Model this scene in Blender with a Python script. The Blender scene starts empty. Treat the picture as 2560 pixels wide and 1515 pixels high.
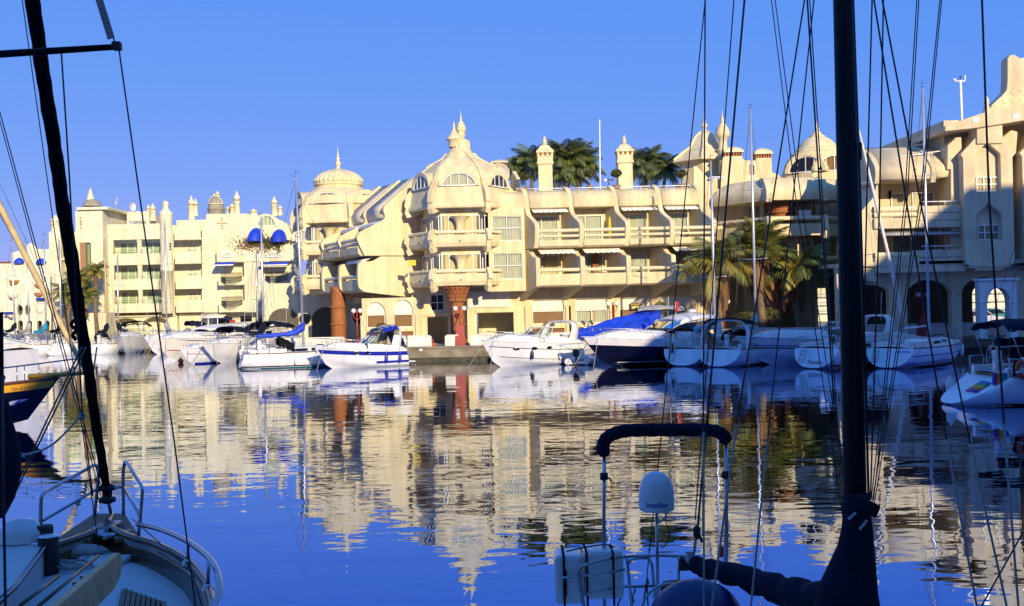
import bpy, math, random
from mathutils import Vector, Matrix, noise
random.seed(7)
sc = bpy.context.scene
COL = sc.collection
V = Vector
PI = math.pi

# ------------------------------------------------------------------ camera
F = 2745.0; ROLL = math.radians(1.3); CH = 4.0
cam_d = bpy.data.cameras.new('camera'); cam = bpy.data.objects.new('camera', cam_d); COL.objects.link(cam)
cam_d.sensor_width = 36; cam_d.lens = 36 * F / 2560; cam_d.clip_start = 0.1; cam_d.clip_end = 3000
cam.location = (0, 0, CH)
cam.rotation_euler = (Matrix.Rotation(PI / 2, 3, 'X') @ Matrix.Rotation(-ROLL, 3, 'Z')).to_euler()
sc.camera = cam

# ------------------------------------------------------------------ sky and sun
SUN_EL = math.radians(17); SUN_AZ = math.radians(20)
sdir = V((math.sin(SUN_AZ) * math.cos(SUN_EL), -math.cos(SUN_AZ) * math.cos(SUN_EL), math.sin(SUN_EL)))
w = bpy.data.worlds.new('World'); sc.world = w; w.use_nodes = True
nt = w.node_tree; nt.nodes.clear()
out = nt.nodes.new('ShaderNodeOutputWorld'); bg = nt.nodes.new('ShaderNodeBackground'); sky = nt.nodes.new('ShaderNodeTexSky')
sky.sky_type = 'NISHITA'; sky.sun_disc = False; sky.sun_elevation = SUN_EL
sky.sun_rotation = math.atan2(sdir.x, sdir.y); sky.altitude = 0; sky.air_density = 1.0; sky.dust_density = 0.1; sky.ozone_density = 3.0
# the clear air of the photograph: the sky model balanced towards blue (one uniform grade, same in every direction)
gm = nt.nodes.new('ShaderNodeMix'); gm.data_type = 'RGBA'; gm.blend_type = 'MULTIPLY'; gm.inputs[0].default_value = 1.0; gm.inputs[7].default_value = (0.36, 0.19, 0.07, 1)
ga = nt.nodes.new('ShaderNodeMix'); ga.data_type = 'RGBA'; ga.blend_type = 'ADD'; ga.inputs[0].default_value = 1.0; ga.inputs[7].default_value = (0.28, 1.94, 7.3, 1)
nt.links.new(sky.outputs[0], gm.inputs[6]); nt.links.new(gm.outputs[2], ga.inputs[6]); nt.links.new(ga.outputs[2], bg.inputs[0]); nt.links.new(bg.outputs[0], out.inputs[0])
bg.inputs[1].default_value = 0.10
sl = bpy.data.lights.new('sun', 'SUN'); sl.energy = 4.8; sl.angle = math.radians(0.55); sl.color = (1.0, 0.83, 0.54)
so = bpy.data.objects.new('sun', sl); COL.objects.link(so); so.rotation_euler = sdir.to_track_quat('Z', 'Y').to_euler(); so.location = (30, -60, 60)
sc.view_settings.view_transform = 'Standard'; sc.view_settings.look = 'None'; sc.view_settings.gamma = 1.0
sc.view_settings.use_curve_mapping = False; sc.view_settings.exposure = 0.25
sc.render.engine = 'CYCLES'

# ------------------------------------------------------------------ survey helpers: a photo reading plus a distance gives a point of the place
CA, SA = math.cos(ROLL), math.sin(ROLL)
def at(u, v, Y):
    xi = u - 1280.0; yi = 757.5 - v
    return V(((xi * CA + yi * SA) * Y / F, Y, CH + (-xi * SA + yi * CA) * Y / F))
def ax(u, v, Y): return at(u, v, Y).x
def az(u, v, Y): return at(u, v, Y).z
def wl(u, v):                       # the point of the water seen there
    xi = u - 1280.0; yi = 757.5 - v
    Y = -CH * F / (-xi * SA + yi * CA)
    return at(u, v, Y)

# ------------------------------------------------------------------ materials
MT = {}
def mat(name, col, rough=0.6, metal=0.0, var=0.0, vscale=3.0, bump=0.0, bscale=40.0, coat=0.0, spec=0.5, streak=0.0, col2=None, bdist=0.02):
    m = bpy.data.materials.new(name); m.use_nodes = True; t = m.node_tree; b = t.nodes['Principled BSDF']
    b.inputs['Base Color'].default_value = (*col, 1); b.inputs['Roughness'].default_value = rough; b.inputs['Metallic'].default_value = metal
    b.inputs['Specular IOR Level'].default_value = spec
    if coat: b.inputs['Coat Weight'].default_value = coat; b.inputs['Coat Roughness'].default_value = 0.08
    tc = t.nodes.new('ShaderNodeTexCoord'); src = None
    if var or col2:
        n = t.nodes.new('ShaderNodeTexNoise'); n.inputs['Scale'].default_value = vscale; n.inputs['Detail'].default_value = 6; n.inputs['Roughness'].default_value = 0.62
        t.links.new(tc.outputs['Object'], n.inputs['Vector'])
        r = t.nodes.new('ShaderNodeValToRGB'); r.color_ramp.elements[0].position = 0.32; r.color_ramp.elements[1].position = 0.68
        c2 = col2 if col2 else tuple(c * (1 - var) for c in col)
        c1 = tuple(min(1, c * (1 + var * 0.35)) for c in col)
        r.color_ramp.elements[0].color = (*c2, 1); r.color_ramp.elements[1].color = (*c1, 1)
        t.links.new(n.outputs[0], r.inputs[0]); src = r.outputs[0]
        if streak:
            mp = t.nodes.new('ShaderNodeMapping'); mp.inputs['Scale'].default_value = (2.2, 2.2, 0.22)
            t.links.new(tc.outputs['Object'], mp.inputs['Vector'])
            n2 = t.nodes.new('ShaderNodeTexNoise'); n2.inputs['Scale'].default_value = 1.0; n2.inputs['Detail'].default_value = 5
            t.links.new(mp.outputs[0], n2.inputs['Vector'])
            r2 = t.nodes.new('ShaderNodeValToRGB'); r2.color_ramp.elements[0].position = 0.40; r2.color_ramp.elements[1].position = 0.62
            r2.color_ramp.elements[0].color = (1 - streak, 1 - streak * 1.05, 1 - streak * 1.1, 1); r2.color_ramp.elements[1].color = (1, 1, 1, 1)
            t.links.new(n2.outputs[0], r2.inputs[0])
            mx = t.nodes.new('ShaderNodeMix'); mx.data_type = 'RGBA'; mx.blend_type = 'MULTIPLY'; mx.inputs[0].default_value = 1
            t.links.new(src, mx.inputs[6]); t.links.new(r2.outputs[0], mx.inputs[7]); src = mx.outputs[2]
        t.links.new(src, b.inputs['Base Color'])
    if bump:
        n3 = t.nodes.new('ShaderNodeTexNoise'); n3.inputs['Scale'].default_value = bscale; n3.inputs['Detail'].default_value = 4
        t.links.new(tc.outputs['Object'], n3.inputs['Vector'])
        bp = t.nodes.new('ShaderNodeBump'); bp.inputs['Strength'].default_value = bump; bp.inputs['Distance'].default_value = bdist
        t.links.new(n3.outputs[0], bp.inputs['Height']); t.links.new(bp.outputs[0], b.inputs['Normal'])
    MT[name] = m; return m
mat('stucco', (0.79, 0.665, 0.395), 0.85, var=0.14, vscale=0.7, bump=0.35, bscale=14, streak=0.16, spec=0.2)
mat('stucco_white', (0.78, 0.72, 0.50), 0.85, var=0.14, vscale=0.5, bump=0.3, bscale=10, streak=0.13, spec=0.2)
mat('stucco_far', (0.80, 0.74, 0.56), 0.85, var=0.12, vscale=0.5, streak=0.08, spec=0.2)
mat('stucco_buff', (0.72, 0.60, 0.38), 0.85, var=0.2, vscale=0.7, bump=0.35, bscale=16, streak=0.12, spec=0.2)
mat('roof_coat', (0.76, 0.65, 0.44), 0.9, var=0.14, vscale=1.2, bump=0.2, streak=0.10, spec=0.15)
mat('rope_stucco', (0.80, 0.68, 0.42), 0.8, var=0.15, vscale=4, bump=0.2, spec=0.2)
mat('terracotta', (0.36, 0.135, 0.05), 0.75, var=0.35, vscale=3, bump=0.5, bscale=18, spec=0.25)
mat('panel_brown', (0.36, 0.18, 0.08), 0.6, var=0.25, vscale=5)
mat('lattice', (0.34, 0.15, 0.08), 0.7, var=0.2, vscale=8)
mat('white_paint', (0.80, 0.79, 0.76), 0.4, var=0.05, vscale=3)
mat('white_wall', (0.80, 0.77, 0.68), 0.8, var=0.12, vscale=1.2, streak=0.12, bump=0.2)
mat('curtain', (0.62, 0.60, 0.50), 0.9, var=0.15, vscale=6)
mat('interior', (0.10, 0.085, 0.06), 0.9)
mat('red_paint', (0.34, 0.035, 0.03), 0.45, var=0.2, vscale=6)
mat('globe', (0.86, 0.84, 0.78), 0.25)
mat('gelcoat', (0.80, 0.79, 0.76), 0.25, coat=0.35, var=0.10, vscale=1.2, streak=0.10)
mat('gelcoat_cream', (0.74, 0.70, 0.60), 0.28, coat=0.3, var=0.06, vscale=1.5)
mat('deck_grey', (0.60, 0.57, 0.54), 0.6, var=0.1, vscale=5, bump=0.1)
mat('navy_hull', (0.004, 0.005, 0.016), 0.2, coat=0.15, spec=0.3)
mat('blue_stripe', (0.012, 0.022, 0.30), 0.2, coat=0.4)
mat('black_stripe', (0.012, 0.012, 0.014), 0.3)
mat('red_stripe', (0.35, 0.03, 0.03), 0.3)
mat('teal_bottom', (0.01, 0.12, 0.17), 0.5)
mat('black_bottom', (0.02, 0.022, 0.026), 0.6, var=0.3, vscale=3)
mat('yellow_paint', (0.72, 0.36, 0.015), 0.35, var=0.12, vscale=3)
mat('blue_canvas', (0.005, 0.05, 0.60), 0.6, var=0.4, vscale=1.5, bump=0.8, bscale=3.2, bdist=0.12)
mat('turquoise_canvas', (0.01, 0.26, 0.46), 0.7, var=0.2, vscale=3)
mat('navy_canvas', (0.010, 0.012, 0.030), 0.85, var=0.35, vscale=4, bump=0.4, bscale=12, spec=0.15)
mat('black_canvas', (0.007, 0.007, 0.009), 0.9, var=0.3, vscale=5, bump=0.5, bscale=10, spec=0.1)
mat('grey_canvas', (0.42, 0.40, 0.36), 0.85, var=0.2, vscale=3, bump=0.3, bscale=8)
mat('light_blue_sail', (0.25, 0.42, 0.62), 0.7, var=0.1, vscale=2)
mat('cream_sail', (0.55, 0.42, 0.20), 0.8, var=0.3, vscale=3, bump=0.3, bscale=14)
mat('aluminium', (0.62, 0.63, 0.64), 0.38, 0.6, var=0.08, vscale=2)
mat('steel', (0.42, 0.42, 0.43), 0.25, 1.0)
mat('pod_blue', (0.004, 0.012, 0.10), 0.35)
mat('mast_black', (0.006, 0.006, 0.007), 0.55, var=0.2, vscale=4, spec=0.12)
mat('wire', (0.035, 0.035, 0.042), 0.45, 0.4)
mat('rope_line', (0.40, 0.37, 0.32), 0.9, var=0.3, vscale=30)
mat('rubber', (0.015, 0.015, 0.017), 0.6)
mat('teak', (0.22, 0.12, 0.055), 0.6, var=0.4, vscale=9, bump=0.3, bscale=30)
mat('varnish', (0.13, 0.055, 0.022), 0.3, var=0.4, vscale=8, coat=0.3)
mat('pale_wood', (0.58, 0.40, 0.17), 0.5, var=0.35, vscale=6, bump=0.2, bscale=25)
mat('orange_float', (0.62, 0.07, 0.015), 0.5, var=0.2, vscale=8)
mat('red_flag', (0.5, 0.03, 0.03), 0.8)
mat('fender_white', (0.72, 0.70, 0.64), 0.45, var=0.15, vscale=8)
mat('fender_navy', (0.01, 0.015, 0.05), 0.4)
mat('fender_blue', (0.02, 0.03, 0.32), 0.4)
mat('quay_stone', (0.30, 0.25, 0.18), 0.9, col2=(0.14, 0.12, 0.085), vscale=1.3, bump=0.9, bscale=5)
mat('quay_weed', (0.06, 0.055, 0.03), 0.7, var=0.5, vscale=3, bump=0.9, bscale=8)
mat('paving', (0.34, 0.30, 0.24), 0.85, var=0.2, vscale=0.8, bump=0.2)
mat('palm_leaf', (0.15, 0.17, 0.035), 0.5, var=0.45, vscale=1.5)
mat('palm_leaf_dark', (0.12, 0.155, 0.06), 0.5, var=0.45, vscale=1.5)
mat('palm_leaf_yellow', (0.30, 0.25, 0.04), 0.6, var=0.35, vscale=1.5)
mat('palm_dry', (0.25, 0.13, 0.045), 0.8, var=0.4, vscale=2)
mat('bark', (0.20, 0.14, 0.085), 0.9, var=0.45, vscale=5, bump=0.8, bscale=12)
mat('leaf_small', (0.09, 0.095, 0.02), 0.6, var=0.5, vscale=3)
mat('letters', (0.012, 0.012, 0.016), 0.5)
mat('letters_brown', (0.20, 0.10, 0.06), 0.5)
mat('letters_blue', (0.03, 0.09, 0.35), 0.5)
mat('stone_dome', (0.42, 0.37, 0.28), 0.9, col2=(0.20, 0.17, 0.13), vscale=6, bump=0.8, bscale=10)
mat('rainbow_violet', (0.10, 0.02, 0.30), 0.6); mat('rainbow_orange', (0.65, 0.16, 0.02), 0.6); mat('rainbow_yellow', (0.60, 0.42, 0.03), 0.6)
mat('rainbow_green', (0.03, 0.28, 0.16), 0.6); mat('rainbow_blue', (0.02, 0.14, 0.50), 0.6)
mat('car_teal', (0.01, 0.19, 0.21), 0.25, coat=0.6); mat('car_silver', (0.45, 0.47, 0.52), 0.3, coat=0.6)
mat('sign_yellow', (0.7, 0.5, 0.02), 0.5); mat('sign_white', (0.8, 0.8, 0.8), 0.5)
mat('tile_orange', (0.46, 0.20, 0.09), 0.8, var=0.2, vscale=4)
mat('brick_red', (0.26, 0.07, 0.04), 0.85, var=0.25, vscale=3)
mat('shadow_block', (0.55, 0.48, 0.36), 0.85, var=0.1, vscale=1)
# glass: mirror by Fresnel, clear otherwise
def glass(name, tint, ior):
    m = bpy.data.materials.new(name); m.use_nodes = True; t = m.node_tree; t.nodes.clear()
    o = t.nodes.new('ShaderNodeOutputMaterial'); mx = t.nodes.new('ShaderNodeMixShader'); tr = t.nodes.new('ShaderNodeBsdfTransparent')
    gl = t.nodes.new('ShaderNodeBsdfGlossy'); fr = t.nodes.new('ShaderNodeFresnel'); fr.inputs[0].default_value = ior
    tr.inputs[0].default_value = (*tint, 1); gl.inputs['Roughness'].default_value = 0.03
    t.links.new(fr.outputs[0], mx.inputs[0]); t.links.new(tr.outputs[0], mx.inputs[1]); t.links.new(gl.outputs[0], mx.inputs[2]); t.links.new(mx.outputs[0], o.inputs[0])
    MT[name] = m
glass('pane', (0.82, 0.86, 0.84), 1.5)
glass('pane_tint', (0.10, 0.12, 0.13), 1.55)
glass('screen_clear', (0.72, 0.78, 0.74), 1.5)
glass('vinyl', (0.55, 0.55, 0.50), 1.45)
glass('pane_green', (0.68, 0.80, 0.75), 1.5)

# ------------------------------------------------------------------ mesh builder
WM = {}
class MB:
    def __init__(s): s.v = []; s.f = []; s.s = []
    def add(s, vs, fs, smooth=False):
        n = len(s.v); s.v += [V(p) for p in vs]
        for f in fs: s.f.append([i + n for i in f]); s.s.append(smooth)
        return s
    def box(s, x0, x1, y0, y1, z0, z1):
        return s.add([(x0, y0, z0), (x1, y0, z0), (x1, y1, z0), (x0, y1, z0), (x0, y0, z1), (x1, y0, z1), (x1, y1, z1), (x0, y1, z1)],
                     [(3, 2, 1, 0), (4, 5, 6, 7), (0, 1, 5, 4), (1, 2, 6, 5), (2, 3, 7, 6), (3, 0, 4, 7)])
    def obox(s, c, A, B, Cv):          # box about c with half-axes A, B, Cv
        c, A, B, Cv = V(c), V(A), V(B), V(Cv)
        vs = [c + i * A + j * B + k * Cv for k in (-1, 1) for (i, j) in ((-1, -1), (1, -1), (1, 1), (-1, 1))]
        return s.add(vs, [(3, 2, 1, 0), (4, 5, 6, 7), (0, 1, 5, 4), (1, 2, 6, 5), (2, 3, 7, 6), (3, 0, 4, 7)])
    def prism(s, poly, o, A, B, T, smooth=False):
        o, A, B, T = V(o), V(A), V(B), V(T); n = len(poly)
        p = [o + a * A + b * B for a, b in poly]
        s.add(p + [q + T for q in p], [list(range(n))[::-1], list(range(n, 2 * n))])
        k = len(s.v) - 2 * n
        for i in range(n):
            j = (i + 1) % n; s.f.append([k + i, k + j, k + n + j, k + n + i]); s.s.append(smooth)
        return s
    def tube(s, pts, r, n=8, closed=False, caps=True):
        pts = [V(p) for p in pts]; m = len(pts)
        if m < 2: return s
        rs = r if isinstance(r, (list, tuple)) else [r] * m
        ref = None; vs = []
        for i, p in enumerate(pts):
            if closed: d = pts[(i + 1) % m] - pts[i - 1]
            else: d = pts[min(i + 1, m - 1)] - pts[max(i - 1, 0)]
            if d.length < 1e-9: d = V((0, 0, 1))
            d.normalize()
            if ref is None:
                ref = d.cross(V((0, 0, 1)));
                if ref.length < 1e-3: ref = V((1, 0, 0))
            ref = (ref - d * ref.dot(d)).normalized(); b = d.cross(ref)
            for k in range(n):
                a = 2 * PI * k / n; vs.append(p + (ref * math.cos(a) + b * math.sin(a)) * rs[i])
        fs = []
        for i in range(m if closed else m - 1):
            j = (i + 1) % m
            for k in range(n):
                k2 = (k + 1) % n; fs.append((i * n + k, i * n + k2, j * n + k2, j * n + k))
        s.add(vs, fs, n > 4)
        if caps and not closed:
            b0 = len(s.v) - m * n
            s.f.append([b0 + k for k in range(n)][::-1]); s.s.append(False)
            s.f.append([b0 + (m - 1) * n + k for k in range(n)]); s.s.append(False)
        return s
    def lathe(s, prof, n=24, c=(0, 0, 0), a0=0.0, a1=None, smooth=True, flute=0.0, sx=1.0, sy=1.0, nf=12):
        c = V(c); full = a1 is None; a1 = a0 + 2 * PI if full else a1
        cols = n if full else n + 1; vs = []
        for i in range(cols):
            a = a0 + (a1 - a0) * i / n
            k = 1 - flute * (1 - abs(math.cos(a * nf / 2))) if flute else 1
            for r, z in prof: vs.append(c + V((r * k * math.cos(a) * sx, r * k * math.sin(a) * sy, z)))
        m = len(prof); fs = []
        for i in range(n):
            j = (i + 1) % cols
            for k in range(m - 1): fs.append((i * m + k, j * m + k, j * m + k + 1, i * m + k + 1))
        s.add(vs, fs, smooth)
        return s
    def ball(s, c, r, n=12, m=8, sz=1.0):
        return s.lathe([(max(1e-4, r * math.sin(PI * i / m)), -r * sz * math.cos(PI * i / m)) for i in range(m + 1)], n, c)
    def sheet(s, fn, nu, nv, smooth=True, close=False):
        vs = [fn(i / nu, j / nv) for i in range(nu + 1) for j in range(nv + 1)]
        return s.add(vs, [(i * (nv + 1) + j, (i + 1) * (nv + 1) + j, (i + 1) * (nv + 1) + j + 1, i * (nv + 1) + j + 1) for i in range(nu) for j in range(nv)], smooth)
    def rope(s, p0, p1, r, pitch=0.9, lobes=3):
        p0, p1 = V(p0), V(p1); L = (p1 - p0).length; d = (p1 - p0) / L
        x = d.cross(V((0, 0, 1)));
        if x.length < 1e-3: x = V((1, 0, 0))
        x.normalize(); y = d.cross(x); m = max(4, int(L / 0.085)); n = 15; vs = []
        for i in range(m + 1):
            ph = 2 * PI * L * i / m / pitch
            for k in range(n):
                a = 2 * PI * k / n; rr = r * (0.86 + 0.17 * abs(math.cos(lobes * (a - ph) / 2)))
                vs.append(p0 + d * (L * i / m) + (x * math.cos(a) + y * math.sin(a)) * rr)
        return s.add(vs, [(i * n + k, i * n + (k + 1) % n, (i + 1) * n + (k + 1) % n, (i + 1) * n + k) for i in range(m) for k in range(n)], True)
    def xf(s, M):
        s.v = [M @ p for p in s.v]; return s
    def mesh(s, name, m):
        me = bpy.data.meshes.new(name); me.from_pydata([tuple(p) for p in s.v], [], s.f)
        me.polygons.foreach_set('use_smooth', s.s); me.materials.append(MT[m]); me.update(); return me
    def build(s, name, m, parent=None, world=True, bev=0.0, solid=0.0, label=None, kind=None):
        if parent is not None and world:
            Mi = WM[parent.name].inverted(); s.v = [Mi @ p for p in s.v]
        o = bpy.data.objects.new(name, s.mesh(name, m)); COL.objects.link(o)
        if parent is not None: o.parent = parent; WM[o.name] = WM[parent.name]
        else: WM[o.name] = Matrix()
        if solid: q = o.modifiers.new('s', 'SOLIDIFY'); q.thickness = solid; q.offset = 0
        if bev: q = o.modifiers.new('b', 'BEVEL'); q.width = bev; q.segments = 2; q.limit_method = 'ANGLE'; q.angle_limit = math.radians(38)
        if label: o['label'] = label
        if kind: o['kind'] = kind
        return o
def tag(o, label=None, cat=None, group=None, kind=None):
    if label: o['label'] = label
    if cat: o['category'] = cat
    if group: o['group'] = group
    if kind: o['kind'] = kind
    return o
def thing(name, label, cat, loc=(0, 0, 0), rz=0.0, group=None):
    o = bpy.data.objects.new(name, None); COL.objects.link(o); o.location = loc; o.rotation_euler = (0, 0, rz); o.empty_display_size = 0.3
    WM[o.name] = Matrix.Translation(V(loc)) @ Matrix.Rotation(rz, 4, 'Z')
    return tag(o, label, cat, group, 'thing')
def inst(me, name, parent, M):           # an object sharing a mesh, placed by a world matrix
    o = bpy.data.objects.new(name, me); COL.objects.link(o); o.parent = parent
    o.matrix_local = WM[parent.name].inverted() @ M; WM[o.name] = M; return o
def copy_tree(o, parent=None):
    c = o.copy(); COL.objects.link(c); c.parent = parent
    for ch in o.children: copy_tree(ch, c)
    return c
def TR(p, rz=0.0): return Matrix.Translation(V(p)) @ Matrix.Rotation(rz, 4, 'Z')
def arc(cx, cz, rx, rz_, a0, a1, n): return [(cx + rx * math.cos(a0 + (a1 - a0) * i / n), cz + rz_ * math.sin(a0 + (a1 - a0) * i / n)) for i in range(n + 1)]
def bez(p, n=10):                        # smooth curve through control points (Catmull-Rom)
    P = [V(q) for q in p]; o = []
    for i in range(len(P) - 1):
        a = P[max(i - 1, 0)]; b = P[i]; c = P[i + 1]; d = P[min(i + 2, len(P) - 1)]
        for k in range(n):
            t = k / n; o.append(0.5 * ((2 * b) + (c - a) * t + (2 * a - 5 * b + 4 * c - d) * t * t + (3 * b - a - 3 * c + d) * t ** 3))
    o.append(P[-1]); return o
def bez2(p, n=6): return [(q.x, q.y) for q in bez([(a, b, 0) for a, b in p], n)]
_font = {}
def text(s, size, m, parent, M, name='lettering', bold=False, extrude=0.002):
    cu = bpy.data.curves.new('t', 'FONT'); cu.body = s; cu.size = size; cu.extrude = extrude; cu.align_x = 'CENTER'; cu.align_y = 'CENTER'
    if bold: cu.offset = size * 0.018
    t = bpy.data.objects.new('t', cu); COL.objects.link(t)
    dg = bpy.context.evaluated_depsgraph_get(); me = bpy.data.meshes.new_from_object(t.evaluated_get(dg)); bpy.data.objects.remove(t)
    me.materials.clear(); me.materials.append(MT[m]); return inst(me, name, parent, M)
# windows: local x along the wall, +y into the wall, origin bottom centre; frame > pane, curtain
_wc = {}
def window(parent, p, wd, h, nx=2, nz=1, rz=0.0, curtain=0.75, name='window', fr=0.06, glassm='pane', mul=None, framem='white_paint', deep=0.22):
    key = (round(wd, 2), round(h, 2), nx, nz, glassm, framem, fr, round(curtain, 2), mul)
    if key not in _wc:
        a = MB(); t = fr
        a.box(-wd / 2, -wd / 2 + t, -.03, .05, 0, h); a.box(wd / 2 - t, wd / 2, -.03, .05, 0, h)
        a.box(-wd / 2 + t, wd / 2 - t, -.03, .05, 0, t); a.box(-wd / 2 + t, wd / 2 - t, -.03, .05, h - t, h)
        for i in range(1, nx): x = -wd / 2 + wd * i / nx; a.box(x - t * .5, x + t * .5, -.025, .045, t, h - t)
        for i in range(1, nz):
            z = (mul if mul and nz == 2 else h * i / nz)
            for k in range(nx):
                x0 = -wd / 2 + wd * k / nx + t * (.5 if k else 1); x1 = -wd / 2 + wd * (k + 1) / nx - t * (.5 if k < nx - 1 else 1)
                a.box(x0, x1, -.022, .042, z - t * .5, z + t * .5)
        panes = []
        zs = [0] + ([mul] if (mul and nz == 2) else [h * i / nz for i in range(1, nz)]) + [h]
        for i in range(nx):
            for j in range(nz):
                q = MB(); x0 = -wd / 2 + wd * i / nx + t * .4; x1 = -wd / 2 + wd * (i + 1) / nx - t * .4
                q.add([(x0, .012, zs[j] + t * .4), (x1, .012, zs[j] + t * .4), (x1, .012, zs[j + 1] - t * .4), (x0, .012, zs[j + 1] - t * .4)], [(0, 1, 2, 3)])
                panes.append(q.mesh('pane', glassm))
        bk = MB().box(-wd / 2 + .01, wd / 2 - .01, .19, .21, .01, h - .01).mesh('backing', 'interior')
        cur = []
        if curtain > 0:
            for sd in ((-1, 1) if curtain < 1 else (0,)):
                q = MB(); cw = wd * curtain / (2 if sd else 1) - .06; x0 = -wd / 2 + .04 if sd <= 0 else wd / 2 - .04 - cw
                nn = max(6, int(cw / .045))
                q.sheet(lambda s_, r_: V((x0 + cw * s_, .11 + .028 * math.sin(s_ * nn * 1.7) + .01 * math.sin(s_ * nn * .6), .03 + (h - .06) * r_)), nn * 2, 1)
                cur.append(q.mesh('curtain', 'curtain'))
        _wc[key] = (a.mesh('window', framem), panes, bk, cur)
    f, panes, bk, cur = _wc[key]; M = TR(p, rz)
    o = inst(f, name, parent, M)
    for q in panes: inst(q, 'pane', o, M)
    inst(bk, 'backing', o, M)
    for q in cur: inst(q, 'curtain', o, M)
    return o
def arch_window(parent, p, wd, h, nm=4, rz=0.0, tilt=0.0, name='arched_window', glassm='pane', cm='curtain'):
    key = ('a', round(wd, 2), round(h, 2), nm, glassm, cm)
    if key not in _wc:
        n = 20; t = .07; a = MB()
        oa = arc(0, 0, wd / 2, h, 0, PI, n); ia = arc(0, 0, wd / 2 - t, h - t, 0, PI, n)
        for i in range(n): a.prism([oa[i], oa[i + 1], ia[i + 1], ia[i]], (0, -.04, 0), (1, 0, 0), (0, 0, 1), (0, .09, 0))
        a.box(-wd / 2 + t, wd / 2 - t, -.04, .05, -.02, t * .8)
        for i in range(1, nm):
            x = -wd / 2 + wd * i / nm; zt = (h - t) * math.sqrt(max(0.02, 1 - (x / (wd / 2)) ** 2)); a.box(x - .025, x + .025, -.03, .04, t * .8, zt)
        q = MB().add([(x, .01, z) for x, z in arc(0, 0, wd / 2 - .03, h - .03, 0, PI, n)], [list(range(n + 1))])
        bk = MB().add([(x, .2, z) for x, z in arc(0, 0, wd / 2 - .01, h - .01, 0, PI, n)], [list(range(n + 1))])
        c = MB(); nn = int(wd / .05)
        c.sheet(lambda s_, r_: V(((s_ - .5) * (wd - .1), .11 + .028 * math.sin(s_ * nn * 1.8), .02 + r_ * (h - .07) * math.sqrt(max(0, 1 - ((s_ - .5) * 2) ** 2)))), nn * 2, 1)
        _wc[key] = (a.mesh('arched_window', 'white_paint'), q.mesh('pane', glassm), bk.mesh('backing', 'interior'), c.mesh('curtain', cm))
    f, q, bk, c = _wc[key]; M = TR(p, rz) @ Matrix.Rotation(tilt, 4, 'X')
    o = inst(f, name, parent, M); inst(q, 'pane', o, M); inst(bk, 'backing', o, M); inst(c, 'curtain', o, M); return o

# ------------------------------------------------------------------ water
mw = bpy.data.materials.new('water'); mw.use_nodes = True; t = mw.node_tree; b = t.nodes['Principled BSDF']
b.inputs['Base Color'].default_value = (0.095, 0.195, 0.52, 1); b.inputs['Metallic'].default_value = 1.0; b.inputs['Roughness'].default_value = 0.012
tc = t.nodes.new('ShaderNodeTexCoord')
def wn(scale, sx, sy, det, dist):
    mp = t.nodes.new('ShaderNodeMapping'); mp.inputs['Scale'].default_value = (sx, sy, 1); t.links.new(tc.outputs['Object'], mp.inputs['Vector'])
    n = t.nodes.new('ShaderNodeTexNoise'); n.inputs['Scale'].default_value = scale; n.inputs['Detail'].default_value = det; n.inputs['Roughness'].default_value = 0.45; n.inputs['Distortion'].default_value = dist
    t.links.new(mp.outputs[0], n.inputs['Vector']); return n
def ma(op, a, b_):
    n = t.nodes.new('ShaderNodeMath'); n.operation = op
    for i, q in enumerate((a, b_)):
        if isinstance(q, (int, float)): n.inputs[i].default_value = q
        else: t.links.new(q, n.inputs[i])
    return n.outputs[0]
n1 = wn(0.75, 0.55, 1.0, 1.0, 0.3); n2 = wn(2.6, 0.6, 1.0, 1.5, 0.2); n3 = wn(0.06, 1, 1, 2, 0.5)
# patches where the breeze ruffles the surface
rp = t.nodes.new('ShaderNodeMapRange'); rp.inputs[1].default_value = 0.38; rp.inputs[2].default_value = 0.62; rp.inputs[3].default_value = 0.35; rp.inputs[4].default_value = 1.0
t.links.new(n3.outputs[0], rp.inputs[0])
h = ma('ADD', ma('MULTIPLY', n1.outputs[0], 0.0105), ma('MULTIPLY', ma('MULTIPLY', n2.outputs[0], 0.0056), rp.outputs[0]))
bp = t.nodes.new('ShaderNodeBump'); bp.inputs['Strength'].default_value = 1.0; bp.inputs['Distance'].default_value = 1.0
t.links.new(h, bp.inputs['Height']); t.links.new(bp.outputs[0], b.inputs['Normal'])
MT['water'] = mw
tag(MB().add([(-900, -60, 0), (900, -60, 0), (900, 1500, 0), (-900, 1500, 0)], [(0, 1, 2, 3)]).build('water', 'water'), kind='structure')
# plates with openings (2D filled outline, holes cut), mapped to o + x*A + y*B, thickness th along N (towards +N)
def plate(mb, outer, holes, o, A=(1, 0, 0), B=(0, 0, 1), N=(0, 1, 0), th=0.3):
    cu = bpy.data.curves.new('p', 'CURVE'); cu.dimensions = '2D'; cu.fill_mode = 'BOTH'; cu.extrude = th / 2
    for lp in [outer] + list(holes):
        sp = cu.splines.new('POLY'); sp.points.add(len(lp) - 1)
        for i, (x, y) in enumerate(lp): sp.points[i].co = (x, y, 0, 1)
        sp.use_cyclic_u = True
    t = bpy.data.objects.new('p', cu); COL.objects.link(t)
    me = bpy.data.meshes.new_from_object(t.evaluated_get(bpy.context.evaluated_depsgraph_get()))
    bpy.data.objects.remove(t)
    o, A, B, N = V(o), V(A), V(B), V(N)
    mb.add([o + A * q.co.x + B * q.co.y + N * (q.co.z + th / 2) for q in me.vertices], [list(p.vertices) for p in me.polygons])
    bpy.data.meshes.remove(me); return mb
def rect(x0, x1, z0, z1): return [(x0, z0), (x1, z0), (x1, z1), (x0, z1)]
def arch_hole(x0, x1, z0, zs, zt, n=14):         # springing at zs, crown at zt
    return [(x0, z0), (x1, z0)] + arc((x0 + x1) / 2, zs, (x1 - x0) / 2, zt - zs, 0, PI, n)
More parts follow.
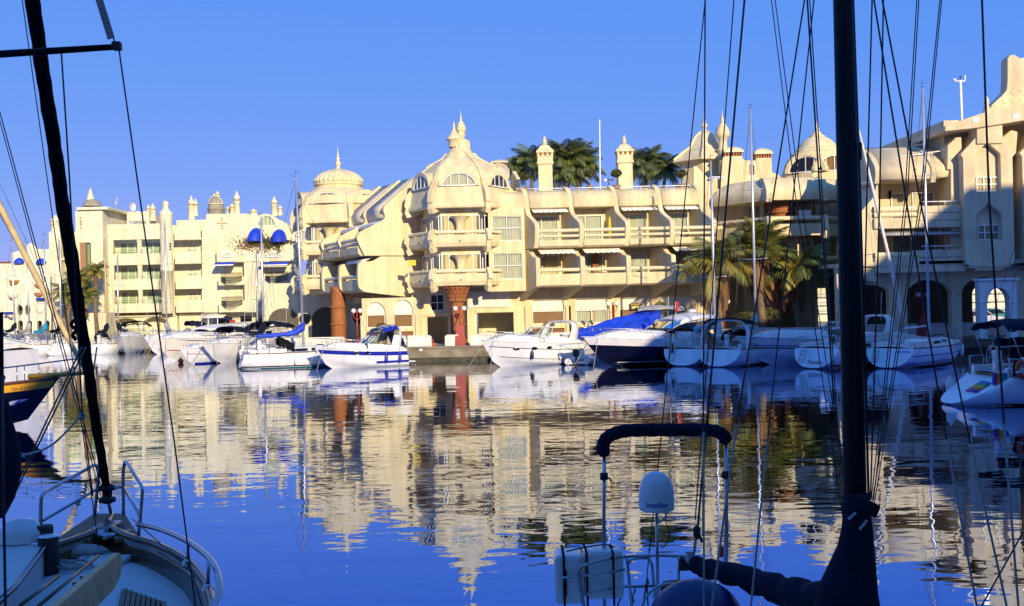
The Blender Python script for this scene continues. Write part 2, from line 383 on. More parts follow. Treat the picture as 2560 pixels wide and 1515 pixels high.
# ------------------------------------------------------------------ quay
QZ = 1.05
edge = [(130, 69.5), (60, 71.5), (10, 76.3), (-9, 77.5), (-17.5, 78.6), (-19.5, 108), (-140, 113)]
q = MB(); n = len(edge)
pts = [(x, y, QZ) for x, y in edge] + [(-140, 900, QZ), (130, 900, QZ)]
q.add(pts, [list(range(len(pts)))]); tag(q.build('quay', 'paving'), kind='structure')
q = MB(); q2 = MB()
for i in range(n - 1):
    a = V((*edge[i], 0)); b_ = V((*edge[i + 1], 0)); L = (b_ - a).length; m = max(4, int(L / 0.35)); d = (b_ - a) / L; nrm = V((d.y, -d.x, 0));
    nrm = -nrm if nrm.y > 0 and i != 4 else nrm
    if i == 4: nrm = V((-1, 0, 0))
    def fq(s_, r_, z0=0.28, z1=QZ - .09, k=1.0):
        p = a + (b_ - a) * s_; z = z0 + (z1 - z0) * r_
        return V((p.x, p.y, z)) + nrm * (0.06 + k * 0.10 * noise.noise(V((p.x * 1.7, p.y * 1.7, z * 2.4))))
    q.sheet(fq, m, 8); q2.sheet(lambda s_, r_: fq(s_, r_, -0.6, 0.30, 1.25) + nrm * .03, m, 6)
    q.obox((a + b_) / 2 + V((0, 0, QZ - .045)) - nrm * .22, (b_ - a) / 2, nrm * .36, (0, 0, .06))
tag(q.build('quay_wall', 'quay_stone'), kind='structure'); tag(q2.build('quay_wall', 'quay_weed'), kind='structure')

def parapet(x0, y0, x1, y1, label, h=0.72):
    t_ = thing('parapet_wall', label, 'wall', ((x0 + x1) / 2, (y0 + y1) / 2, QZ), math.atan2(y1 - y0, x1 - x0), 'low white walls along the quay')
    L = math.hypot(x1 - x0, y1 - y0)
    MB().box(-L / 2, L / 2, -.1, .1, 0, h).build('wall_panel', 'white_wall', t_, False, bev=.015)
    MB().box(-L / 2 - .03, L / 2 + .03, -.15, .15, h + .003, h + .08).build('coping', 'white_wall', t_, False, bev=.02)
    k = max(1, int(L / 3.2))
    for i in range(k + 1): x = -L / 2 + L * i / k; MB().box(x - .12, x + .12, -.13, .13, 0, h - .003).build('pier', 'white_wall', t_, False, bev=.015)
parapet(-16.6, 79.4, -12.2, 79.0, 'white parapet below the brown column of the ribbed dome')
parapet(-10.6, 78.3, -5.9, 78.1, 'white parapet beside the mooring ladder and blue striped cruiser')
parapet(-4.7, 78.0, -3.9, 78.0, 'short white parapet stub left of the red lamp plinth')
parapet(-2.9, 77.9, 13.5, 76.7, 'long white parapet behind the yacht with the blue tarpaulin')
parapet(14.5, 76.6, 22.0, 76.0, 'white parapet below the palm trees')
parapet(22.6, 75.6, 29.6, 75.0, 'shaded white parapet behind the sailing yacht with a grey canopy', .85)
parapet(30.5, 74.9, 42, 74, 'shaded white parapet beside the pale stone portal', .85)

# ------------------------------------------------------------------ hexagonal tower
def ring6(mb, prof, c, n=6, off=-PI / 2 - PI / 6, smooth=False): return mb.lathe(prof, n, c, off, None, smooth)
def finial(mb, c, k=1.0):
    mb.lathe([(.001, 0), (.30 * k, 0), (.22 * k, .1 * k), (.12 * k, .3 * k), (.26 * k, .42 * k), (.30 * k, .55 * k), (.20 * k, .7 * k), (.09 * k, .82 * k), (.15 * k, .95 * k), (.08 * k, 1.1 * k), (.03 * k, 1.6 * k), (.001, 2.0 * k)], 14, c)
def hex_tower(name, label, c, R, zl, zu, zs, sc_=1.0, face0=-PI / 2, ribbed=False, m='stucco'):
    """zl/zu: underside of the lower and upper balcony; zs: underside of the roof skirt"""
    T = thing(name, label, 'building', (c[0], c[1], QZ)); cx, cy = c; k = sc_; off = face0 - PI / 6; C0 = V((cx, cy, 0))
    ri = R * .70
    w_ = MB(); ring6(w_, [(ri, zl + .1), (ri, zs + .3)], C0, off=off); w_.build('wall', m, T)
    cor = [off + i * PI / 3 for i in range(6)]
    ap = math.cos(PI / 6)
    for zb in (zl, zu):
        h = .92 * k
        b = MB(); ring6(b, [(ri * .9, zb), (R - .45, zb), (R - .12, zb + .06), (R, zb + .35), (R - .06, zb + h), (R - .26, zb + h), (R - .28, zb + .28), (ri * .9, zb + .28)], C0, off=off)
        B_ = b.build('balcony', m, T, bev=.02)
        for i, a in enumerate(cor):
            if math.sin(a) > .6: continue
            d = V((math.cos(a), math.sin(a), 0)); tt = V((-d.y, d.x, 0)) * .34 * k
            poly = [(R - .5, zb - .28), (R - .05, zb - .42), (R + .12, zb - .02), (R - .02, zb + .05), (R + .10, zb + .42), (R + .26, zb + .55), (R + .16, zb + h + .1), (R - .08, zb + h + .42), (R - .42, zb + h + .42), (R - .5, zb + h)]
            MB().prism([(p * 1.0, z) for p, z in poly], C0 - tt / 2, d, (0, 0, 1), tt).build('bracket', m, T, bev=.02)
        for i in range(6):
            a, b2 = cor[i], cor[(i + 1) % 6]
            if math.sin((a + b2) / 2 if i < 5 else (a + b2 + 2 * PI) / 2) > .55: continue
            p = C0 + V((math.cos(a), math.sin(a), 0)) * (R - .12) + V((0, 0, zb + h + .2)); q_ = C0 + V((math.cos(b2), math.sin(b2), 0)) * (R - .12) + V((0, 0, zb + h + .2))
            MB().rope(p + (q_ - p) * .05, q_ + (p - q_) * .05, .135 * k, .8).build('rope_rail', 'rope_stucco', B_)
            mid = (p + q_) / 2; nn = V((mid.x - cx, mid.y - cy, 0)).normalized()
            MB().lathe([(.05, 0), (.05, .08), (.02, .08), (.02, 0)], 10).xf(Matrix.Translation(C0 + nn * (R * ap + .0) + V((0, 0, zb + h * .5))) @ nn.to_track_quat('Z', 'Y').to_matrix().to_4x4()).build('drain_spout', 'mast_black', B_)
        if zb == zl or True:
            fa = V((math.cos(face0), math.sin(face0), 0)); p = C0 + fa * (R * ap - .75)
            MB().lathe([(.40, 0), (.40, .05), (.34, .1), (.32, 1.35), (.36, 1.5), (.46, 1.75), (.64, 1.93), (.72, 2.0)], 24, (p.x, p.y, zb + .29)).build('column', m, T)
        for i in range(6):
            a = face0 + (i - 2) * PI / 3
            if math.sin(a) > .3: continue
            nrm = V((math.cos(a), math.sin(a), 0)); tx = V((-nrm.y, nrm.x, 0)); rz = math.atan2(tx.y, tx.x); p = C0 + nrm * (ri * ap + .04)
            for dx in (-.62, .62): window(T, p + tx * dx * R * .34 + V((0, 0, zb + .35)), R * .36, 2.05 * k, 2, 1, rz, .8)
    # skirt, dome, ribs
    s_ = MB(); ring6(s_, [(ri * .95, zs + .12), (R - .5, zs + .12), (R - .45, zs - .02), (R - .06, zs), (R, zs + .12), (R * .985, zs + .38), (R * .965, zs + .40), (R * .90, zs + 1.62 * k), (R * .86, zs + 1.66 * k)], C0, off=off); s_.build('roof_skirt', m, T, bev=.02)
    zt = zs + 1.64 * k
    if not ribbed: prof = bez2([(R * .87, zt), (R * .84, zt + .45 * k), (R * .72, zt + 1.25 * k), (R * .52, zt + 1.95 * k), (R * .33, zt + 2.4 * k), (R * .26, zt + 2.75 * k)], 5)
    else: prof = bez2([(R * .87, zt), (R * .83, zt + .6 * k), (R * .62, zt + 1.15 * k), (R * .47, zt + 1.6 * k), (R * .445, zt + 1.95 * k)], 5)
    dm = MB(); ring6(dm, prof, C0, off=off) if not ribbed else dm.lathe(prof, 36, C0)
    dome = dm.build('dome', m, T, bev=.0)
    for a in cor:
        if math.sin(a) > .7: continue
        d = V((math.cos(a), math.sin(a), 0)); tt = V((-d.y, d.x, 0)) * .42 * k
        pr = [(R - .5, zs - .30), (R - .02, zs - .42), (R + .14, zs - .05), (R + .05, zs + .30), (R + .16, zs + .45), (R + .04, zs + 1.2 * k), (R * .90, zt + .12), (R * .88, zt + .5 * k), (R * .70, zt + .6 * k), (R * .70, zs)]
        MB().prism(pr, C0 - tt / 2, d, (0, 0, 1), tt).build('bracket', m, T, bev=.02)
        if not ribbed: MB().prism([(r + .07, z) for r, z in prof[2:]] + [(r - .12, z) for r, z in prof[2:]][::-1], C0 - tt * .35, d, (0, 0, 1), tt * .7).build('dome_rib', m, dome)
    for i in range(6):
        a = face0 + (i - 2) * PI / 3
        if math.sin(a) > .3: continue
        nrm = V((math.cos(a), math.sin(a), 0)); tx = V((-nrm.y, nrm.x, 0)); rz = math.atan2(tx.y, tx.x)
        wd = R * .60; hh = .95 * k; p = C0 + nrm * (R * .955 * ap) + V((0, 0, zt - .02))
        oa = arc(0, 0, wd / 2 + .24, hh + .24, 0, PI, 18); ia = arc(0, 0, wd / 2 + .02, hh + .02, PI, 0, 18)
        dep = R * .62
        MB().prism(oa + ia, p, tx, (0, 0, 1), -nrm * dep, True).build('dormer_hood', m, dome)
        MB().prism(arc(0, 0, wd / 2 + .05, hh + .05, 0, PI, 18), p - nrm * .30, tx, (0, 0, 1), -nrm * .05).build('dormer_wall', 'interior', dome)
        arch_window(T, p - nrm * .08, wd, hh, 4, rz)
    return T, prof[-1][1]

# central tower --------------------------------------------------------------
TC = (ax(1150, 600, 79.5), 83.1)
T2, ztop = hex_tower('hexagonal_tower', 'central cream hexagonal tower with twin minarets, above the terracotta column', TC, 4.15, 5.3, 8.13, 11.0)
cc = V((TC[0], TC[1], 0))
tu = MB().lathe([(1.30, ztop - .45), (1.15, ztop - .1), (.95, ztop), (.82, ztop + .3), (.70, ztop + .38), (.64, ztop + .85), (.74, ztop + .95), (.62, ztop + 1.0)], 16, cc).build('turret', 'stucco', T2)
for i in range(8):
    a = i * PI / 4; MB().box(-.09, .09, -.05, .08, 0, .55).xf(Matrix.Translation(cc + V((math.cos(a) * .70, math.sin(a) * .70, ztop + .32))) @ Matrix.Rotation(a + PI / 2, 4, 'Z')).build('pilaster', 'stucco', tu, bev=.03)
p = cc + V((-.42, -.3, ztop + .45)); MB().lathe([(.42, 0), (.42, .45), (.55, .52), (.64, .60), (.52, .72), (.33, .95), (.2, 1.2), (.08, 1.36), (.13, 1.44), (.05, 1.56), (.08, 1.64), (.001, 2.0)], 16, p).build('minaret', 'stucco', T2)
p = cc + V((.10, .1, ztop + .7)); MB().lathe([(.30, 0), (.29, .65), (.38, .72), (.27, .78), (.27, .95), (.36, 1.0), (.38, 1.2), (.31, 1.45), (.16, 1.7), (.07, 1.82), (.1, 1.9), (.05, 2.05), (.02, 2.4), (.001, 2.75)], 16, p).build('minaret', 'stucco', T2)
for dx, z0 in ((-2.3, 13.9), (2.3, 13.9)):
    MB().lathe([(.42, 0), (.42, .45), (.5, .5), (.46, .6), (.2, .82), (.001, .9)], 12, cc + V((dx, 1.0, z0))).build('roof_pod', 'stucco', T2)
# terracotta column with a palm capital, under the tower front
def palm_column(u, Y, z0, z1, r, label, base=True, cap=True):
    X = ax(u, 760, Y); T = thing('palm_column', label, 'column', (X, Y, QZ), 0)
    H = z1 - z0
    MB().lathe([(r * .93, z0), (r * .95, z0 + H * .1), (r, z0 + H * .2), (r * .96, z0 + H * (.72 if cap else 1))], 40, (X, Y, 0), flute=.13, nf=20).build('shaft', 'terracotta', T)
    for j in range(3): MB().lathe([(r * .98, 0), (r * 1.12, .04), (r * 1.12, .12), (r * .98, .17)], 32, (X, Y, z0 + H * (.03 + .3 * j))).build('shaft_band', 'terracotta', T)
    for row, (zz, rr, tilt, hh) in enumerate(() if not cap else ((z0 + H * .74, r * .98, .25, H * .13), (z0 + H * .81, r * 1.05, .4, H * .13), (z0 + H * .88, r * 1.15, .55, H * .12))):
        for i in range(16):
            a = 2 * PI * (i + .5 * (row % 2)) / 16
            MB().sheet(lambda s_, q_: V(((s_ - .5) * .34 * r * (1 - .3 * q_ ** 3) * 1.2, -.04 - q_ * q_ * hh * tilt - .05 * math.sin(s_ * PI), q_ * hh * (1 - .25 * (2 * s_ - 1) ** 2))), 4, 4).xf(TR((X + rr * math.cos(a), Y + rr * math.sin(a), zz), a + PI / 2)).build('capital_leaf', 'terracotta', T, solid=.04)
    if cap: MB().lathe([(r * .9, z0 + H * .70), (r * 1.0, z0 + H * .82), (r * 1.25, z0 + H * .94), (r * 1.45, z1)], 28, (X, Y, 0)).build('capital_core', 'terracotta', T)
    if base: MB().lathe([(r * 1.5, z0 - .0), (r * 1.5, z0 + .12), (r * 1.25, z0 + .2), (r * 1.2, z0 + .42), (r, z0 + .5)], 8, (X, Y, 0), smooth=False).build('base', 'terracotta', T)
    return T
palm_column(1143, 80.3, QZ, 5.27, .54, 'terracotta palm column with leafy capital under the central tower')

# left ribbed-dome tower -------------------------------------------------------
T1C = (ax(832, 600, 90.5), 94.2)
T1, zt1 = hex_tower('hexagonal_tower', 'cream tower with a ribbed cap dome and ball finial', T1C, 4.2, az(760, 725, 90), az(760, 638, 90), az(780, 556, 90), 1.0, face0=-PI / 2 - math.radians(8), ribbed=True)
c1 = V((T1C[0], T1C[1], 0)); Rc = 4.2 * .45
MB().lathe(bez2([(Rc * 1.02, 0), (Rc * 1.12, .18), (Rc * 1.1, .4), (Rc * .86, .85), (Rc * .5, 1.15), (.25, 1.32), (.18, 1.4)], 5), 168, c1 + V((0, 0, zt1 - .05)), flute=.07, nf=28).build('ribbed_cap', 'stucco', T1)
MB().lathe([(Rc * 1.0, -.25), (Rc * 1.12, -.18), (Rc * 1.12, -.02), (Rc, .03)], 36, c1 + V((0, 0, zt1))).build('cornice', 'stucco', T1)
MB().lathe([(z_[0] * .62, z_[1] * .6) for z_ in [(.2, 0), (.3, .05), (.3, .22), (.16, .3), (.3, .45), (.42, .7), (.3, .95), (.14, 1.05), (.24, 1.2), (.3, 1.38), (.2, 1.55), (.1, 1.65), (.17, 1.78), (.17, 1.95), (.07, 2.1), (.09, 2.3), (.04, 2.5), (.001, 3.4)]], 16, c1 + V((0, 0, zt1 + 1.32))).build('finial', 'stucco', T1)

# terraced wing between the two towers -------------------------------------------
TH = math.radians(117.3); O = V((ax(978, 640, 83.6), 83.6, QZ))
WG = thing('terraced_wing', 'cream wing of stepped sloping terraces joining the two domed towers', 'building', O, TH)
BW = 4.4
up = [(-2.6, 13.0), (-2.4, 13.05), (.05, 10.95), (.55, 10.5), (.62, 10.1), (.5, 9.75), (.75, 9.4), (2.3, 8.65), (2.72, 8.3), (2.75, 7.9), (2.2, 6.75), (-2.6, 6.75)]
lo = [(-2.6, 6.7), (.9, 6.7), (1.6, 6.35), (2.4, 6.3), (2.72, 6.0), (2.75, 4.6), (2.55, 4.2), (2.1, 4.0), (-1.2, 3.0), (-2.6, 3.0)]
UP = bez2(up[1:11], 4); UP = [(-2.6, 13.0)] + UP + [(-2.6, 6.75)]
LO = [(-2.6, 6.7)] + bez2(lo[1:8], 4) + [(-2.6, 3.4)]
for i in range(4):
    x = i * BW
    MB().prism(UP, (x - .2, 0, 0), (0, 1, 0), (0, 0, 1), (.4, 0, 0)).build('terrace_divider', 'stucco', WG, False, bev=.04)
    MB().prism(LO, (x - .2, 0, 0), (0, 1, 0), (0, 0, 1), (.4, 0, 0)).build('terrace_divider', 'stucco', WG, False, bev=.04)
for i in range(3):
    x0 = i * BW + .2; x1 = (i + 1) * BW - .2
    roof = bez2([(-2.6, 12.98), (-.05, 10.92), (.40, 10.45), (.44, 9.95), (.2, 9.6)], 4)
    MB().prism(roof + [(-.1, 9.6), (-2.6, 11.9)], (x0, 0, 0), (0, 1, 0), (0, 0, 1), (x1 - x0, 0, 0), True).build('terrace_roof', 'roof_coat', WG, False)
    MB().box(x0, x1, -1.6, -1.35, 3.2, 11.4).build('wall', 'stucco', WG, False)
    for zb, zp in ((6.75, 7.45), (4.0, 4.95)):
        B_ = MB().prism([(-1.4, zb), (2.3, zb), (2.55, zb + .15), (2.6, zp), (2.38, zp), (2.3, zb + .28), (-1.4, zb + .28)], (x0, 0, 0), (0, 1, 0), (0, 0, 1), (x1 - x0, 0, 0)).build('balcony', 'stucco', WG, False, bev=.02)
        for dz in ((.22, .56) if zb > 5 else (.26,)):
            MB().rope((x0, 2.46, zp + dz), (x1, 2.46, zp + dz), .15, .8).build('rope_rail', 'rope_stucco', B_, False)
        window(WG, WM[WG.name] @ V(((x0 + x1) / 2, -1.33, zb + .3)), 2.8, 2.05, 3, 1, TH + PI, .7)
    # folded awning under the eave
    sg = MB().prism([(.15, 9.62), (1.15, 9.2), (1.15, 8.98), (.15, 9.55)], (x0 + .3, 0, 0), (0, 1, 0), (0, 0, 1), (x1 - x0 - .6, 0, 0)).build('awning', 'white_wall', WG, False)
    if i != 1: MB().prism([(1.2, 6.72), (2.25, 6.45), (2.25, 6.25), (1.2, 6.66)], (x0 + .3, 0, 0), (0, 1, 0), (0, 0, 1), (x1 - x0 - .6, 0, 0)).build('awning', 'white_wall', WG, False)
# upper storey behind the slope
MB().box(.2, 3 * BW, -6.5, -2.55, 3, 12.85).build('upper_block', 'stucco', WG, False, bev=.05)
# ground floor of the wing: frontal wall with two arched windows
gx0 = ax(905, 780, 83.2); gx1 = ax(1052, 780, 83.2); xs = [ax(915, 780, 83.2), ax(963, 780, 83.2), ax(982, 780, 83.2), ax(1032, 780, 83.2)]
GW = thing('arcade_wall', 'arched cream ground floor with wicker lattice panels left of the central tower', 'wall', ((gx0 + gx1) / 2, 83.2, QZ))
def shop_arch(T, x0, x1, Y, zt, brown=True, lattice=True, z_sill=2.35, zw=3.35, paneln='panel'):
    xm = (x0 + x1) / 2; wd = x1 - x0
    MB().box(x0, x1, Y + .34, Y + .40, QZ, zt).build('back_wall', 'stucco', T)
    MB().box(x0 + .02, x1 - .02, Y + .18, Y + .336, zw + .02, zt - .01).build('shutter', 'white_wall', T)
    if brown:
        window(T, (xm, Y + .16, z_sill), wd - .06, zw - z_sill, 1, 1, 0, 0, framem='white_paint')
        MB().box(x0 + .05, x1 - .05, Y + .25, Y + .30, z_sill, zw).build('inner_blind', 'panel_brown', T)
    else: window(T, (xm, Y + .16, z_sill), wd - .06, zw - z_sill, 2, 1, 0, .8)
    MB().box(x0, x1, Y - .03, Y + .33, z_sill - .32, z_sill - .003).build('sill', 'stucco', T, bev=.02)
    if lattice:
        L = MB(); h = z_sill - .36 - QZ; st = .19; nn = int((wd + h) / st)
        for sg_ in (-1, 1):
            for i in range(nn + 1):
                c0 = -h + i * st
                a = max(0, c0); b_ = min(wd, c0 + h)
                if b_ - a < .05: continue
                za, zb = (a - c0), (b_ - c0)
                if sg_ < 0: p0 = V((x0 + a, Y + .12, QZ + za)); p1 = V((x0 + b_, Y + .12, QZ + zb))
                else: p0 = V((x1 - a, Y + .14, QZ + za)); p1 = V((x1 - b_, Y + .14, QZ + zb))
                L.tube([p0, p1], .034, 4, caps=False)
        o = L.build('lattice', 'lattice', T); o['kind'] = 'stuff'
        MB().box(x0, x1, Y + .2, Y + .24, QZ, z_sill - .34).build('back_panel', 'panel_brown', T)
wl_ = MB(); plate(wl_, rect(gx0, gx1, QZ, 4.6), [arch_hole(xs[0], xs[1], QZ + .01, 3.5, 4.3), arch_hole(xs[2], xs[3], QZ + .01, 3.6, 4.45)], (0, 83.2, 0), th=.34); wl_.build('wall', 'stucco', GW)
shop_arch(GW, xs[0], xs[1], 83.2, 4.4); shop_arch(GW, xs[2], xs[3], 83.2, 4.5)
for x in (gx0 + .1, (xs[1] + xs[2]) / 2, gx1 - .2): MB().box(x - .22, x + .22, 83.05, 83.197, QZ, 3.3).build('pilaster', 'stucco', GW, bev=.03)
palm_column(845, 87.0, QZ, 5.6, .62, 'plain stout terracotta column in the dark passage under the terraced wing', cap=False)
# passage wall behind
PW = thing('passage_wall', 'shaded pale wall with porthole windows in the passage under the wing', 'wall', (-14.5, 96, QZ))
MB().box(-22, -7, 97, 97.3, QZ, 6.2).build('wall_panel', 'stucco_white', PW)
for x in (-18.3, -13.6, -11.4): MB().lathe([(.5, 0), (.62, .03), (.62, .12), (.5, .15)], 24, (0, 0, 0)).xf(Matrix.Translation((x, 96.93, 3.0)) @ Matrix.Rotation(-PI / 2, 4, 'X')).build('porthole_ring', 'stucco_white', PW); 
for x in (-18.3, -13.6, -11.4): MB().lathe([(.001, .01), (.5, .01)], 24).xf(Matrix.Translation((x, 96.95, 3.0)) @ Matrix.Rotation(PI / 2, 4, 'X')).build('porthole_pane', 'pane_tint', PW)

for x in (-20.2, -16.4): MB().prism([(-1.3, QZ)] + [(1.3, QZ)] + arc(0, 2.9, 1.3, 1.1, 0, PI, 14), (x, 96.88, 0), (1, 0, 0), (0, 0, 1), (0, .1, 0)).build('archway_shade', 'interior', PW)  # flat dark panels: shade of the arched openings put in as colour
# ------------------------------------------------------------------ main facade
Y0 = 79.6
XF = [ax(u, 559, Y0) for u in (1343, 1455, 1570, 1682, 1787)]
MF = thing('apartment_wing', 'long cream apartment wing with S-shaped dividers and rope balconies', 'building', (XF[2], 84, QZ))
D = V((-.37, .93, 0))
def fd(k, t_, z, dx=0.0): return V((XF[k] + dx, Y0, 0)) + D * t_ + V((0, 0, z))
du = [(3.6, 12.55)] + bez2([(2.75, 12.6), (2.3, 12.35), (1.9, 11.7), (1.8, 11.1), (1.5, 10.5), (.5, 9.95), (.08, 9.65), (0, 9.3), (.1, 8.5), (.3, 7.95)], 4) + [(3.6, 7.95)]
dl = [(3.6, 7.9), (1.3, 7.9)] + bez2([(1.2, 7.75), (.7, 7.4), (.15, 7.25), (0, 7.0), (0, 5.4), (.2, 5.1)], 4) + [(.5, 5.0), (2.9, 4.25), (3.6, 4.2)]
for k in range(5):
    for poly in (du, dl): MB().prism(poly, V((XF[k] - .17, Y0, 0)), D, (0, 0, 1), (.34, 0, 0)).build('divider', 'stucco', MF, bev=.04)
rp_ = bez2([(3.3, 12.3), (2.5, 12.25), (1.95, 11.9), (1.75, 11.4), (1.72, 11.0)], 4) + [(1.95, 10.95), (3.3, 10.95)]
WX0 = ax(1228, 600, 80.9)
for k in range(-1, 4):
    x0 = (XF[k] + .17) if k >= 0 else WX0; x1 = XF[k + 1] - .17; Tv = (x1 - x0, 0, 0); o = V((x0, Y0, 0))
    if k < 0: o = V((WX0, Y0, 0)); 
    MB().prism(rp_, o, D, (0, 0, 1), Tv, True).build('roof_band', 'stucco', MF)
    if k < 0: continue
    for zb, zp, rails in ((7.95, 8.5, (.28, .68)), (5.1, 6.03, (.29,))):
        B_ = MB().prism([(3.2, zb), (.35, zb), (.12, zb + .12), (.08, zp), (.3, zp), (.34, zb + .26), (3.2, zb + .26)], o, D, (0, 0, 1), Tv).build('balcony', 'stucco', MF, bev=.02)
        for i, dz in enumerate(rails):
            a = o + D * .2 + V((0, 0, zp + dz)); MB().rope(a, a + V(Tv), .135 if i or len(rails) == 1 else .105, .75).build('rope_rail', 'rope_stucco', B_)
    wx = (x0 + x1) / 2 + D.x * 3.1; wy = Y0 + D.y * 3.1
    window(MF, (wx - .1, wy, 8.25), 2.55, 2.2, 2, 1, 0, (1.0, .95, .7, 1.0)[k]); window(MF, (wx - .1, wy, 5.4), 2.55, 2.1, 2, 1, 0, (0, 1.0, .85, 0)[k])
    # sun blinds
    if k != 1: 
        aw = MB().sheet(lambda s_, r_: V((x0 + .15 + (x1 - x0 - .3) * s_, Y0, 0)) + D * (1.95 - .45 * r_) + V((0, 0, 10.92 - .26 * r_ - (.05 * abs(math.sin(s_ * 22)) if r_ > .9 else 0))), 60, 3).build('awning', 'white_wall', MF, solid=.02)
    if k != 2:
        aw = MB().sheet(lambda s_, r_: V((x0 + .15 + (x1 - x0 - .3) * s_, Y0, 0)) + D * (.9 - .55 * r_) + V((0, 0, 7.9 - .34 * r_ - (.06 * abs(math.sin(s_ * 22)) if r_ > .9 else 0))), 60, 3).build('awning', 'white_wall', MF, solid=.02)
YW = Y0 + D.y * 3.2
MB().box(WX0 + 1, XF[4] - 1.3, YW + .06, YW + .36, 4.2, 12.4).build('wall', 'stucco', MF)
MB().box(XF[1] + .9, XF[1] + 1.35, YW - .35, YW - .1, 5.4, 7.6).build('wall_pillar', 'terracotta', MF, bev=.03)
# corner wall with paired square windows, beside the tower
cx0, cx1 = WX0 - .2, ax(1312, 600, 80.9)
w2 = ax(1267, 570, 80.8); 
pl = MB(); hz = [(az(1267, 602, 80.8), az(1267, 540, 80.8)), (az(1267, 698, 80.8), az(1267, 633, 80.8))]
plate(pl, rect(cx0, cx1, 5.0, 11.0), [rect(w2 - 1.08, w2 + 1.08, a, b_) for a, b_ in hz], (0, 80.9, 0), th=.3); pl.build('corner_wall', 'stucco', MF, bev=.02)
MB().box(cx1 - .3, cx1 - .003, 81.203, YW, 5.0, 11.0).build('corner_wall', 'stucco', MF)
for a, b_ in hz: window(MF, (w2, 81.02, a), 2.16, b_ - a, 2, 2, 0, .96, mul=(b_ - a) * .52)
MB().box(cx0, cx1, 80.82, 82.9, 4.86, 4.997).build('corner_sill', 'stucco', MF, bev=.03)
# roof deck, rail
MB().box(WX0 + .4, XF[4] - 1.2, Y0 + D.y * 2.9, 98, 12.0, 12.28).build('roof_deck', 'roof_coat', MF)
for k in range(4):
    a = fd(k, 2.7, 12.5, .3); b_ = fd(k + 1, 2.7, 12.5, -.3); r_ = MB().tube([a, b_], .04, 6); 
    for i in range(5): p = a + (b_ - a) * i / 4; r_.tube([p - V((0, 0, .3)), p], .02, 6)
    r_.build('roof_rail', 'white_paint', MF)
# ground floor
GY = 82.7
g0 = ax(1168, 780, GY); g1 = ax(1800, 780, GY); ho = []; bays = []
for u in (1370, 1479, 1588, 1693):
    xm = ax(u, 780, GY); bays.append((xm - 1.22, xm + 1.22)); ho.append(arch_hole(xm - 1.22, xm + 1.22, QZ + .01, 3.75, 4.85))
sx0, sx1 = ax(1166, 740, GY) + .1, ax(1275, 740, GY); go = (ax(1192, 790, GY), ax(1284, 790, GY))
ho += [rect(go[0], go[1], QZ + .01, az(1240, 782, GY))]
pl = MB(); plate(pl, rect(g0, g1, QZ, 5.55), ho, (0, GY, 0), th=.34); pl.build('ground_floor_wall', 'stucco', MF)
for i, (a, b_) in enumerate(bays): shop_arch(MF, a, b_, GY, 4.9, brown=(i in (0, 2)), lattice=(i in (0, 1)))
for a, b_ in bays: 
    for x in (a - .32, b_ + .32): MB().box(x - .2, x + .2, GY - .14, GY - .003, QZ, 3.7).build('pilaster', 'stucco', MF, bev=.03)
MB().box(sx0, sx1, GY - .12, GY - .004, az(1240, 768, GY), az(1240, 727, GY)).build('shutter_box', 'white_wall', MF, bev=.02)
MB().box(go[0] - .1, go[1] + .1, GY - .1, GY - .003, az(1240, 781, GY), az(1240, 772, GY)).build('lintel', 'stucco', MF, bev=.02)
MB().box(go[0], go[1], 86.5, 86.7, QZ, 4).build('back_wall', 'stucco', MF); MB().box(go[0] + .02, go[0] + 1.4, 85.2, 86.49, QZ, 1.6).build('step_block', 'stucco', MF)
# wall behind the terracotta column
bx0, bx1 = ax(1030, 780, 83.6), g0 + .2; wn0, wn1 = ax(1076, 755, 83.6), ax(1110, 755, 83.6)
pl = MB(); plate(pl, rect(bx0, bx1, QZ, 5.7), [rect(wn0, wn1, az(1092, 777, 83.6), az(1092, 736, 83.6)), rect(ax(1068, 800, 83.6), ax(1120, 800, 83.6), QZ + .01, az(1092, 792, 83.6))], (0, 83.6, 0), th=.3)
pl.build('ground_floor_wall', 'stucco', MF); window(MF, ((wn0 + wn1) / 2, 83.7, az(1092, 777, 83.6)), wn1 - wn0, az(1092, 736, 83.6) - az(1092, 777, 83.6), 2, 2, 0, 0)
MB().box(bx0, bx1, 83.5, 83.597, az(1092, 790, 83.6), az(1092, 783, 83.6)).build('string_course', 'stucco', MF, bev=.02)
MB().box(bx0, bx1, 87.5, 87.7, QZ, 5).build('back_wall', 'stucco', MF)
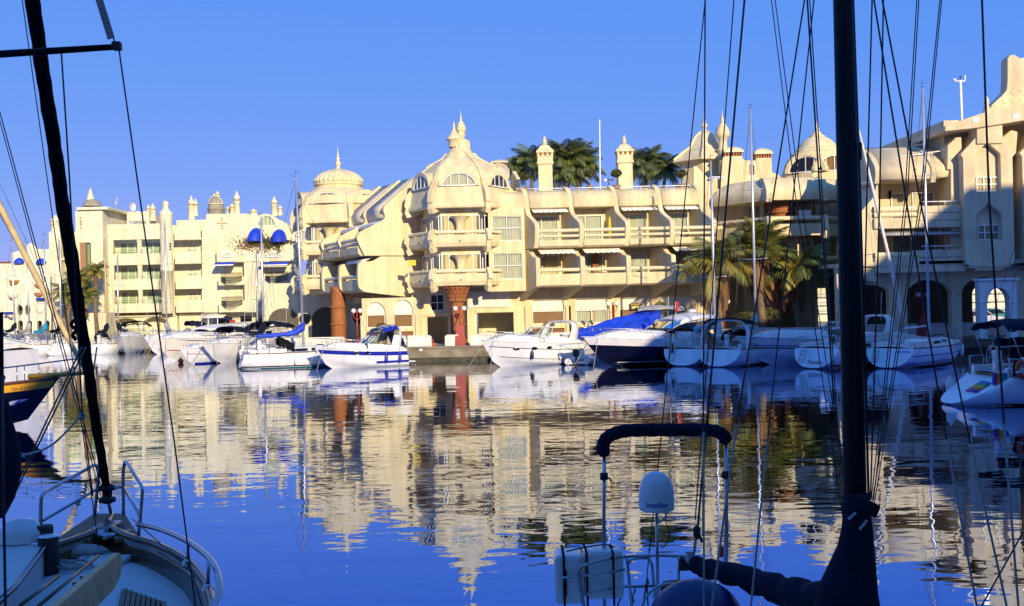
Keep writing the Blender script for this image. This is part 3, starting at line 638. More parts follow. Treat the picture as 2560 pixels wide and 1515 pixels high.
# chimneys
def chimney(T, u, vtop, Y, wd, z0, name='chimney'):
    X = ax(u, 430, Y); zt = az(u, vtop, Y); H = zt - z0; s_ = wd / 2; c = V((X, Y, 0)); o4 = -3 * PI / 4; r2 = math.sqrt(2)
    ch = MB().lathe([(s_ * .92 * r2, z0), (s_ * .92 * r2, z0 + H * .55)], 4, c, o4, smooth=False).build(name, 'stucco', T, bev=.02)
    MB().lathe([(s_ * r2, z0 + H * .55), (s_ * 1.1 * r2, z0 + H * .56), (s_ * 1.1 * r2, z0 + H * .58), (s_ * r2, z0 + H * .6), (s_ * r2, z0 + H * .685)], 4, c, o4, smooth=False).build('collar', 'stucco', ch, bev=.02)
    for i in range(4):
        for j in range(4):
            a = o4 + PI / 4 + i * PI / 2; n_ = V((math.cos(a), math.sin(a), 0)); tx = V((-n_.y, n_.x, 0))
            MB().obox(c + n_ * s_ * .93 + tx * (j - 1.5) * s_ * .6 + V((0, 0, z0 + H * .71)), tx * s_ * .15, n_ * s_ * .08, (0, 0, H * .026)).build('vent_pier', 'stucco', ch)
    MB().box(X - s_ * .8, X + s_ * .8, Y - s_ * .8, Y + s_ * .8, z0 + H * .685, z0 + H * .735).build('flue', 'tile_orange', ch)
    MB().lathe(bez2([(s_ * 1.18 * r2, z0 + H * .735), (s_ * 1.12 * r2, z0 + H * .77), (s_ * .85 * r2, z0 + H * .80), (s_ * .62 * r2, z0 + H * .845), (s_ * .28 * r2, z0 + H * .875), (.1, z0 + H * .885)], 3), 4, c, o4, smooth=False).build('chimney_cap', 'stucco', ch)
    MB().lathe([(.16, 0), (.2, .05), (.12, .12), (.2, .24), (.17, .36), (.07, .45), (.1, .55), (.03, .7), (.001, H * .115)], 12, c + V((0, 0, z0 + H * .883))).build('finial', 'stucco', ch)
chimney(MF, 1363, 343, 88, 1.22, 12.25); chimney(MF, 1562, 341, 88, 1.24, 12.25)
# small vents near the tower
def vent(T, u0, u1, v0, v1, Y, z0):
    x0, x1 = ax(u0, v0, Y), ax(u1, v0, Y); zt = az((u0 + u1) / 2, v0, Y); zb = az((u0 + u1) / 2, v1, Y); xm = (x0 + x1) / 2; hw = (x1 - x0) / 2
    ch = MB().box(x0 + hw * .1, x1 - hw * .1, Y - hw * .9, Y + hw * .9, z0, zb).build('chimney', 'stucco', T, bev=.02)
    n_ = 7
    for i in range(n_): x = x0 + hw * .15 + (2 * hw - hw * .3) * i / (n_ - 1); MB().box(x - .035, x + .035, Y - hw * .9, Y + hw * .9, zb + .002, zb + .28).build('brick_pier', 'tile_orange', ch)
    MB().box(x0 + hw * .25, x1 - hw * .25, Y - hw * .7, Y + hw * .7, zb + .001, zb + .27).build('flue', 'brick_red', ch)
    MB().lathe(bez2([(hw * 1.5, zb + .29), (hw * 1.45, zb + .4), (hw * 1.05, zb + (zt - zb) * .75), (.05, zt)], 4), 4, (xm, Y, 0), PI / 4, smooth=False).build('chimney_cap', 'stucco', ch)
vent(MF, 1229, 1269, 399, 418, 88, 12.2); 
MB().lathe(bez2([(.001, 0), (.5, .06), (.85, .22)], 4), 24).xf(Matrix.Translation(at(1247, 433, 86)) @ Matrix.Rotation(PI * .62, 4, 'X')).build('satellite_dish', 'white_wall', MF, solid=.02)
MB().prism([(0, 12.2), (2.2, 12.2), (2.2, 12.4), (1.5, 14.0), (1.2, 14.3), (0, 13.6)], (ax(1290, 440, 86), 84.5, 0), (-.25, .95, 0), (0, 0, 1), (.3, 0, 0)).build('stair_wall', 'stucco', MF, bev=.04)
def survey(u0, v0, k, Y):
    def g(x, y, Y_=Y): p = at(u0 + x / k, v0 + y / k, Y_); return (p.x, p.z)
    return g
# ------------------------------------------------------------------ left white apartment building
LY = 118.0; G1 = survey(0, 400, 2.968, LY); G2 = survey(400, 400, 2.968, LY)
def gbox(g, x0, x1, y0, y1, d0, d1, zb=None):     # box from survey readings; d = distance range
    a = g(x0, y1, d0); b_ = g(x1, y0, d0); return (a[0], b_[0], d0, d1, a[1] if zb is None else zb, b_[1])
ML = 'stucco_white'
LB = thing('apartment_building', 'white marina apartment building with three glazed balcony tiers and a round corner column', 'building', (G1(1000, 1300)[0], LY + 6, QZ))
# body of the block behind
MB().box(*gbox(G1, 750, 1484, 480, 1400, LY + 2.2, LY + 16, QZ)).build('body', ML, LB)
ox0, ox1 = G1(838, 600)[0], G1(1206, 600)[0]
lev = [(590, 697), (778, 886), (963, 1068)]
pl = MB(); bx = (G1(750, 600)[0], G1(1215, 600)[0])
plate(pl, rect(bx[0], bx[1], G1(0, 1155)[1] + .0, G1(1000, 475)[1]), [rect(ox0, ox1, G1(1000, b_)[1], G1(1000, a)[1]) for a, b_ in lev], (0, LY, 0), th=.35); pl.build('front_wall', ML, LB, bev=.02)
for a, b_ in lev:
    z0, z1 = G1(1000, b_)[1], G1(1000, a)[1]; xm = (ox0 + ox1) / 2
    MB().box(ox0 - .3, ox1 + .3, LY + .35, LY + 2.2, z0 - .25, z0 - .003).build('balcony_floor', ML, LB)
    MB().lathe([(.32, z0), (.28, z0 + .3), (.25, z1 - .4), (.29, z1 - .15), (.34, z1)], 16, (xm + .05, LY + .35, 0)).build('balcony_column', ML, LB)
    rl = MB().tube([(ox0, LY + .1, z0 + .18), (ox1, LY + .1, z0 + .18)], .03, 6).tube([(ox0, LY + .1, z0 + .38), (ox1, LY + .1, z0 + .38)], .02, 6); rl.build('rail', 'steel', LB)
    window(LB, (xm - 1.4, LY + 2.05, z0 - .6), 2.5, z1 - z0 + .4, 3, 1, 0, .45, glassm='pane_green'); window(LB, (xm + 1.4, LY + 2.05, z0 - .6), 2.5, z1 - z0 + .4, 3, 1, 0, .9, glassm='pane_green')
    for k in (0, 1):
        p = G1(1018 + 4 * k, b_ + 14 + 37 * k); MB().lathe([(.001, -.05), (.07, -.05), (.07, .02)], 8).xf(Matrix.Translation((p[0], LY - .01, p[1])) @ Matrix.Rotation(PI / 2, 4, 'X')).build('drain_hole', 'mast_black', LB)
# ground arches
pl = MB(); zt = G1(1000, 1155)[1]
a0, a1, b0, b1 = [G1(x, 1200, LY + .6)[0] for x in (838, 1030, 1058, 1248)]
plate(pl, rect(G1(790, 1200)[0], G1(1300, 1200)[0], QZ, zt), [arch_hole(a0, a1, QZ + .01, G1(900, 1215)[1], G1(900, 1175)[1]), arch_hole(b0, b1, QZ + .01, G1(1150, 1215)[1], G1(1150, 1165)[1])], (0, LY + .6, 0), th=.5); pl.build('arcade', ML, LB)
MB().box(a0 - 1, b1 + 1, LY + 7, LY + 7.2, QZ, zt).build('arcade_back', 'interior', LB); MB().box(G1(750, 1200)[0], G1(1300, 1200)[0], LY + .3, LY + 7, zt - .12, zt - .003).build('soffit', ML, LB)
MB().box(b0 + .3, b1 - .8, LY + 3.0, LY + 3.4, QZ, QZ + 2.2).build('kiosk', 'stucco_far', LB, bev=.1)
# round corner column with a spire
cx = G1(1243, 700)[0]; R0 = (G1(1290, 700)[0] - G1(1200, 700)[0]) / 2; cz = [G1(1243, y)[1] for y in (1140, 830, 795, 420, 400, 385, 345, 330, 290)]
MB().lathe([(R0 * .9, cz[0]), (R0, cz[0] + .2), (R0, cz[1]), (R0 * 1.04, cz[1]), (R0 * 1.04, cz[2]), (R0 * .97, cz[2]), (R0 * .97, cz[3] - .5), (R0 * 1.03, cz[3] - .4), (R0 * 1.03, cz[3])], 28, (cx, LY - .3, 0)).build('corner_column', ML, LB)
MB().lathe([(R0, cz[3]), (R0 * 1.12, cz[4]), (R0 * 1.0, cz[4] + .15), (R0 * .62, cz[5] + .2), (R0 * .40, cz[5] + .5), (R0 * .40, cz[6]), (R0 * .5, cz[6] + .05), (R0 * .5, cz[7]), (R0 * .46, cz[7] + .3), (R0 * .2, cz[8] - .5), (.001, cz[8])], 20, (cx, LY - .3, 0)).build('spire', ML, LB)
for yy in (625, 645, 665, 1000, 1022, 1045):
    p = G1(1278, yy); MB().box(-.08, .08, -.05, .05, -.08, .08).xf(Matrix.Translation((p[0], LY - .3 - R0 * .62, p[1])) @ Matrix.Rotation(PI / 4, 4, 'Y')).build('vent_diamond', 'mast_black', LB)
# side bays with small arched windows
sx = (G2(105, 600)[0], G2(298, 600)[0])
for a, b_ in ((490, 592), (680, 770), (860, 957), (1040, 1132)):
    z0, z1 = G2(200, b_)[1], G2(200, a)[1]; MB().box(sx[0], sx[1], LY + .1, LY + .4, z0, z1).build('balcony_front', ML, LB, bev=.03)
    MB().box(sx[0], sx[1], LY + .4, LY + 2.2, z0, z0 + .22).build('balcony_floor', ML, LB)
for a, b_ in ((597, 678), (780, 858), (966, 1038)):
    z0 = G2(200, b_ - 5)[1]; xm = G2(192, 600)[0]
    arch_window(LB, (xm, LY + 2.14, z0 + .35), 1.15, .42, 2); window(LB, (xm, LY + 2.14, z0 - .7), 1.15, 1.05, 2, 1, 0, 1.0); window(LB, (G2(278, 600)[0], LY + 2.14, z0 - .6), .5, 1.3, 1, 1, 0, .9)
# plain wall, curved parapet
pl = MB(); g = G2
prof = [g(295, 1132), g(640, 1132), g(640, 1030)] + [g(x, y) for x, y in ((990, 1030), (990, 600), (930, 470), (880, 440), (840, 430), (800, 405), (760, 400), (700, 412), (660, 405), (640, 395), (600, 392), (560, 400), (520, 395), (330, 395), (325, 440), (295, 440))]
plate(pl, prof, [], (0, LY + .8, 0), th=2.0); pl.build('side_wall', ML, LB, bev=.04)
MB().box(g(105, 600)[0], g(330, 600)[0], LY + .9, LY + 2.6, g(200, 490)[1] - .5, g(200, 440)[1]).build('roof_parapet', ML, LB, bev=.04)
for dx, dy in ((0, 0), (0, -18), (0, 18), (0, -36), (0, 36), (-16, 0), (16, 0), (-32, 0), (32, 0)):
    p = g(446 + dx, 465 + dy); MB().box(-.065, .065, -.06, .06, -.065, .065).xf(Matrix.Translation((p[0], LY + .78, p[1])) @ Matrix.Rotation(PI / 4, 4, 'Y')).build('vent_diamond', 'panel_brown', LB)
# balcony stacks on the right half
def stack(x0, x1, tiers, Y):
    a, b_ = G2(x0, 900, Y)[0], G2(x1, 900, Y)[0]
    for (y0, y1, y2) in tiers:            # opening top, parapet top, parapet bottom
        zt, zp, zb = G2(500, y0, Y)[1], G2(500, y1, Y)[1], G2(500, y2, Y)[1]
        MB().box(a, b_, Y, Y + 3, zb, zb + .25).build('balcony_floor', ML, LB); MB().box(a, b_, Y - .02, Y + .2, zb - .003, zp).build('balcony_front', ML, LB, bev=.03)
        window(LB, ((a + b_) / 2 + .3, Y + 1.95, zp - .6), (b_ - a) * .8, zt - zp + .5, 3, 1, 0, .6, glassm='pane_green')
        pb = MB(); xm = (a + b_) / 2
        pb.sheet(lambda s_, r_: V((a + .3 + (b_ - a - .6) * s_, Y - .06 - .75 * math.sin(s_ * PI) ** .7, zp - .35 + .75 * r_ - .3 * math.sin(s_ * PI) * (1 - r_))), 24, 1); pb.build('belly_rail', 'vinyl', LB)
        pr = MB()
        for r_ in (0, .5, 1): pr.tube([V((a + .3 + (b_ - a - .6) * s_ / 24, Y - .07 - .75 * math.sin(s_ / 24 * PI) ** .7, zp - .35 + .75 * r_ - .3 * math.sin(s_ / 24 * PI) * (1 - r_))) for s_ in range(25)], .03, 5)
        pr.build('belly_rail_bars', 'wire', LB)
stack(432, 630, ((768, 868, 930), (952, 1045, 1130)), LY - .6); stack(760, 975, ((768, 868, 935), (945, 1040, 1110)), LY - .6)
zz = [G2(500, y)[1] for y in (665, 762)]
MB().box(G2(430, 700)[0], G2(975, 700)[0], LY - .65, LY + 2, zz[1], zz[0]).build('upper_terrace', ML, LB, bev=.05)
MB().box(G2(632, 900)[0], G2(760, 900)[0], LY - .5, LY + 2, G2(700, 1130)[1], zz[1] - .003).build('wall_pier', ML, LB, bev=.05)
for xm, hw in ((510, 38), (855, 62)):
    p = G2(xm, 722); MB().prism(arc(0, 0, hw * .0145 + .08, .58, 0, PI, 14), (p[0], LY - .70, p[1]), (1, 0, 0), (0, 0, 1), (0, .12, 0)).build('fan_light', 'white_wall', LB); arch_window(LB, (p[0], LY - .78, p[1] + .03), hw * .029, .48, 3)
for xm in (500, 865):
    p = G2(xm, 765); wd = 1.05 if xm < 600 else 1.5
    MB().sheet(lambda s_, r_: V((p[0] - wd + 2 * wd * s_, LY - .7 - .9 * r_, p[1] + .1 - .3 * r_)), 2, 2).build('awning', 'blue_canvas', LB, solid=.03); MB().box(p[0] - wd, p[0] + wd, LY - 1.62, LY - 1.58, p[1] - .32, p[1] - .2).build('valance', 'white_paint', LB)
# barrel vaults with blue hood awnings
for xm, hw, y0, y1 in ((720, 82, 480, 590), (890, 80, 490, 595), (1050, 70, 495, 600)):
    p = G2(xm, y1); q_ = G2(xm, y0); a = G2(xm - hw, y1)[0]; b_ = G2(xm + hw, y1)[0]; r = (b_ - a) / 2; hh = q_[1] - p[1]
    MB().prism(arc(0, 0, r, hh, 0, PI, 20) + arc(0, 0, r - .35, hh - .35, PI, 0, 20), (p[0], LY - .3, p[1]), (1, 0, 0), (0, 0, 1), (-.9, 5.5, 0), True).build('barrel_vault', ML, LB)
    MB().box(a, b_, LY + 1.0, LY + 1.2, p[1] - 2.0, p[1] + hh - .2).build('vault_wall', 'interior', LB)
    if xm < 1000:
        MB().sheet(lambda s_, r_: V((p[0] + (r - .35) * math.cos(s_ * PI) , LY - .32 - 1.5 * math.sin(r_ * PI / 2) * (math.sin(s_ * PI) ** .6), p[1] + (hh - .35) * math.sin(s_ * PI) * math.cos(r_ * PI / 2) - .25 * r_)), 20, 8).build('hood_awning', 'blue_canvas', LB)
    else:
        arch_window(LB, (p[0], LY - .1, p[1]), 2 * r - .8, hh - .4, 4); window(LB, (p[0], LY - .1, p[1] - 1.3), 2 * r - .8, 1.3, 4, 1, 0, .9)
    MB().box(a - .1, b_ + .1, LY - .5, LY - .3, p[1] - 2.0, p[1] - .55).build('terrace_wall', ML, LB, bev=.03)
    # balcony planting
for xm, w_, nn in ((690, 1.6, 420), (810, .6, 200), (890, .5, 160)):
    p = G2(xm, 640); lf = MB()
    for i in range(nn):
        c = V((p[0] + random.gauss(0, w_ * .55), LY - .75 + random.gauss(0, .2), p[1] + .2 + random.gauss(0, .45))); a = V((random.uniform(-1, 1), random.uniform(-1, 1), random.uniform(-1, 1))).normalized() * .13; b_ = V((random.uniform(-1, 1), random.uniform(-1, 1), random.uniform(-1, 1))).normalized() * .08
        lf.add([c - a, c + b_, c + a, c - b_], [(0, 1, 2, 3)])
    o = lf.build('balcony_plants', 'palm_dry' if xm == 690 else 'leaf_small', LB); o['kind'] = 'stuff'
# glass arch dormer
p = G2(775, 485); MB().prism(arc(0, 0, 1.25, 1.3, 0, PI, 18) + arc(0, 0, 1.02, 1.07, PI, 0, 18), (p[0], LY + .5, p[1]), (1, 0, 0), (0, 0, 1), (0, 4, 0), True).build('dormer_hood', ML, LB); arch_window(LB, (p[0], LY + .7, p[1]), 2.04, 1.07, 5, glassm='pane_green')
# ground floor right: overhang, shopfronts, arches
zt = G2(500, 1132)[1]; pl = MB(); r0, r1 = G2(320, 1200)[0], G2(1000, 1200)[0]
hl = [rect(G2(318, 1)[0] + .3, G2(490, 1)[0], QZ + .01, G2(400, 1168)[1]), rect(G2(545, 1)[0], G2(636, 1)[0], QZ + .01, G2(590, 1160)[1]), arch_hole(G2(668, 1)[0], G2(724, 1)[0], QZ + .01, G2(690, 1185)[1], G2(690, 1152)[1]), arch_hole(G2(762, 1)[0], G2(975, 1)[0], QZ + .01, G2(860, 1190)[1], G2(860, 1150)[1])]
plate(pl, rect(G2(90, 1)[0], r1, QZ, zt), hl, (0, LY + 1.2, 0), th=.4); pl.build('ground_floor_wall', ML, LB)
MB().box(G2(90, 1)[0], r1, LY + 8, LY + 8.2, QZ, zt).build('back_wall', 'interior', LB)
MB().box(G2(560, 1)[0] - 1.3, G2(560, 1)[0] - .7, LY + 1.0, LY + 1.19, G2(0, 1232)[1], G2(0, 1200)[1]).build('fire_box', 'red_paint', LB)
p0 = G2(318, 1168); p1 = G2(490, 1168)
cn = MB().sheet(lambda s_, r_: V((p0[0] + (p1[0] - p0[0]) * s_, LY - 2.4 * r_ + 1.2, p0[1] + .5 - .55 * r_)), 2, 2).build('shop_canopy', 'white_wall', LB, solid=.05)
for s_ in (.35, .75): MB().tube([(p0[0] + (p1[0] - p0[0]) * s_, LY - 1.1, QZ + .01), (p0[0] + (p1[0] - p0[0]) * s_, LY - 1.1, p0[1])], .06, 6).build('canopy_post', 'white_paint', LB)
# roofscape: spires and the stone cupola
def spire(T, g, x, ytop, ybot, wd, Y, m=ML):
    c = g(x, ybot, Y); zt = g(x, ytop, Y)[1]; H = zt - c[1]; r = wd / 2
    MB().lathe([(r * 1.1, -.2), (r, .05), (r * .92, H * .45), (r * 1.2, H * .48), (r * 1.2, H * .52), (r * .8, H * .54), (r * .75, H * .62), (r * 1.05, H * .65), (r * .95, H * .72), (r * .5, H * .82), (r * .25, H * .86), (r * .42, H * .90), (r * .15, H * .95), (.001, H)], 14, (c[0], Y, c[1])).build('spire', m, T)
    for i in range(5):
        a = -PI + i * PI / 4; MB().obox((c[0] + r * .78 * math.cos(a), Y + r * .78 * math.sin(a), c[1] + H * .58), (.07, 0, 0), (0, .07, 0), (0, 0, H * .03)).build('spire_opening', 'panel_brown', T)
spire(LB, G2, 235, 262, 432, .75, LY + 5); spire(LB, G2, 266, 282, 405, .5, LY + 5); spire(LB, G2, 572, 225, 400, .72, LY + 6); spire(LB, G2, 536, 318, 400, .6, LY + 5); spire(LB, G2, 850, 268, 405, .75, LY + 6); spire(LB, G2, 892, 335, 400, .5, LY + 6)
spire(LB, G1, 818, 345, 420, .5, LY + 4); spire(LB, G2, 695, 362, 408, .9, LY + 5); spire(LB, G2, 505, 340, 400, .45, LY + 6); spire(LB, G1, 775, 360, 480, .9, LY + 1); spire(LB, G1, 1135, 318, 440, .7, LY + 5); spire(LB, G1, 1102, 330, 400, .45, LY + 6)
c = G2(417, 390, LY + 4); rr = (G2(476, 390, LY + 4)[0] - G2(358, 390, LY + 4)[0]) / 2; cc_ = (c[0], LY + 4, c[1]); hh = G2(417, 330, LY + 4)[1] - c[1]
MB().lathe([(rr, -.3), (rr, hh * .35), (rr * 1.08, hh * .38), (rr * 1.08, hh * .5), (rr * .95, hh * .52), (rr * .95, hh * .95)], 20, cc_).build('stone_drum', 'stone_dome', LB)
MB().lathe([(rr * .9, hh * .95), (rr * 1.12, hh), (rr * 1.12, hh * 1.08), (rr * .8, hh * 1.1)], 20, cc_).build('cornice', ML, LB); MB().lathe(arc(0, hh * 1.08, rr * .8, hh * .9, 0, PI / 2 - .05, 8), 20, cc_).build('stone_cupola', 'stone_dome', LB)
for s_ in (-1, 0, 1): MB().tube([(c[0] + rr * .82 * math.cos(a_) * (1 if s_ else 1), LY + 4 - rr * (.5 if s_ == 0 else .8) * math.sin(a_) * (.3 + .7 * (s_ == 0)) , c[1] + hh * 1.08 + hh * .92 * math.sin(a_)) for a_ in [i * PI / 16 for i in range(17)]], .06, 6).build('cupola_rib', ML, LB)
spire(LB, G2, 428, 228, 300, .5, LY + 4); spire(LB, G2, 405, 245, 300, .4, LY + 4.5)
# penthouse with scalloped parapet
x0, x1 = G1(845, 400)[0], G1(1015, 400)[0]; z0, z1 = G1(900, 470)[1], G1(900, 372)[1]
sc_ = [(x0, z0), (x1, z0), (x1, z1)]
for i in range(3): xm = x1 - (x1 - x0) * (i + .5) / 3; sc_ += arc(xm, z1, (x1 - x0) / 6, .2, 0, PI, 8)[1:]
pl = MB(); plate(pl, sc_, [rect(x0 + .2, x1 - .35, z0 + .1, G1(900, 430)[1])], (0, LY + 4, 0), th=.4); pl.build('penthouse', ML, LB); MB().box(x0, x1, LY + 6, LY + 9, z0, z1 - .1).build('penthouse_wall', 'stucco_buff', LB)
for i in range(16): MB().box(x0 + .3 + i * .13, x0 + .33 + i * .13, LY + 3.7, LY + 3.76, z0 + .1, z0 + 1.0).build('railing_bar', 'white_paint', LB)
MB().lathe(bez2([(.001, 0), (.3, .04), (.5, .15)], 4), 20).xf(Matrix.Translation((G1(882, 322)[0], LY + 4, G1(882, 325)[1])) @ Matrix.Rotation(1.2, 4, 'Z') @ Matrix.Rotation(PI * .5, 4, 'X')).build('satellite_dish', 'white_wall', LB, solid=.02)
an = MB().tube([(G1(785, 345)[0], LY + 3, G1(785, 350)[1]), (G1(785, 345)[0], LY + 3, G1(785, 255)[1])], .05, 6)
for i, y in enumerate((262, 275, 290, 305)): p = G1(785, y); an.tube([(p[0] - .3, LY + 3, p[1]), (p[0] + .3, LY + 3, p[1] + .03)], .02, 5)
an.build('antenna', 'aluminium', LB)
# roof fan light
p = G1(1015, 524); MB().prism(arc(0, 0, 1.3, .45, 0, PI, 16) + arc(0, 0, 1.2, .36, PI, 0, 16), (p[0], LY - .06, p[1]), (1, 0, 0), (0, 0, 1), (0, .058, 0)).build('arch_moulding', ML, LB)

# stone-domed stair tower and slim tower at its left
ST = thing('stair_tower', 'white square stair tower with a grey stone dome behind the left palm', 'building', (G1(680, 1300)[0], LY + 1, QZ))
MB().box(*gbox(G1, 580, 758, 372, 1400, LY - 1.5, LY + 6, QZ)).build('shaft', ML, ST, bev=.04); a = gbox(G1, 566, 800, 345, 372, LY - 1.9, LY + 6.4); MB().box(*a).build('cornice', ML, ST, bev=.06)
p = G1(682, 345, LY + 2); r = (G1(748, 345, LY + 2)[0] - p[0]); MB().lathe(arc(0, 0, r, r * .85, 0, PI / 2 - .03, 8), 24, (p[0], LY + 2, p[1])).build('stone_dome', 'stone_dome', ST)
p2 = G1(672, 290, LY + 2); MB().lathe([(.42, -.1), (.4, .1), (.3, .2), (.36, .38), (.2, .46), (.28, .62), (.14, .74), (.2, .88), (.08, 1.05), (.001, 1.25)], 14, (p2[0], LY + 2, p2[1])).build('finial', ML, ST)
for yy in (430, 455, 468, 480, 505): pp = G1(601, yy, LY - 1.5); MB().box(-.08, .08, -.05, .05, -.08, .08).xf(Matrix.Translation((pp[0], LY - 1.5, pp[1])) @ Matrix.Rotation(PI / 4, 4, 'Y')).build('vent_diamond', 'tile_orange', ST)
MB().box(*gbox(G1, 600, 640, 612, 960, LY - 1.75, LY - 1.5)).build('stair_glazing', 'panel_brown', ST); MB().box(*gbox(G1, 640, 664, 612, 960, LY - 1.9, LY - 1.5)).build('stair_glazing', 'pane_green', ST)
MB().box(*gbox(G1, 545, 782, 1132, 1400, LY - 4.5, LY - 1.6, QZ)).build('base_block', ML, ST, bev=.05)
MB().box(*gbox(G1, 440, 582, 532, 1400, LY + .2, LY + 8, QZ)).build('link_wall', ML, ST)
for y0, y1 in ((635, 725), (810, 905), (985, 1080)): 
    q_ = gbox(G1, 460, 575, y0, y1, LY, LY + .3); window(ST, ((q_[0] + q_[1]) / 2, LY + .1, q_[4]), q_[1] - q_[0], q_[5] - q_[4], 3, 1, 0, .5, glassm='pane_green'); MB().box(q_[0] - .3, q_[1] + .4, LY - .9, LY + .15, q_[4] - .3, q_[4] - .05).build('balcony', ML, ST, bev=.03)
MB().box(*gbox(G1, 380, 448, 532, 1400, LY - 1, LY + 7, QZ)).build('slim_shaft', ML, ST, bev=.04); spire(ST, G1, 414, 405, 535, 1.1, LY + 2)

# ------------------------------------------------------------------ far left block with blue hoods
FY = 165.0; GF = survey(0, 560, 4.365, FY)
FB = thing('apartment_building', 'distant white block at far left with two blue hood awnings', 'building', (GF(300, 1200)[0], FY + 6, QZ))
pl = MB(); ar = []
for x in (222, 322, 430, 512): a = GF(x - 28, 1100)[0]; b_ = GF(x + 28, 1100)[0]; ar.append(arch_hole(a, b_, QZ + .01, GF(x, 1080)[1], GF(x, 1052)[1]))
for x in (217, 300): ar.append(arc(GF(x, 935)[0], GF(x, 940)[1], .45, .85, 0, 2 * PI, 16)[:-1])
top = [GF(580, 275)[0:2], GF(440, 275), GF(400, 270), GF(380, 245), GF(335, 205), GF(300, 225), GF(250, 280), GF(150, 310), GF(120, 320)]
plate(pl, [(GF(120, 0)[0], QZ), (GF(580, 0)[0], QZ)] + list(top), ar, (0, FY, 0), th=.6); pl.build('front_wall', 'stucco_far', FB)
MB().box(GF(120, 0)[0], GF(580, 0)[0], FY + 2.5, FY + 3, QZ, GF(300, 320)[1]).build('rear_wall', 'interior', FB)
MB().box(GF(-400, 0)[0], GF(118, 0)[0], FY + 1, FY + 12, QZ, GF(60, 420)[1]).build('side_block', 'stucco_far', FB); MB().box(GF(-400, 0)[0], GF(125, 0)[0], FY + .6, FY + 12, GF(60, 420)[1] + .01, GF(60, 408)[1]).build('roof_slab', 'brick_red', FB)
for x, y in ((215, 430), (455, 435)):
    p = GF(x, y); MB().sheet(lambda s_, r_: V((p[0] + .75 * math.cos(s_ * PI), FY - .05 - .8 * math.sin(r_ * PI / 2) * (math.sin(s_ * PI) ** .6), p[1] + .85 * math.sin(s_ * PI) * math.cos(r_ * PI / 2))), 16, 6).build('hood_awning', 'blue_canvas', FB)
for x, y, w_, h_ in ((262, 540, .72, 1.5), (265, 750, .72, 1.5), (372, 725, .6, 1.4), (60, 690, 1.0, 1.5), (20, 470, .9, .6), (60, 810, .9, 1.0), (455, 540, .7, 1.0)):
    p = GF(x, y); window(FB, (p[0], FY - .05 if x > 120 else FY + .95, p[1]), w_, h_, 2, 2, 0, .5)
for x, y, w_ in ((150, 800, 1.7), (430, 785, 1.5), (160, 650, 1.6), (430, 690, 1.5), (440, 965, 1.1), (130, 1010, 1.5)):
    p = GF(x, y); MB().lathe(arc(0, 0, w_ / 2, .7, 0, -PI / 2.2, 6), 20, (p[0], FY - .1, p[1] + .5), PI, 2 * PI, sy=.7).build('balcony_basin', 'tile_orange' if y < 800 else 'stucco_far', FB)
for x, y in ((470, 830), (110, 985)): p = GF(x, y); MB().box(p[0] - .75, p[0] + .75, FY - .8, FY - .05, p[1], p[1] + .35).build('awning', 'blue_stripe', FB)
MB().box(GF(-20, 0)[0], GF(130, 0)[0], FY - 10, FY - 9.5, QZ, GF(60, 1030, FY - 10)[1]).build('brick_annexe', 'brick_red', FB)
MB().box(GF(555, 0)[0], GF(600, 0)[0], FY - .5, FY + 8, QZ, GF(570, 275)[1]).build('end_pier', 'stucco_far', FB)

# ------------------------------------------------------------------ pavilion with a pyramid roof and the roofscape right of the facade
G5 = survey(1600, 280, 2.473, 84)
PV = thing('roof_pavilion', 'cream pavilion with a concave pyramid roof above the rooftop terrace', 'building', (G5(400, 330, 90)[0], 90, 12.28))
c = V((G5(403, 330, 90)[0], 90, 0)); ze = G5(300, 318, 90)[1]; za = G5(403, 118, 90)[1]; R_ = (G5(560, 318, 90)[0] - G5(150, 318, 90)[0]) / 2 * 1.02
MB().lathe([(R_ * .72, 12.3), (R_ * .72, ze)], 6, c, -PI / 2 - PI / 6 + .25, smooth=False).build('wall', 'stucco', PV)
rf = MB().lathe(bez2([(R_ * .7, ze - .02), (R_, ze), (R_ * 1.0, ze + .16), (R_ * .86, ze + .45), (R_ * .62, ze + .95), (R_ * .46, ze + (za - ze) * .48), (R_ * .30, ze + (za - ze) * .78), (R_ * .12, ze + (za - ze) * .96), (.1, za)], 4), 6, c, -PI / 2 - PI / 6 + .25, smooth=False).build('roof', 'stucco', PV)
for i in range(6):
    a = -PI / 2 - PI / 6 + .25 + i * PI / 3; d = V((math.cos(a), math.sin(a), 0)); pr = [(R_, .2), (R_ * .86, .5), (R_ * .62, 1.0), (R_ * .46, (za - ze) * .5), (R_ * .30, (za - ze) * .80), (R_ * .12, (za - ze) * .97)]
    MB().tube([c + d * r + V((0, 0, ze + z)) for r, z in bez2(pr, 3)], .11, 6).build('hip_rib', 'stucco', rf)
finial(MB(), c, 1) ; f_ = MB(); finial(f_, c + V((0, 0, za - .05)), .95); f_.build('finial', 'stucco', PV)
p = G5(513, 240, 88); MB().lathe([(.42, -1), (.40, .9), (.56, 1.0), (.36, 1.1), (.36, 1.9), (.55, 2.0), (.62, 2.2), (.52, 2.6), (.30, 2.95), (.1, 3.2), (.16, 3.35), (.04, 3.7), (.001, 4.3)], 14, (p[0], 88, p[1] - .9)).build('minaret', 'stucco', PV)
RB = thing('stepped_roof_block', 'cream stepped roof block with arched red door and brick-vented chimneys', 'building', (G5(640, 500)[0], 86, QZ))
MB().prism([G5(x, y, 84) for x, y in ((330, 640), (330, 335), (350, 335), (455, 440), (455, 1480), (330, 1480))], (0, 84, 0), (1, 0, 0), (0, 0, 1), (0, .4, 0)).build('raked_wall', 'stucco', RB, bev=.04)
MB().box(G5(400, 0, 86)[0], G5(860, 0, 86)[0], 86, 94, QZ, G5(600, 405, 86)[1]).build('body', 'stucco', RB, bev=.04)
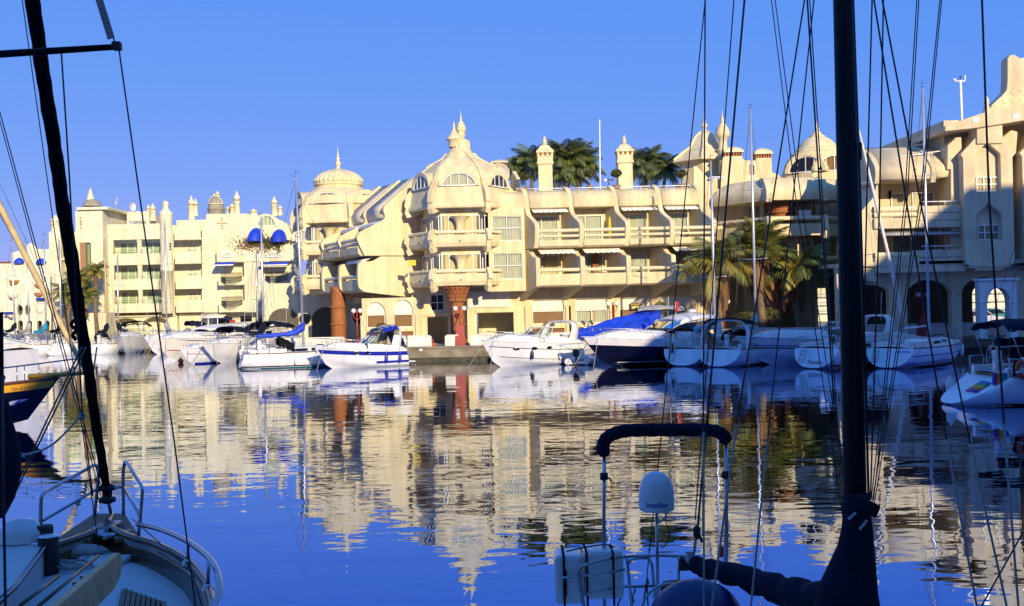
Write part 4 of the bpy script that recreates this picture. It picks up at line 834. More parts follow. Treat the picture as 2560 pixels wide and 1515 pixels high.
pl = MB(); dx0, dx1 = G5(667, 0, 85.5)[0], G5(699, 0, 85.5)[0]
plate(pl, [G5(x, y, 85.5) for x, y in ((500, 520), (860, 520), (860, 390), (815, 372), (770, 300), (720, 300), (690, 300), (655, 300), (620, 280), (520, 275), (500, 300))], [arch_hole(dx0, dx1, G5(680, 388, 85.5)[1], G5(680, 340, 85.5)[1], G5(680, 322, 85.5)[1])], (0, 85.5, 0), th=.4); pl.build('parapet', 'stucco', RB, bev=.03)
MB().box(dx0, dx1, 85.8, 85.86, G5(680, 388, 85.5)[1], G5(680, 322, 85.5)[1]).build('door', 'red_paint', RB)
vent(RB, 1806, 1853, 366, 393, 86.5, 12); vent(RB, 1882, 1926, 370, 397, 87, 12)
sg = G5(430, 415, 83.7), G5(518, 400, 83.7); SB = MB().box(sg[0][0], sg[1][0], 83.6, 83.66, sg[0][1] + .01, sg[1][1] + .02).build('sign_board', 'sign_white', RB); MB().box(sg[0][0] + .15, sg[1][0] - .15, 83.585, 83.597, sg[0][1] + .12, sg[1][1] - .12).build('sign_band', 'letters_blue', SB)

# ------------------------------------------------------------------ dome tower beside the big mast
TY = 79.0; GT = survey(1600, 280, 2.473, TY)
DT = thing('dome_tower', 'cream tower with a smooth dome and brown arched windows beside the foreground mast', 'building', (GT(1100, 600, 86)[0], 86, QZ))
dc = V((GT(1100, 400, 87)[0], 87, 0)); zz = lambda y, Y=87: GT(1100, y, Y)[1]; rr = (GT(1215, 230, 87)[0] - GT(985, 230, 87)[0]) / 2
MB().lathe(bez2([(rr * 1.75, zz(330)), (rr * 1.62, zz(300)), (rr * 1.45, zz(280)), (rr * 1.42, zz(262)), (rr * 1.22, zz(250)), (rr * 1.2, zz(238)), (rr * 1.05, zz(225)), (rr * .92, zz(200)), (rr * .62, zz(168)), (rr * .34, zz(152))], 4), 40, dc).build('dome', 'stucco', DT)
MB().lathe([(rr * .36, zz(156)), (rr * .44, zz(150)), (rr * .3, zz(144)), (rr * .24, zz(135)), (rr * .1, zz(112)), (rr * .14, zz(104)), (rr * .06, zz(92)), (.02, zz(70)), (.001, zz(48))], 16, dc).build('finial', 'stucco', DT)
MB().lathe([(rr * 2.05, zz(530)), (rr * 2.05, zz(395)), (rr * 1.95, zz(388)), (rr * 1.75, zz(328))], 8, dc, -PI / 2 - PI / 8, smooth=False).build('drum', 'stucco', DT, bev=.04)
for i, a in enumerate((-PI / 2 - .60, -PI / 2 + .18, -PI / 2 + .95)):
    n_ = V((math.cos(a), math.sin(a), 0)); tx = V((-n_.y, n_.x, 0)); p = dc + n_ * rr * 1.98 + V((0, 0, zz(390)))
    MB().prism(arc(0, 0, 1.62, 1.5, 0, PI, 18) + arc(0, 0, 1.36, 1.24, PI, 0, 18), p, tx, (0, 0, 1), -n_ * 2.2, True).build('dormer_hood', 'stucco', DT); arch_window(DT, p - n_ * .12, 2.7, 1.22, 4, math.atan2(tx.y, tx.x), cm='panel_brown')
# canopy roof and balconies in front: two faces meeting at a rib
def face_pts(Y1=TY):
    B = V((GT(800, 540)[0], TY, 0)); C_ = V((GT(1145, 540)[0], TY, 0)); A = V((GT(455, 540, TY + 4.5)[0], TY + 4.5, 0)); return A, B, C_, C_ + V((3.0, 3.2, 0))
FP = face_pts()
for i in range(3):
    a, b_ = FP[i], FP[i + 1]; d = (b_ - a).normalized(); inn = V((-d.y, d.x, 0)); 
    if inn.y < 0: inn = -inn
    k0 = .0; zf = GT(900, 540)[1]; zr = GT(900, 400)[1]
    prof = bez2([(0, zf), (-.08, zf + .5), (.15, zf + .95), (1.2, zf + 1.7), (2.6, zr)], 4)
    s0, s1 = (0, 0); L = (b_ - a).length
    def rf_(s_, r_):
        q_ = prof[min(int(r_ * (len(prof) - 1) + .5), len(prof) - 1)]; sh = q_[0] * .30
        return a + d * (L * s_ + (1 - 2 * s_) * sh) + inn * q_[0] + V((0, 0, q_[1]))
    MB().sheet(rf_, 2, len(prof) - 1).build('canopy_roof', 'stucco', DT); MB().prism([(0, 0), (L, 0), (L - .8, 3), (.8, 3)], a + V((0, 0, zf - .02)), d, inn, (0, 0, .03)).build('soffit', 'stucco', DT)
    for (yt, yb, yr) in ((690, 765, 655), (945, 1010, 905)):
        zt, zb, zr_ = GT(900, yt)[1], GT(900, yb)[1], GT(900, yr)[1]; o_ = inn * .25
        B_ = MB().prism([(0, zb), (.02, zt), (.22, zt), (.25, zb + .25), (3, zb + .25), (3, zb)], a + o_, inn, (0, 0, 1), d * L).build('balcony', 'stucco', DT, bev=.02)
        MB().rope(a + o_ + inn * .1 + V((0, 0, zr_)), b_ + o_ + inn * .1 + V((0, 0, zr_)), .16, .8).build('rope_rail', 'rope_stucco', B_)
    pw = a + inn * 2.6; wl2 = MB().obox((a + b_) / 2 + inn * 3.1 + V((0, 0, (QZ + zf) / 2)), d * L * .48, inn * .1, (0, 0, (zf - QZ) / 2)); wl2.build('wall', 'stucco', DT)
    for yb in (690, 945): 
        for s_ in (.27, .73): window(DT, a + d * L * s_ + inn * 2.95 + V((0, 0, GT(900, yb)[1])), 1.9, 1.9, 2, 1, math.atan2(d.y, d.x), .5)
    if i < 2:
        T_ = V((.5, 0, 0)); MB().prism([(r - .1, z) for r, z in prof] + [(2.6, zr - .5), (.1, zf - .2), (-.1, zf - .15)], b_ - T_ / 2, (0, 1, 0), (0, 0, 1), T_).build('canopy_rib', 'stucco', DT, bev=.05)
        for (yt, yb) in ((690, 765), (945, 1010)): MB().prism([(-.15, GT(900, yb)[1] - .25), (-.25, GT(900, yb)[1] + .5), (.1, GT(900, yt)[1] + .6), (.5, GT(900, yt)[1] + .6), (.6, GT(900, yb)[1] - .2)], b_ - T_ * .4, (0, 1, 0), (0, 0, 1), T_ * .8).build('bracket', 'stucco', DT, bev=.04)
MB().box(GT(420, 0, 84.5)[0], GT(1420, 0, 84.5)[0], 84.5, 84.9, 4.6, GT(900, 420)[1]).build('rear_wall', 'stucco', DT)
MB().box(GT(990, 0)[0], GT(1065, 0)[0], TY + .9, TY + 1.3, GT(1000, 640)[1], GT(1000, 600)[1]).build('balcony_bench', 'white_wall', DT, bev=.05)
palm_column(1958, 81.2, GT(880, 660)[1], GT(880, 530)[1], .95, 'short terracotta column on the upper balcony of the dome tower', base=False)
palm_column(1954, 80.0, QZ, GT(880, 1010)[1], .75, 'terracotta column at quay level behind the palm trunks', base=True)

# ------------------------------------------------------------------ right building with ogee bays
RY = 70.5; G6 = survey(2060, 100, 2.474, RY); G7 = survey(2060, 500, 2.698, RY)
RBld = thing('ogee_building', 'buff building with ogee-arched bay windows and rope balconies at the right edge', 'building', (G6(900, 1300)[0], RY + 5, QZ)); MBf = 'stucco_buff'
# body walls, roofs
MB().box(G6(310, 0, RY + 3)[0], G6(850, 0, RY + 3)[0], RY + 3, RY + 14, az(2300, 672, RY), G6(600, 760, RY + 3)[1]).build('wall', MBf, RBld)
MB().box(G6(790, 0)[0], G6(1700, 0)[0], RY + 1.6, RY + 14, az(2400, 672, RY), G6(900, 470)[1]).build('body', MBf, RBld)
# sloped roof over the balconies
e0, e1 = G6(330, 850), G6(785, 850); r0, r1 = G6(300, 700, RY + 4), G6(800, 610, RY + 4)
zf = G6(500, 862)[1]
rp2 = bez2([(0, zf), (-.1, zf + .5), (.25, zf + 1.0), (1.6, zf + 1.9), (4.4, G6(560, 655, RY + 4)[1])], 4) + [(4.4, zf)]
MB().prism(rp2, (G6(350, 850)[0], RY, 0), (0, 1, 0), (0, 0, 1), (G6(672, 850)[0] - G6(350, 850)[0], 0, 0), True).build('balcony_roof', MBf, RBld)
MB().prism([(x, z) for x, z in rp2], (G6(672, 850)[0], RY + .6, .15), (0, 1, 0), (0, 0, 1), (G6(800, 850)[0] - G6(672, 850)[0], 0, 0), True).build('balcony_roof', MBf, RBld)
for x in (325, 672): MB().prism([(a - .12, b_ + .06) for a, b_ in rp2[:-1]] + [(4.4, zf - .1), (0, zf - .25)], (G6(x, 850)[0] - .15, RY, 0), (0, 1, 0), (0, 0, 1), (.34, 0, 0)).build('roof_rib', MBf, RBld, bev=.04)
MB().prism([G6(x, y, RY + .2) for x, y in ((230, 1060), (300, 980), (335, 860), (340, 1180), (340, 1500), (205, 1480), (205, 1170))], (0, RY + .2, 0), (1, 0, 0), (0, 0, 1), (0, 3, 0)).build('end_wall', MBf, RBld, bev=.05)
# white roof rail
a = G6(440, 722); b_ = G6(750, 675); MB().tube([(a[0], RY + .9, a[1]), (b_[0], RY + .9, b_[1])], .045, 6).build('roof_rail', 'white_paint', RBld)
for (yt, yb, rails) in ((1100, 1165, (1045, 1080)), (1345, 1440, (1330,))):
    x0, x1 = G6(285, 1)[0], G6(560, 1)[0]; zt, zb = G6(450, yt)[1], G6(450, yb)[1]
    B_ = MB().prism([(0, zb), (-.05, zt), (.2, zt), (.25, zb + .25), (3, zb + .25), (3, zb)], (x0, RY, 0), (0, 1, 0), (0, 0, 1), (x1 - x0, 0, 0)).build('balcony', MBf, RBld, bev=.03)
    for y in rails: MB().rope((x0, RY + .1, G6(450, y)[1]), (x1, RY + .1, G6(450, y)[1]), .2 if y != 1080 else .16, .7).build('rope_rail', 'rope_stucco', B_)
    x2 = G6(845, 1)[0]; zt2 = G6(700, yt - 75 if yt < 1200 else 1300)[1]
    for j in range(3):
        hh = (zt2 - zb) / 3; MB().box(x1 - .1, x2, RY - .05 - .05 * j, RY + 3 - .01 * j, zb + hh * j + .004 * j, zb + hh * (j + 1)).build('balcony_tier', MBf, RBld, bev=.04)
    MB().tube([(x1 + .2, RY + .1, zt2 + .28), (x2, RY + .1, zt2 + .28)], .04, 6).tube([(x2 - 1.2, RY + .1, zt2), (x2 - 1.2, RY + .1, zt2 + .28)], .03, 6).build('handrail', 'white_paint', RBld)
    for xw, ww, cu in ((525, 2.9, .9), (735, 1.2, .2)): window(RBld, (G6(xw, 1, RY + 2.95)[0], RY + 2.92, zb + .3), ww, 2.25, 2 if ww > 2 else 1, 1, 0, cu)
aw0, aw1 = G6(330, 1)[0], G6(820, 1)[0]; zaw = G6(500, 1172)[1]
MB().sheet(lambda s_, r_: V((aw0 + (aw1 - aw0) * s_, RY + .6 - .9 * r_, zaw - .05 - .32 * r_ + .75 * s_ * 0)), 4, 2).build('awning', 'grey_canvas', RBld, solid=.04)
l = at(2225, 487, RY + 2.9); MB().lathe([(.06, -.25), (.1, -.1), (.1, .2), (.03, .3)], 8, l).build('wall_lamp', 'mast_black', RBld)
# ogee bays
def ogee(xm, zs, zp, hw, n=6):      # from right springing over the peak to the left
    r = bez2([(xm + hw, zs), (xm + hw * .95, zs + (zp - zs) * .22), (xm + hw * .55, zs + (zp - zs) * .5), (xm + hw * .28, zs + (zp - zs) * .68), (xm + hw * .06, zp - (zp - zs) * .10), (xm, zp)], n)
    return r + [(2 * xm - x, z) for x, z in r[::-1][1:]]
def bay(dx, label=None):
    def X(x): return G6(x, 900)[0] + dx
    Z = lambda y: G6(950, y)[1]
    xm = X(940); x0, x1 = X(842), X(1145); zb = Z(1400); zs = Z(735)
    xc = (x0 + x1) / 2
    outer = [(x0 + .35, zb), (x1 - .35, zb), (x1 - .1, zb + .15), (x1, zb + .45), (x1, zs), (x1 + .15, zs + .25)] + bez2([(x1 + .1, zs + .3), (xc + 1.0, zs + 1.0), (xc + .55, zs + 1.6), (xc + .35, zs + 2.4)], 5) + bez2([(xc - .35, zs + 2.4), (xc - .55, zs + 1.6), (xc - 1.0, zs + 1.0), (x0 - .1, zs + .3)], 5) + [(x0 - .15, zs + .25), (x0, zs), (x0, zb + .45), (x0 + .1, zb + .15)]
    hw = .82; holes = []
    for yb, ysp, yp in ((945, 735, 625), (1243, 1105, 1003)): holes.append([(xc - hw, Z(yb)), (xc + hw, Z(yb))] + ogee(xc, Z(ysp), Z(yp), hw))
    pl = MB(); plate(pl, outer, holes, (0, RY - .55, 0), th=.45); pl.build('bay_front', MBf, RBld, bev=.05)
    MB().prism([(x0 + .02, zb + .4), (x1 - .02, zb + .4), (x1 - .02, zs + .2), (x0 + .02, zs + .2)], (0, RY - .1, 0), (1, 0, 0), (0, 0, 1), (0, 1.7, 0)).build('bay_body', MBf, RBld)
    MB().prism(arc(xc, zs + .2, .9, 1.9, 0, PI, 12), (0, RY - .1, 0), (1, 0, 0), (0, 0, 1), (0, 1.7, 0)).build('bay_body', MBf, RBld)
    MB().box(x0 + .25, x1 - .25, RY - .5, RY + 1.6, zb - .12, zb - .003).build('bay_foot', MBf, RBld, bev=.03); MB().box(x0 + .7, x1 - .7, RY - .4, RY + 1.6, zb - .28, zb - .123).build('bay_foot', MBf, RBld, bev=.03)
    for yb, yt in ((940, 850), (1240, 1145)): window(RBld, (xc + .1, RY - .16, Z(yb)), 1.4, Z(yt) - Z(yb), 3, 2, 0, .35)
bay(0); bay((G6(1145, 900)[0] - G6(842, 900)[0]) * 1.0 + 0.62); bay((G6(1145, 900)[0] - G6(842, 900)[0]) * 2 + 1.24)
# recessed fin left of the first bay
MB().prism([G6(x, y, RY + .3) for x, y in ((785, 1400), (785, 800), (762, 800), (765, 650), (800, 620), (820, 598), (850, 600), (855, 690), (855, 1400))], (0, RY + .3, 0), (1, 0, 0), (0, 0, 1), (0, 1.2, 0)).build('fin', MBf, RBld, bev=.05)
MB().prism([G6(x, y, RY + .3) for x, y in ((1050, 920), (1050, 720), (1020, 700), (1100, 600), (1150, 560), (1190, 570), (1180, 700), (1155, 740), (1155, 920))], (0, RY + .1, 0), (1, 0, 0), (0, 0, 1), (0, 1.2, 0)).build('fin', MBf, RBld, bev=.05)
# roof slab and gable
s0 = G6(715, 560); MB().prism([G6(x, y) for x, y in ((715, 578), (715, 545), (930, 470), (1230, 400), (1700, 320), (1700, 470), (1240, 505), (930, 555))], (0, RY - .9, 0), (1, 0, 0), (0, 0, 1), (0, 6, 0)).build('roof_slab', MBf, RBld, bev=.04)
gb = [G6(x, y, RY + 1) for x, y in ((985, 480), (1000, 470), (1040, 400), (1100, 345), (1130, 310), (1135, 250), (1135, 115), (1150, 95), (1175, 88), (1195, 100), (1210, 112), (1260, 105), (1330, 40), (1500, 0), (1700, 0), (1700, 520), (985, 520))]
MB().prism(gb, (0, RY + 1, 0), (1, 0, 0), (0, 0, 1), (0, 1.0, 0)).build('gable', MBf, RBld, bev=.06)
for x, y in ((1170, 320), (1222, 308), (1120, 380), (1172, 373), (1222, 360)): p = G6(x, y, RY + 1); MB().box(-.13, .13, -.04, .03, -.13, .13).xf(Matrix.Translation((p[0], RY + 1, p[1])) @ Matrix.Rotation(PI / 4, 4, 'Y')).build('gable_diamond', 'stucco', RBld)
p = G6(988, 535); MB().lathe([(.22, 0), (.28, .15), (.3, .5), (.22, .95), (.12, 1.3), (.18, 1.4), (.12, 1.5), (.16, 1.6), (.001, 1.9)], 14, (p[0], RY - .5, p[1])).build('finial', MBf, RBld); MB().box(p[0] - .75, p[0] + .9, RY - .7, RY + .6, p[1] - 1.2, p[1]).build('parapet_block', MBf, RBld, bev=.05)
for x, y in ((900, 510), (1145, 490), (1225, 455)): p = G6(x, y); fl = MB().box(p[0] - .16, p[0] + .16, RY - .95, RY - .75, p[1] - .12, p[1] + .14).build('floodlight', 'aluminium', RBld)
# weather mast on the roof
WM_ = thing('weather_mast', 'thin white weather mast with instruments on the right roof', 'mast', (*[at(2405, 300, 74).x, 74], at(2405, 300, 74).z)); p0 = at(2405, 305, 74); p1 = at(2401, 200, 74)
MB().tube([p0 - V((0, 0, 1)), p1], .09, 8).build('pole', 'white_paint', WM_); q_ = at(2401, 203, 74); MB().tube([q_ - V((.4, 0, 0)), q_ + V((.3, 0, 0))], .05, 6).tube([q_ + V((.3, 0, 0)), q_ + V((.32, 0, .4))], .05, 6).build('crossarm', 'white_paint', WM_); MB().lathe([(.02, 0), (.12, .05), (.12, .14), (.02, .2)], 8, q_ - V((.4, 0, 0))).build('anemometer', 'white_paint', WM_); MB().tube([q_, q_ + V((0, 0, .35))], .05, 6).build('vane', 'wire', WM_)
# arcade below
AY = RY + 1.2; pl = MB(); zt = G7(600, 470, AY)[1] + .25; gx = lambda x: G7(x, 700, AY)[0]; gz_ = lambda y: G7(800, y, AY)[1]
plate(pl, rect(gx(90), gx(2200), QZ, zt), [arch_hole(gx(60) + 1.0, gx(440), QZ + .01, gz_(620), gz_(560)), arch_hole(gx(560), gx(860), QZ + .01, gz_(640), gz_(535)), arch_hole(gx(930), gx(1250), QZ + .01, gz_(640), gz_(525)), arch_hole(gx(1380), gx(1800), QZ + .01, gz_(640), gz_(530))], (0, AY, 0), th=.6); pl.build('arcade', MBf, RBld)
MB().box(gx(90), gx(2200), RY - .1, RY + 15, zt + .005, zt + .25).build('arcade_ceiling', MBf, RBld)
pl = MB(); BY = AY + 9; plate(pl, rect(gx(300), gx(2300), QZ, zt), [arch_hole(G7(985, 1, BY)[0], G7(1280, 1, BY)[0], QZ + .01, gz_(640), gz_(550))], (0, BY, 0), th=.4); pl.build('arcade_back', 'interior', RBld)  # shadowed stucco wall; the dark colour stands in for the arcade's shade
# pale portal in front of the arcade
PT = thing('stone_portal', 'pale freestanding arched portal with a moulded cornice, right arcade', 'portal', (G7(1155, 840, 70)[0], 70, QZ)); gp = lambda x, y: G7(x, y, 69.8)
pl = MB(); x0, x1 = gp(1035, 0)[0], gp(1285, 0)[0]; plate(pl, rect(x0, x1, QZ, gp(1150, 545)[1]), [arch_hole(gp(1085, 0)[0], gp(1237, 0)[0], QZ + .01, gp(1150, 690)[1], gp(1150, 590)[1])], (0, 69.8, 0), th=.7); pl.build('portal_wall', 'white_wall', PT, bev=.03)
MB().box(x0 - .15, x1 + .15, 69.65, 70.6, gp(1150, 545)[1] + .003, gp(1150, 528)[1]).build('cornice', 'white_wall', PT, bev=.04)
for x in (x0 - .05, x1 - .62 + .0): MB().box(x, x + .67, 69.72, 69.797, gp(1150, 695)[1], gp(1150, 684)[1]).build('impost', 'white_wall', PT, bev=.02)
ar_ = arc((gp(1085, 0)[0] + gp(1237, 0)[0]) / 2, gp(1150, 690)[1], (gp(1237, 0)[0] - gp(1085, 0)[0]) / 2 + .12, gp(1150, 590)[1] - gp(1150, 690)[1] + .12, 0, PI, 16); ai_ = arc((gp(1085, 0)[0] + gp(1237, 0)[0]) / 2, gp(1150, 690)[1], (gp(1237, 0)[0] - gp(1085, 0)[0]) / 2, gp(1150, 590)[1] - gp(1150, 690)[1], PI, 0, 16)
MB().prism(ar_ + ai_, (0, 69.7, 0), (1, 0, 0), (0, 0, 1), (0, .097, 0)).build('archivolt', 'white_wall', PT)
# beyond the arcade: sunlit terrace railings, a white wall, parked cars
BG = thing('white_villa', 'sunlit white building with red sunshade beyond the arcade', 'building', (44, 122, QZ)); MB().box(30, 75, 122, 130, QZ, 7).build('wall', 'stucco_white', BG)
for i in range(14): window(BG, (31.5 + i * 3, 121.95, 3.6), 1.6, 1.5, 2, 1, 0, .4)
MB().box(38.5, 41, 119.5, 120, QZ, 4.4).build('sunshade', 'red_paint', BG)
for j in range(4): MB().tube([(30, 118, 2.4 + j * .9), (75, 118, 2.4 + j * .9)], .08, 5).build('terrace_rail', 'white_paint', BG)
def car(x, y, rz, m, label):
    T = thing('parked_car', label, 'car', (x, y, QZ), rz, 'cars parked beyond the arcade')
    body = [(-2.1, .35), (2.1, .35), (2.15, .75), (1.9, .9), (1.15, .98), (.55, 1.42), (-1.1, 1.45), (-1.75, 1.0), (-2.1, .9)]
    MB().prism(bez2(body, 2), (0, -.85, 0), (1, 0, 0), (0, 0, 1), (0, 1.7, 0)).build('body', m, T, False, bev=.1)
    MB().prism([(-1.5, 1.0), (1.0, 1.0), (.48, 1.36), (-1.05, 1.38)], (0, -.865, 0), (1, 0, 0), (0, 0, 1), (0, 1.73, 0)).build('side_glass', 'pane_tint', T, False)
    for wx in (-1.3, 1.3):
        for wy in (-.82, .82): W_ = MB().lathe([(.18, -.1), (.3, -.1), (.32, -.05), (.32, .05), (.3, .1), (.18, .1)], 18).xf(Matrix.Translation((wx, wy, .32)) @ Matrix.Rotation(PI / 2, 4, 'X')).build('wheel', 'rubber', T, False); MB().lathe([(.001, -.06), (.19, -.08), (.19, .08), (.001, .06)], 12).xf(Matrix.Translation((wx, wy, .32)) @ Matrix.Rotation(PI / 2, 4, 'X')).build('rim', 'aluminium', W_, False)
    for wy in (-.6, .6): MB().box(2.05, 2.17, wy - .15, wy + .15, .62, .76).build('headlight', 'globe', T, False, bev=.02)
cp_ = at(2475, 790, 100); car(cp_.x, 100, .1, 'car_teal', 'teal car glimpsed through the pale portal'); cp_ = at(2440, 800, 93); car(cp_.x, 93, .2, 'car_silver', 'silver car glimpsed through the arcade, nearer than the teal one')

# ------------------------------------------------------------------ unseen marina blocks behind the viewpoint, outlines shaped to cast the near shade
def block(x0, x1, y0, y1, h, label):
    T = thing('apartment_building', label, 'building', ((x0 + x1) / 2, (y0 + y1) / 2, 0))
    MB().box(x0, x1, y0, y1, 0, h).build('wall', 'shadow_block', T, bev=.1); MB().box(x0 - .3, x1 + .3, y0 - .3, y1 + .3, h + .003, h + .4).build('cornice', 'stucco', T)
    n_ = int((x1 - x0) / 4)
    for i in range(n_):
        for j in range(int(h / 3)): window(T, (x0 + 2 + i * 4, y1 + .03, .8 + j * 3), 1.6, 1.5, 2, 1, PI, .6)
    return T
TB = thing('apartment_building', 'tall shaded apartment block with a stepped roofline behind the viewpoint on the right', 'building', (38, 3, 0))
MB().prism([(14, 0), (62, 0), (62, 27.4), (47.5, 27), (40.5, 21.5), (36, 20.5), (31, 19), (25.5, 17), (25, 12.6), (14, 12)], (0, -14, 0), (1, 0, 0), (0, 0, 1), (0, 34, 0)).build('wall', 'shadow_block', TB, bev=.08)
for i in range(11):
    for j in range(4 if i < 3 else 6): window(TB, (16 + i * 4.2, 20.04, .9 + j * 2.8), 1.6, 1.5, 2, 1, PI, .6)
block(-34, 2.9, -26, -4, 13.5, 'lower shaded apartment block directly behind the viewpoint')
block(3.2, 13, -26, -4, 19, 'added narrow taller block behind the viewpoint, cutting sky light on the near boats')  # unseen block added at this height to darken the near boats
# ------------------------------------------------------------------ boats: local x to the bow, z up from the waterline, origin amidships
class Hull:
    def __init__(s, kind, L, B, H, ws=.72, rise=.28, scoop=.55, rake=.08):
        s.rake = rake
        s.k, s.L, s.B, s.H, s.ws, s.rise, s.scoop = kind, L, B, H, ws, rise, scoop
    def zs(s, t): return s.H * (1 + s.rise * t ** 2) if s.k == 'm' else s.H * (1 + s.rise * (t - .25) ** 2 * 1.4)
    def b(s, t):
        if s.k == 'm': return s.B / 2 * (.93 + .07 * min(1, t / .3)) * (1 - max(0, (t - .42) / .58) ** 2.3)
        if t > .42: return s.B / 2 * (1 - ((t - .42) / .58) ** 2.1)
        return s.B / 2 * (1 - (1 - s.ws) * ((.42 - t) / .42) ** 2)
    def p(s, t, q, side=1, off=0.0):
        zs = s.zs(t); b = s.b(t)
        if s.k == 'm':
            zk = -.45 + .45 * t ** 7 + .25 * s.H * t ** 12; zc = .10 + .50 * s.H * t ** 3; yc = b * (.90 - .22 * t)
            if q < .4: r = q / .4; y = yc * r; z = zk + (zc - zk) * r
            else: r = (q - .4) / .6; y = yc + (b - yc) * r ** .75; z = zc + (zs - zc) * r
            x = s.L * (.84 * t + .16 * t ** 2 * max(0, z / zs)) - s.L * .5 + .25 * (1 - t) ** 6 * (z / zs - 1)
        else:
            zk = .06 - .62 * math.sin(PI * min(1, t / .93)) ** .8 if t < .93 else .06 + .2 * ((t - .93) / .07)
            a = q * PI / 2; y = b * math.sin(a) ** .72; z = zk + (zs - zk) * (1 - math.cos(a)) ** .92
            x = s.L * ((1 - s.rake) * t + s.rake * t ** 3 * max(0, z / zs)) - s.L * .5 + s.scoop * (1 - t) ** 8 * (z / zs - .0)
        return V((x, side * (y + off), z))
    def q_at(s, t, z):
        lo, hi = 0.0, 1.0
        for _ in range(22):
            m = (lo + hi) / 2
            if s.p(t, m).z < z: lo = m
            else: hi = m
        return (lo + hi) / 2
    def rail(s, t, h, inset=.06, side=1): p = s.p(t, 1, side); return V((p.x, p.y - side * inset, p.z + h))
def pos_boat(name, label, cat, stern, bow, group=None):
    d = V((bow[0] - stern[0], bow[1] - stern[1])); L = d.length
    return thing(name, label, cat, ((stern[0] + bow[0]) / 2, (stern[1] + bow[1]) / 2, 0), math.atan2(d.y, d.x), group), L
def hull_parts(T, h, m='gelcoat', deckm='gelcoat', stripes=(), cove=True, nt_=30):
    mb = MB()
    for sd in (1, -1): mb.sheet(lambda a, q: h.p(a, q, sd), nt_, 12)
    n = 14; tr = [h.p(0, i / n, 1) for i in range(n + 1)] + [h.p(0, i / n, -1) for i in range(n, 0, -1)]
    mb.add(tr, [list(range(len(tr)))]); H_ = mb.build('hull', m, T, False)
    MB().sheet(lambda a, q: (lambda p, r: V((p.x, p.y * (2 * q - 1), p.z - .03 + .10 * h.b(a) * (1 - (2 * q - 1) ** 2))))(h.p(a, 1), 0), nt_, 8).build('deck', deckm, T, False)
    for sd in (1, -1): MB().tube([h.p(i / 30, 1, sd) + V((0, 0, .01)) for i in range(31)], .035, 6).build('toe_rail', 'gelcoat' if h.k == 'm' else 'teak', T, False)
    for (z0, z1, mm, t0, t1) in stripes:
        for sd in (1, -1):
            st = MB()
            def fs(a, q): 
                t_ = t0 + (t1 - t0) * a; za = z0(t_) if callable(z0) else z0; zb = z1(t_) if callable(z1) else z1
                return h.p(t_, h.q_at(t_, za + (zb - za) * q), sd, .012)
            st.sheet(fs, 30, 2).build('hull_stripe', mm, T, False)
    return H_
def fender(T, p, m='fender_white', l=.5, r=.11):
    f = MB().lathe([(.02, -l / 2 - .05), (.05, -l / 2), (r, -l / 2 + .1), (r, l / 2 - .1), (.05, l / 2), (.025, l / 2 + .08)], 12, p).build('fender', m, T, False)
    MB().tube([V(p) + V((0, 0, l / 2)), V(p) + V((0, 0, l / 2 + .5))], .012, 5).build('lanyard', 'rope_line', f, False)
def bow_rail(T, h, t0=.45, hh=.6, n=6, m='steel', splay=.1):
    r = MB(); ts = [t0 + (.985 - t0) * i / 16 for i in range(17)]
    a = [h.rail(t, hh * min(1, (t - t0) / .08 + .05) , .08) for t in ts]; b_ = [h.rail(t, hh * min(1, (t - t0) / .08 + .05), .08, -1) for t in ts]
    r.tube(a + [h.p(1, 1) + V((.15, 0, hh))] + b_[::-1], .017, 6)
    for i in range(n):
        t = t0 + .1 + (.88 - t0) * i / n
        for sd in (1, -1): r.tube([h.rail(t - .035, 0, .1, sd), h.rail(t, hh, .08, sd)], .012, 5)
    r.build('bow_rail', m, T, False)
def portholes(T, h, ts, z, m='pane_tint', rx=.2, rz_=.10):
    for t in ts:
        for sd in (1, -1):
            q = h.q_at(t, z); c = h.p(t, q, sd, .015); tx = (h.p(t + .01, q, sd) - h.p(t - .01, q, sd)).normalized(); tz = (h.p(t, min(1, q + .03), sd) - h.p(t, q - .03, sd)).normalized(); nn = tx.cross(tz) * (1 if sd > 0 else -1)
            P_ = MB().tube([c + tx * rx * math.cos(a) + tz * rz_ * math.sin(a) for a in [i * PI / 9 for i in range(18)]], .022, 5, True).build('porthole', 'steel', T, False)
            MB().add([c + tx * rx * math.cos(a) + tz * rz_ * math.sin(a) - nn * .0 for a in [i * PI / 9 for i in range(18)]], [list(range(18))]).build('pane', m, P_, False)
def windscreen(T, h, t0, ht, rake, m='pane_tint', span=.78, fr='white_paint', n=5, back=.12, lift=.0):
    """wrapped screen: base on the deck at t0 curving aft along the sides"""
    zb = h.zs(t0) + lift; b = h.b(t0 - .1) * span
    base = []; top = []
    for i in range(n * 4 + 1):
        a = -PI / 2 + PI * i / (n * 4); ca, sa = math.cos(a), math.sin(a); xo = (abs(ca) ** .55)
        x0 = h.p(t0, 1).x; x = x0 - h.L * back * (1 - xo); y = b * math.copysign(abs(sa) ** .7, sa)
        base.append(V((x, y, zb - .02))); top.append(V((x - rake * (.35 + .65 * xo), y * .86, zb + ht)))
    W_ = MB().tube(base, .025, 6).tube(top, .03, 6)
    for k in range(n + 1): W_.tube([base[k * 4], top[k * 4]], .022, 6)
    o = W_.build('windscreen_frame', fr, T, False)
    for k in range(n):
        g = MB()
        for j in range(4): i = k * 4 + j; g.add([base[i], base[i + 1], top[i + 1], top[i]], [(0, 1, 2, 3)], True)
        g.build('pane', m, o, False)
    return top
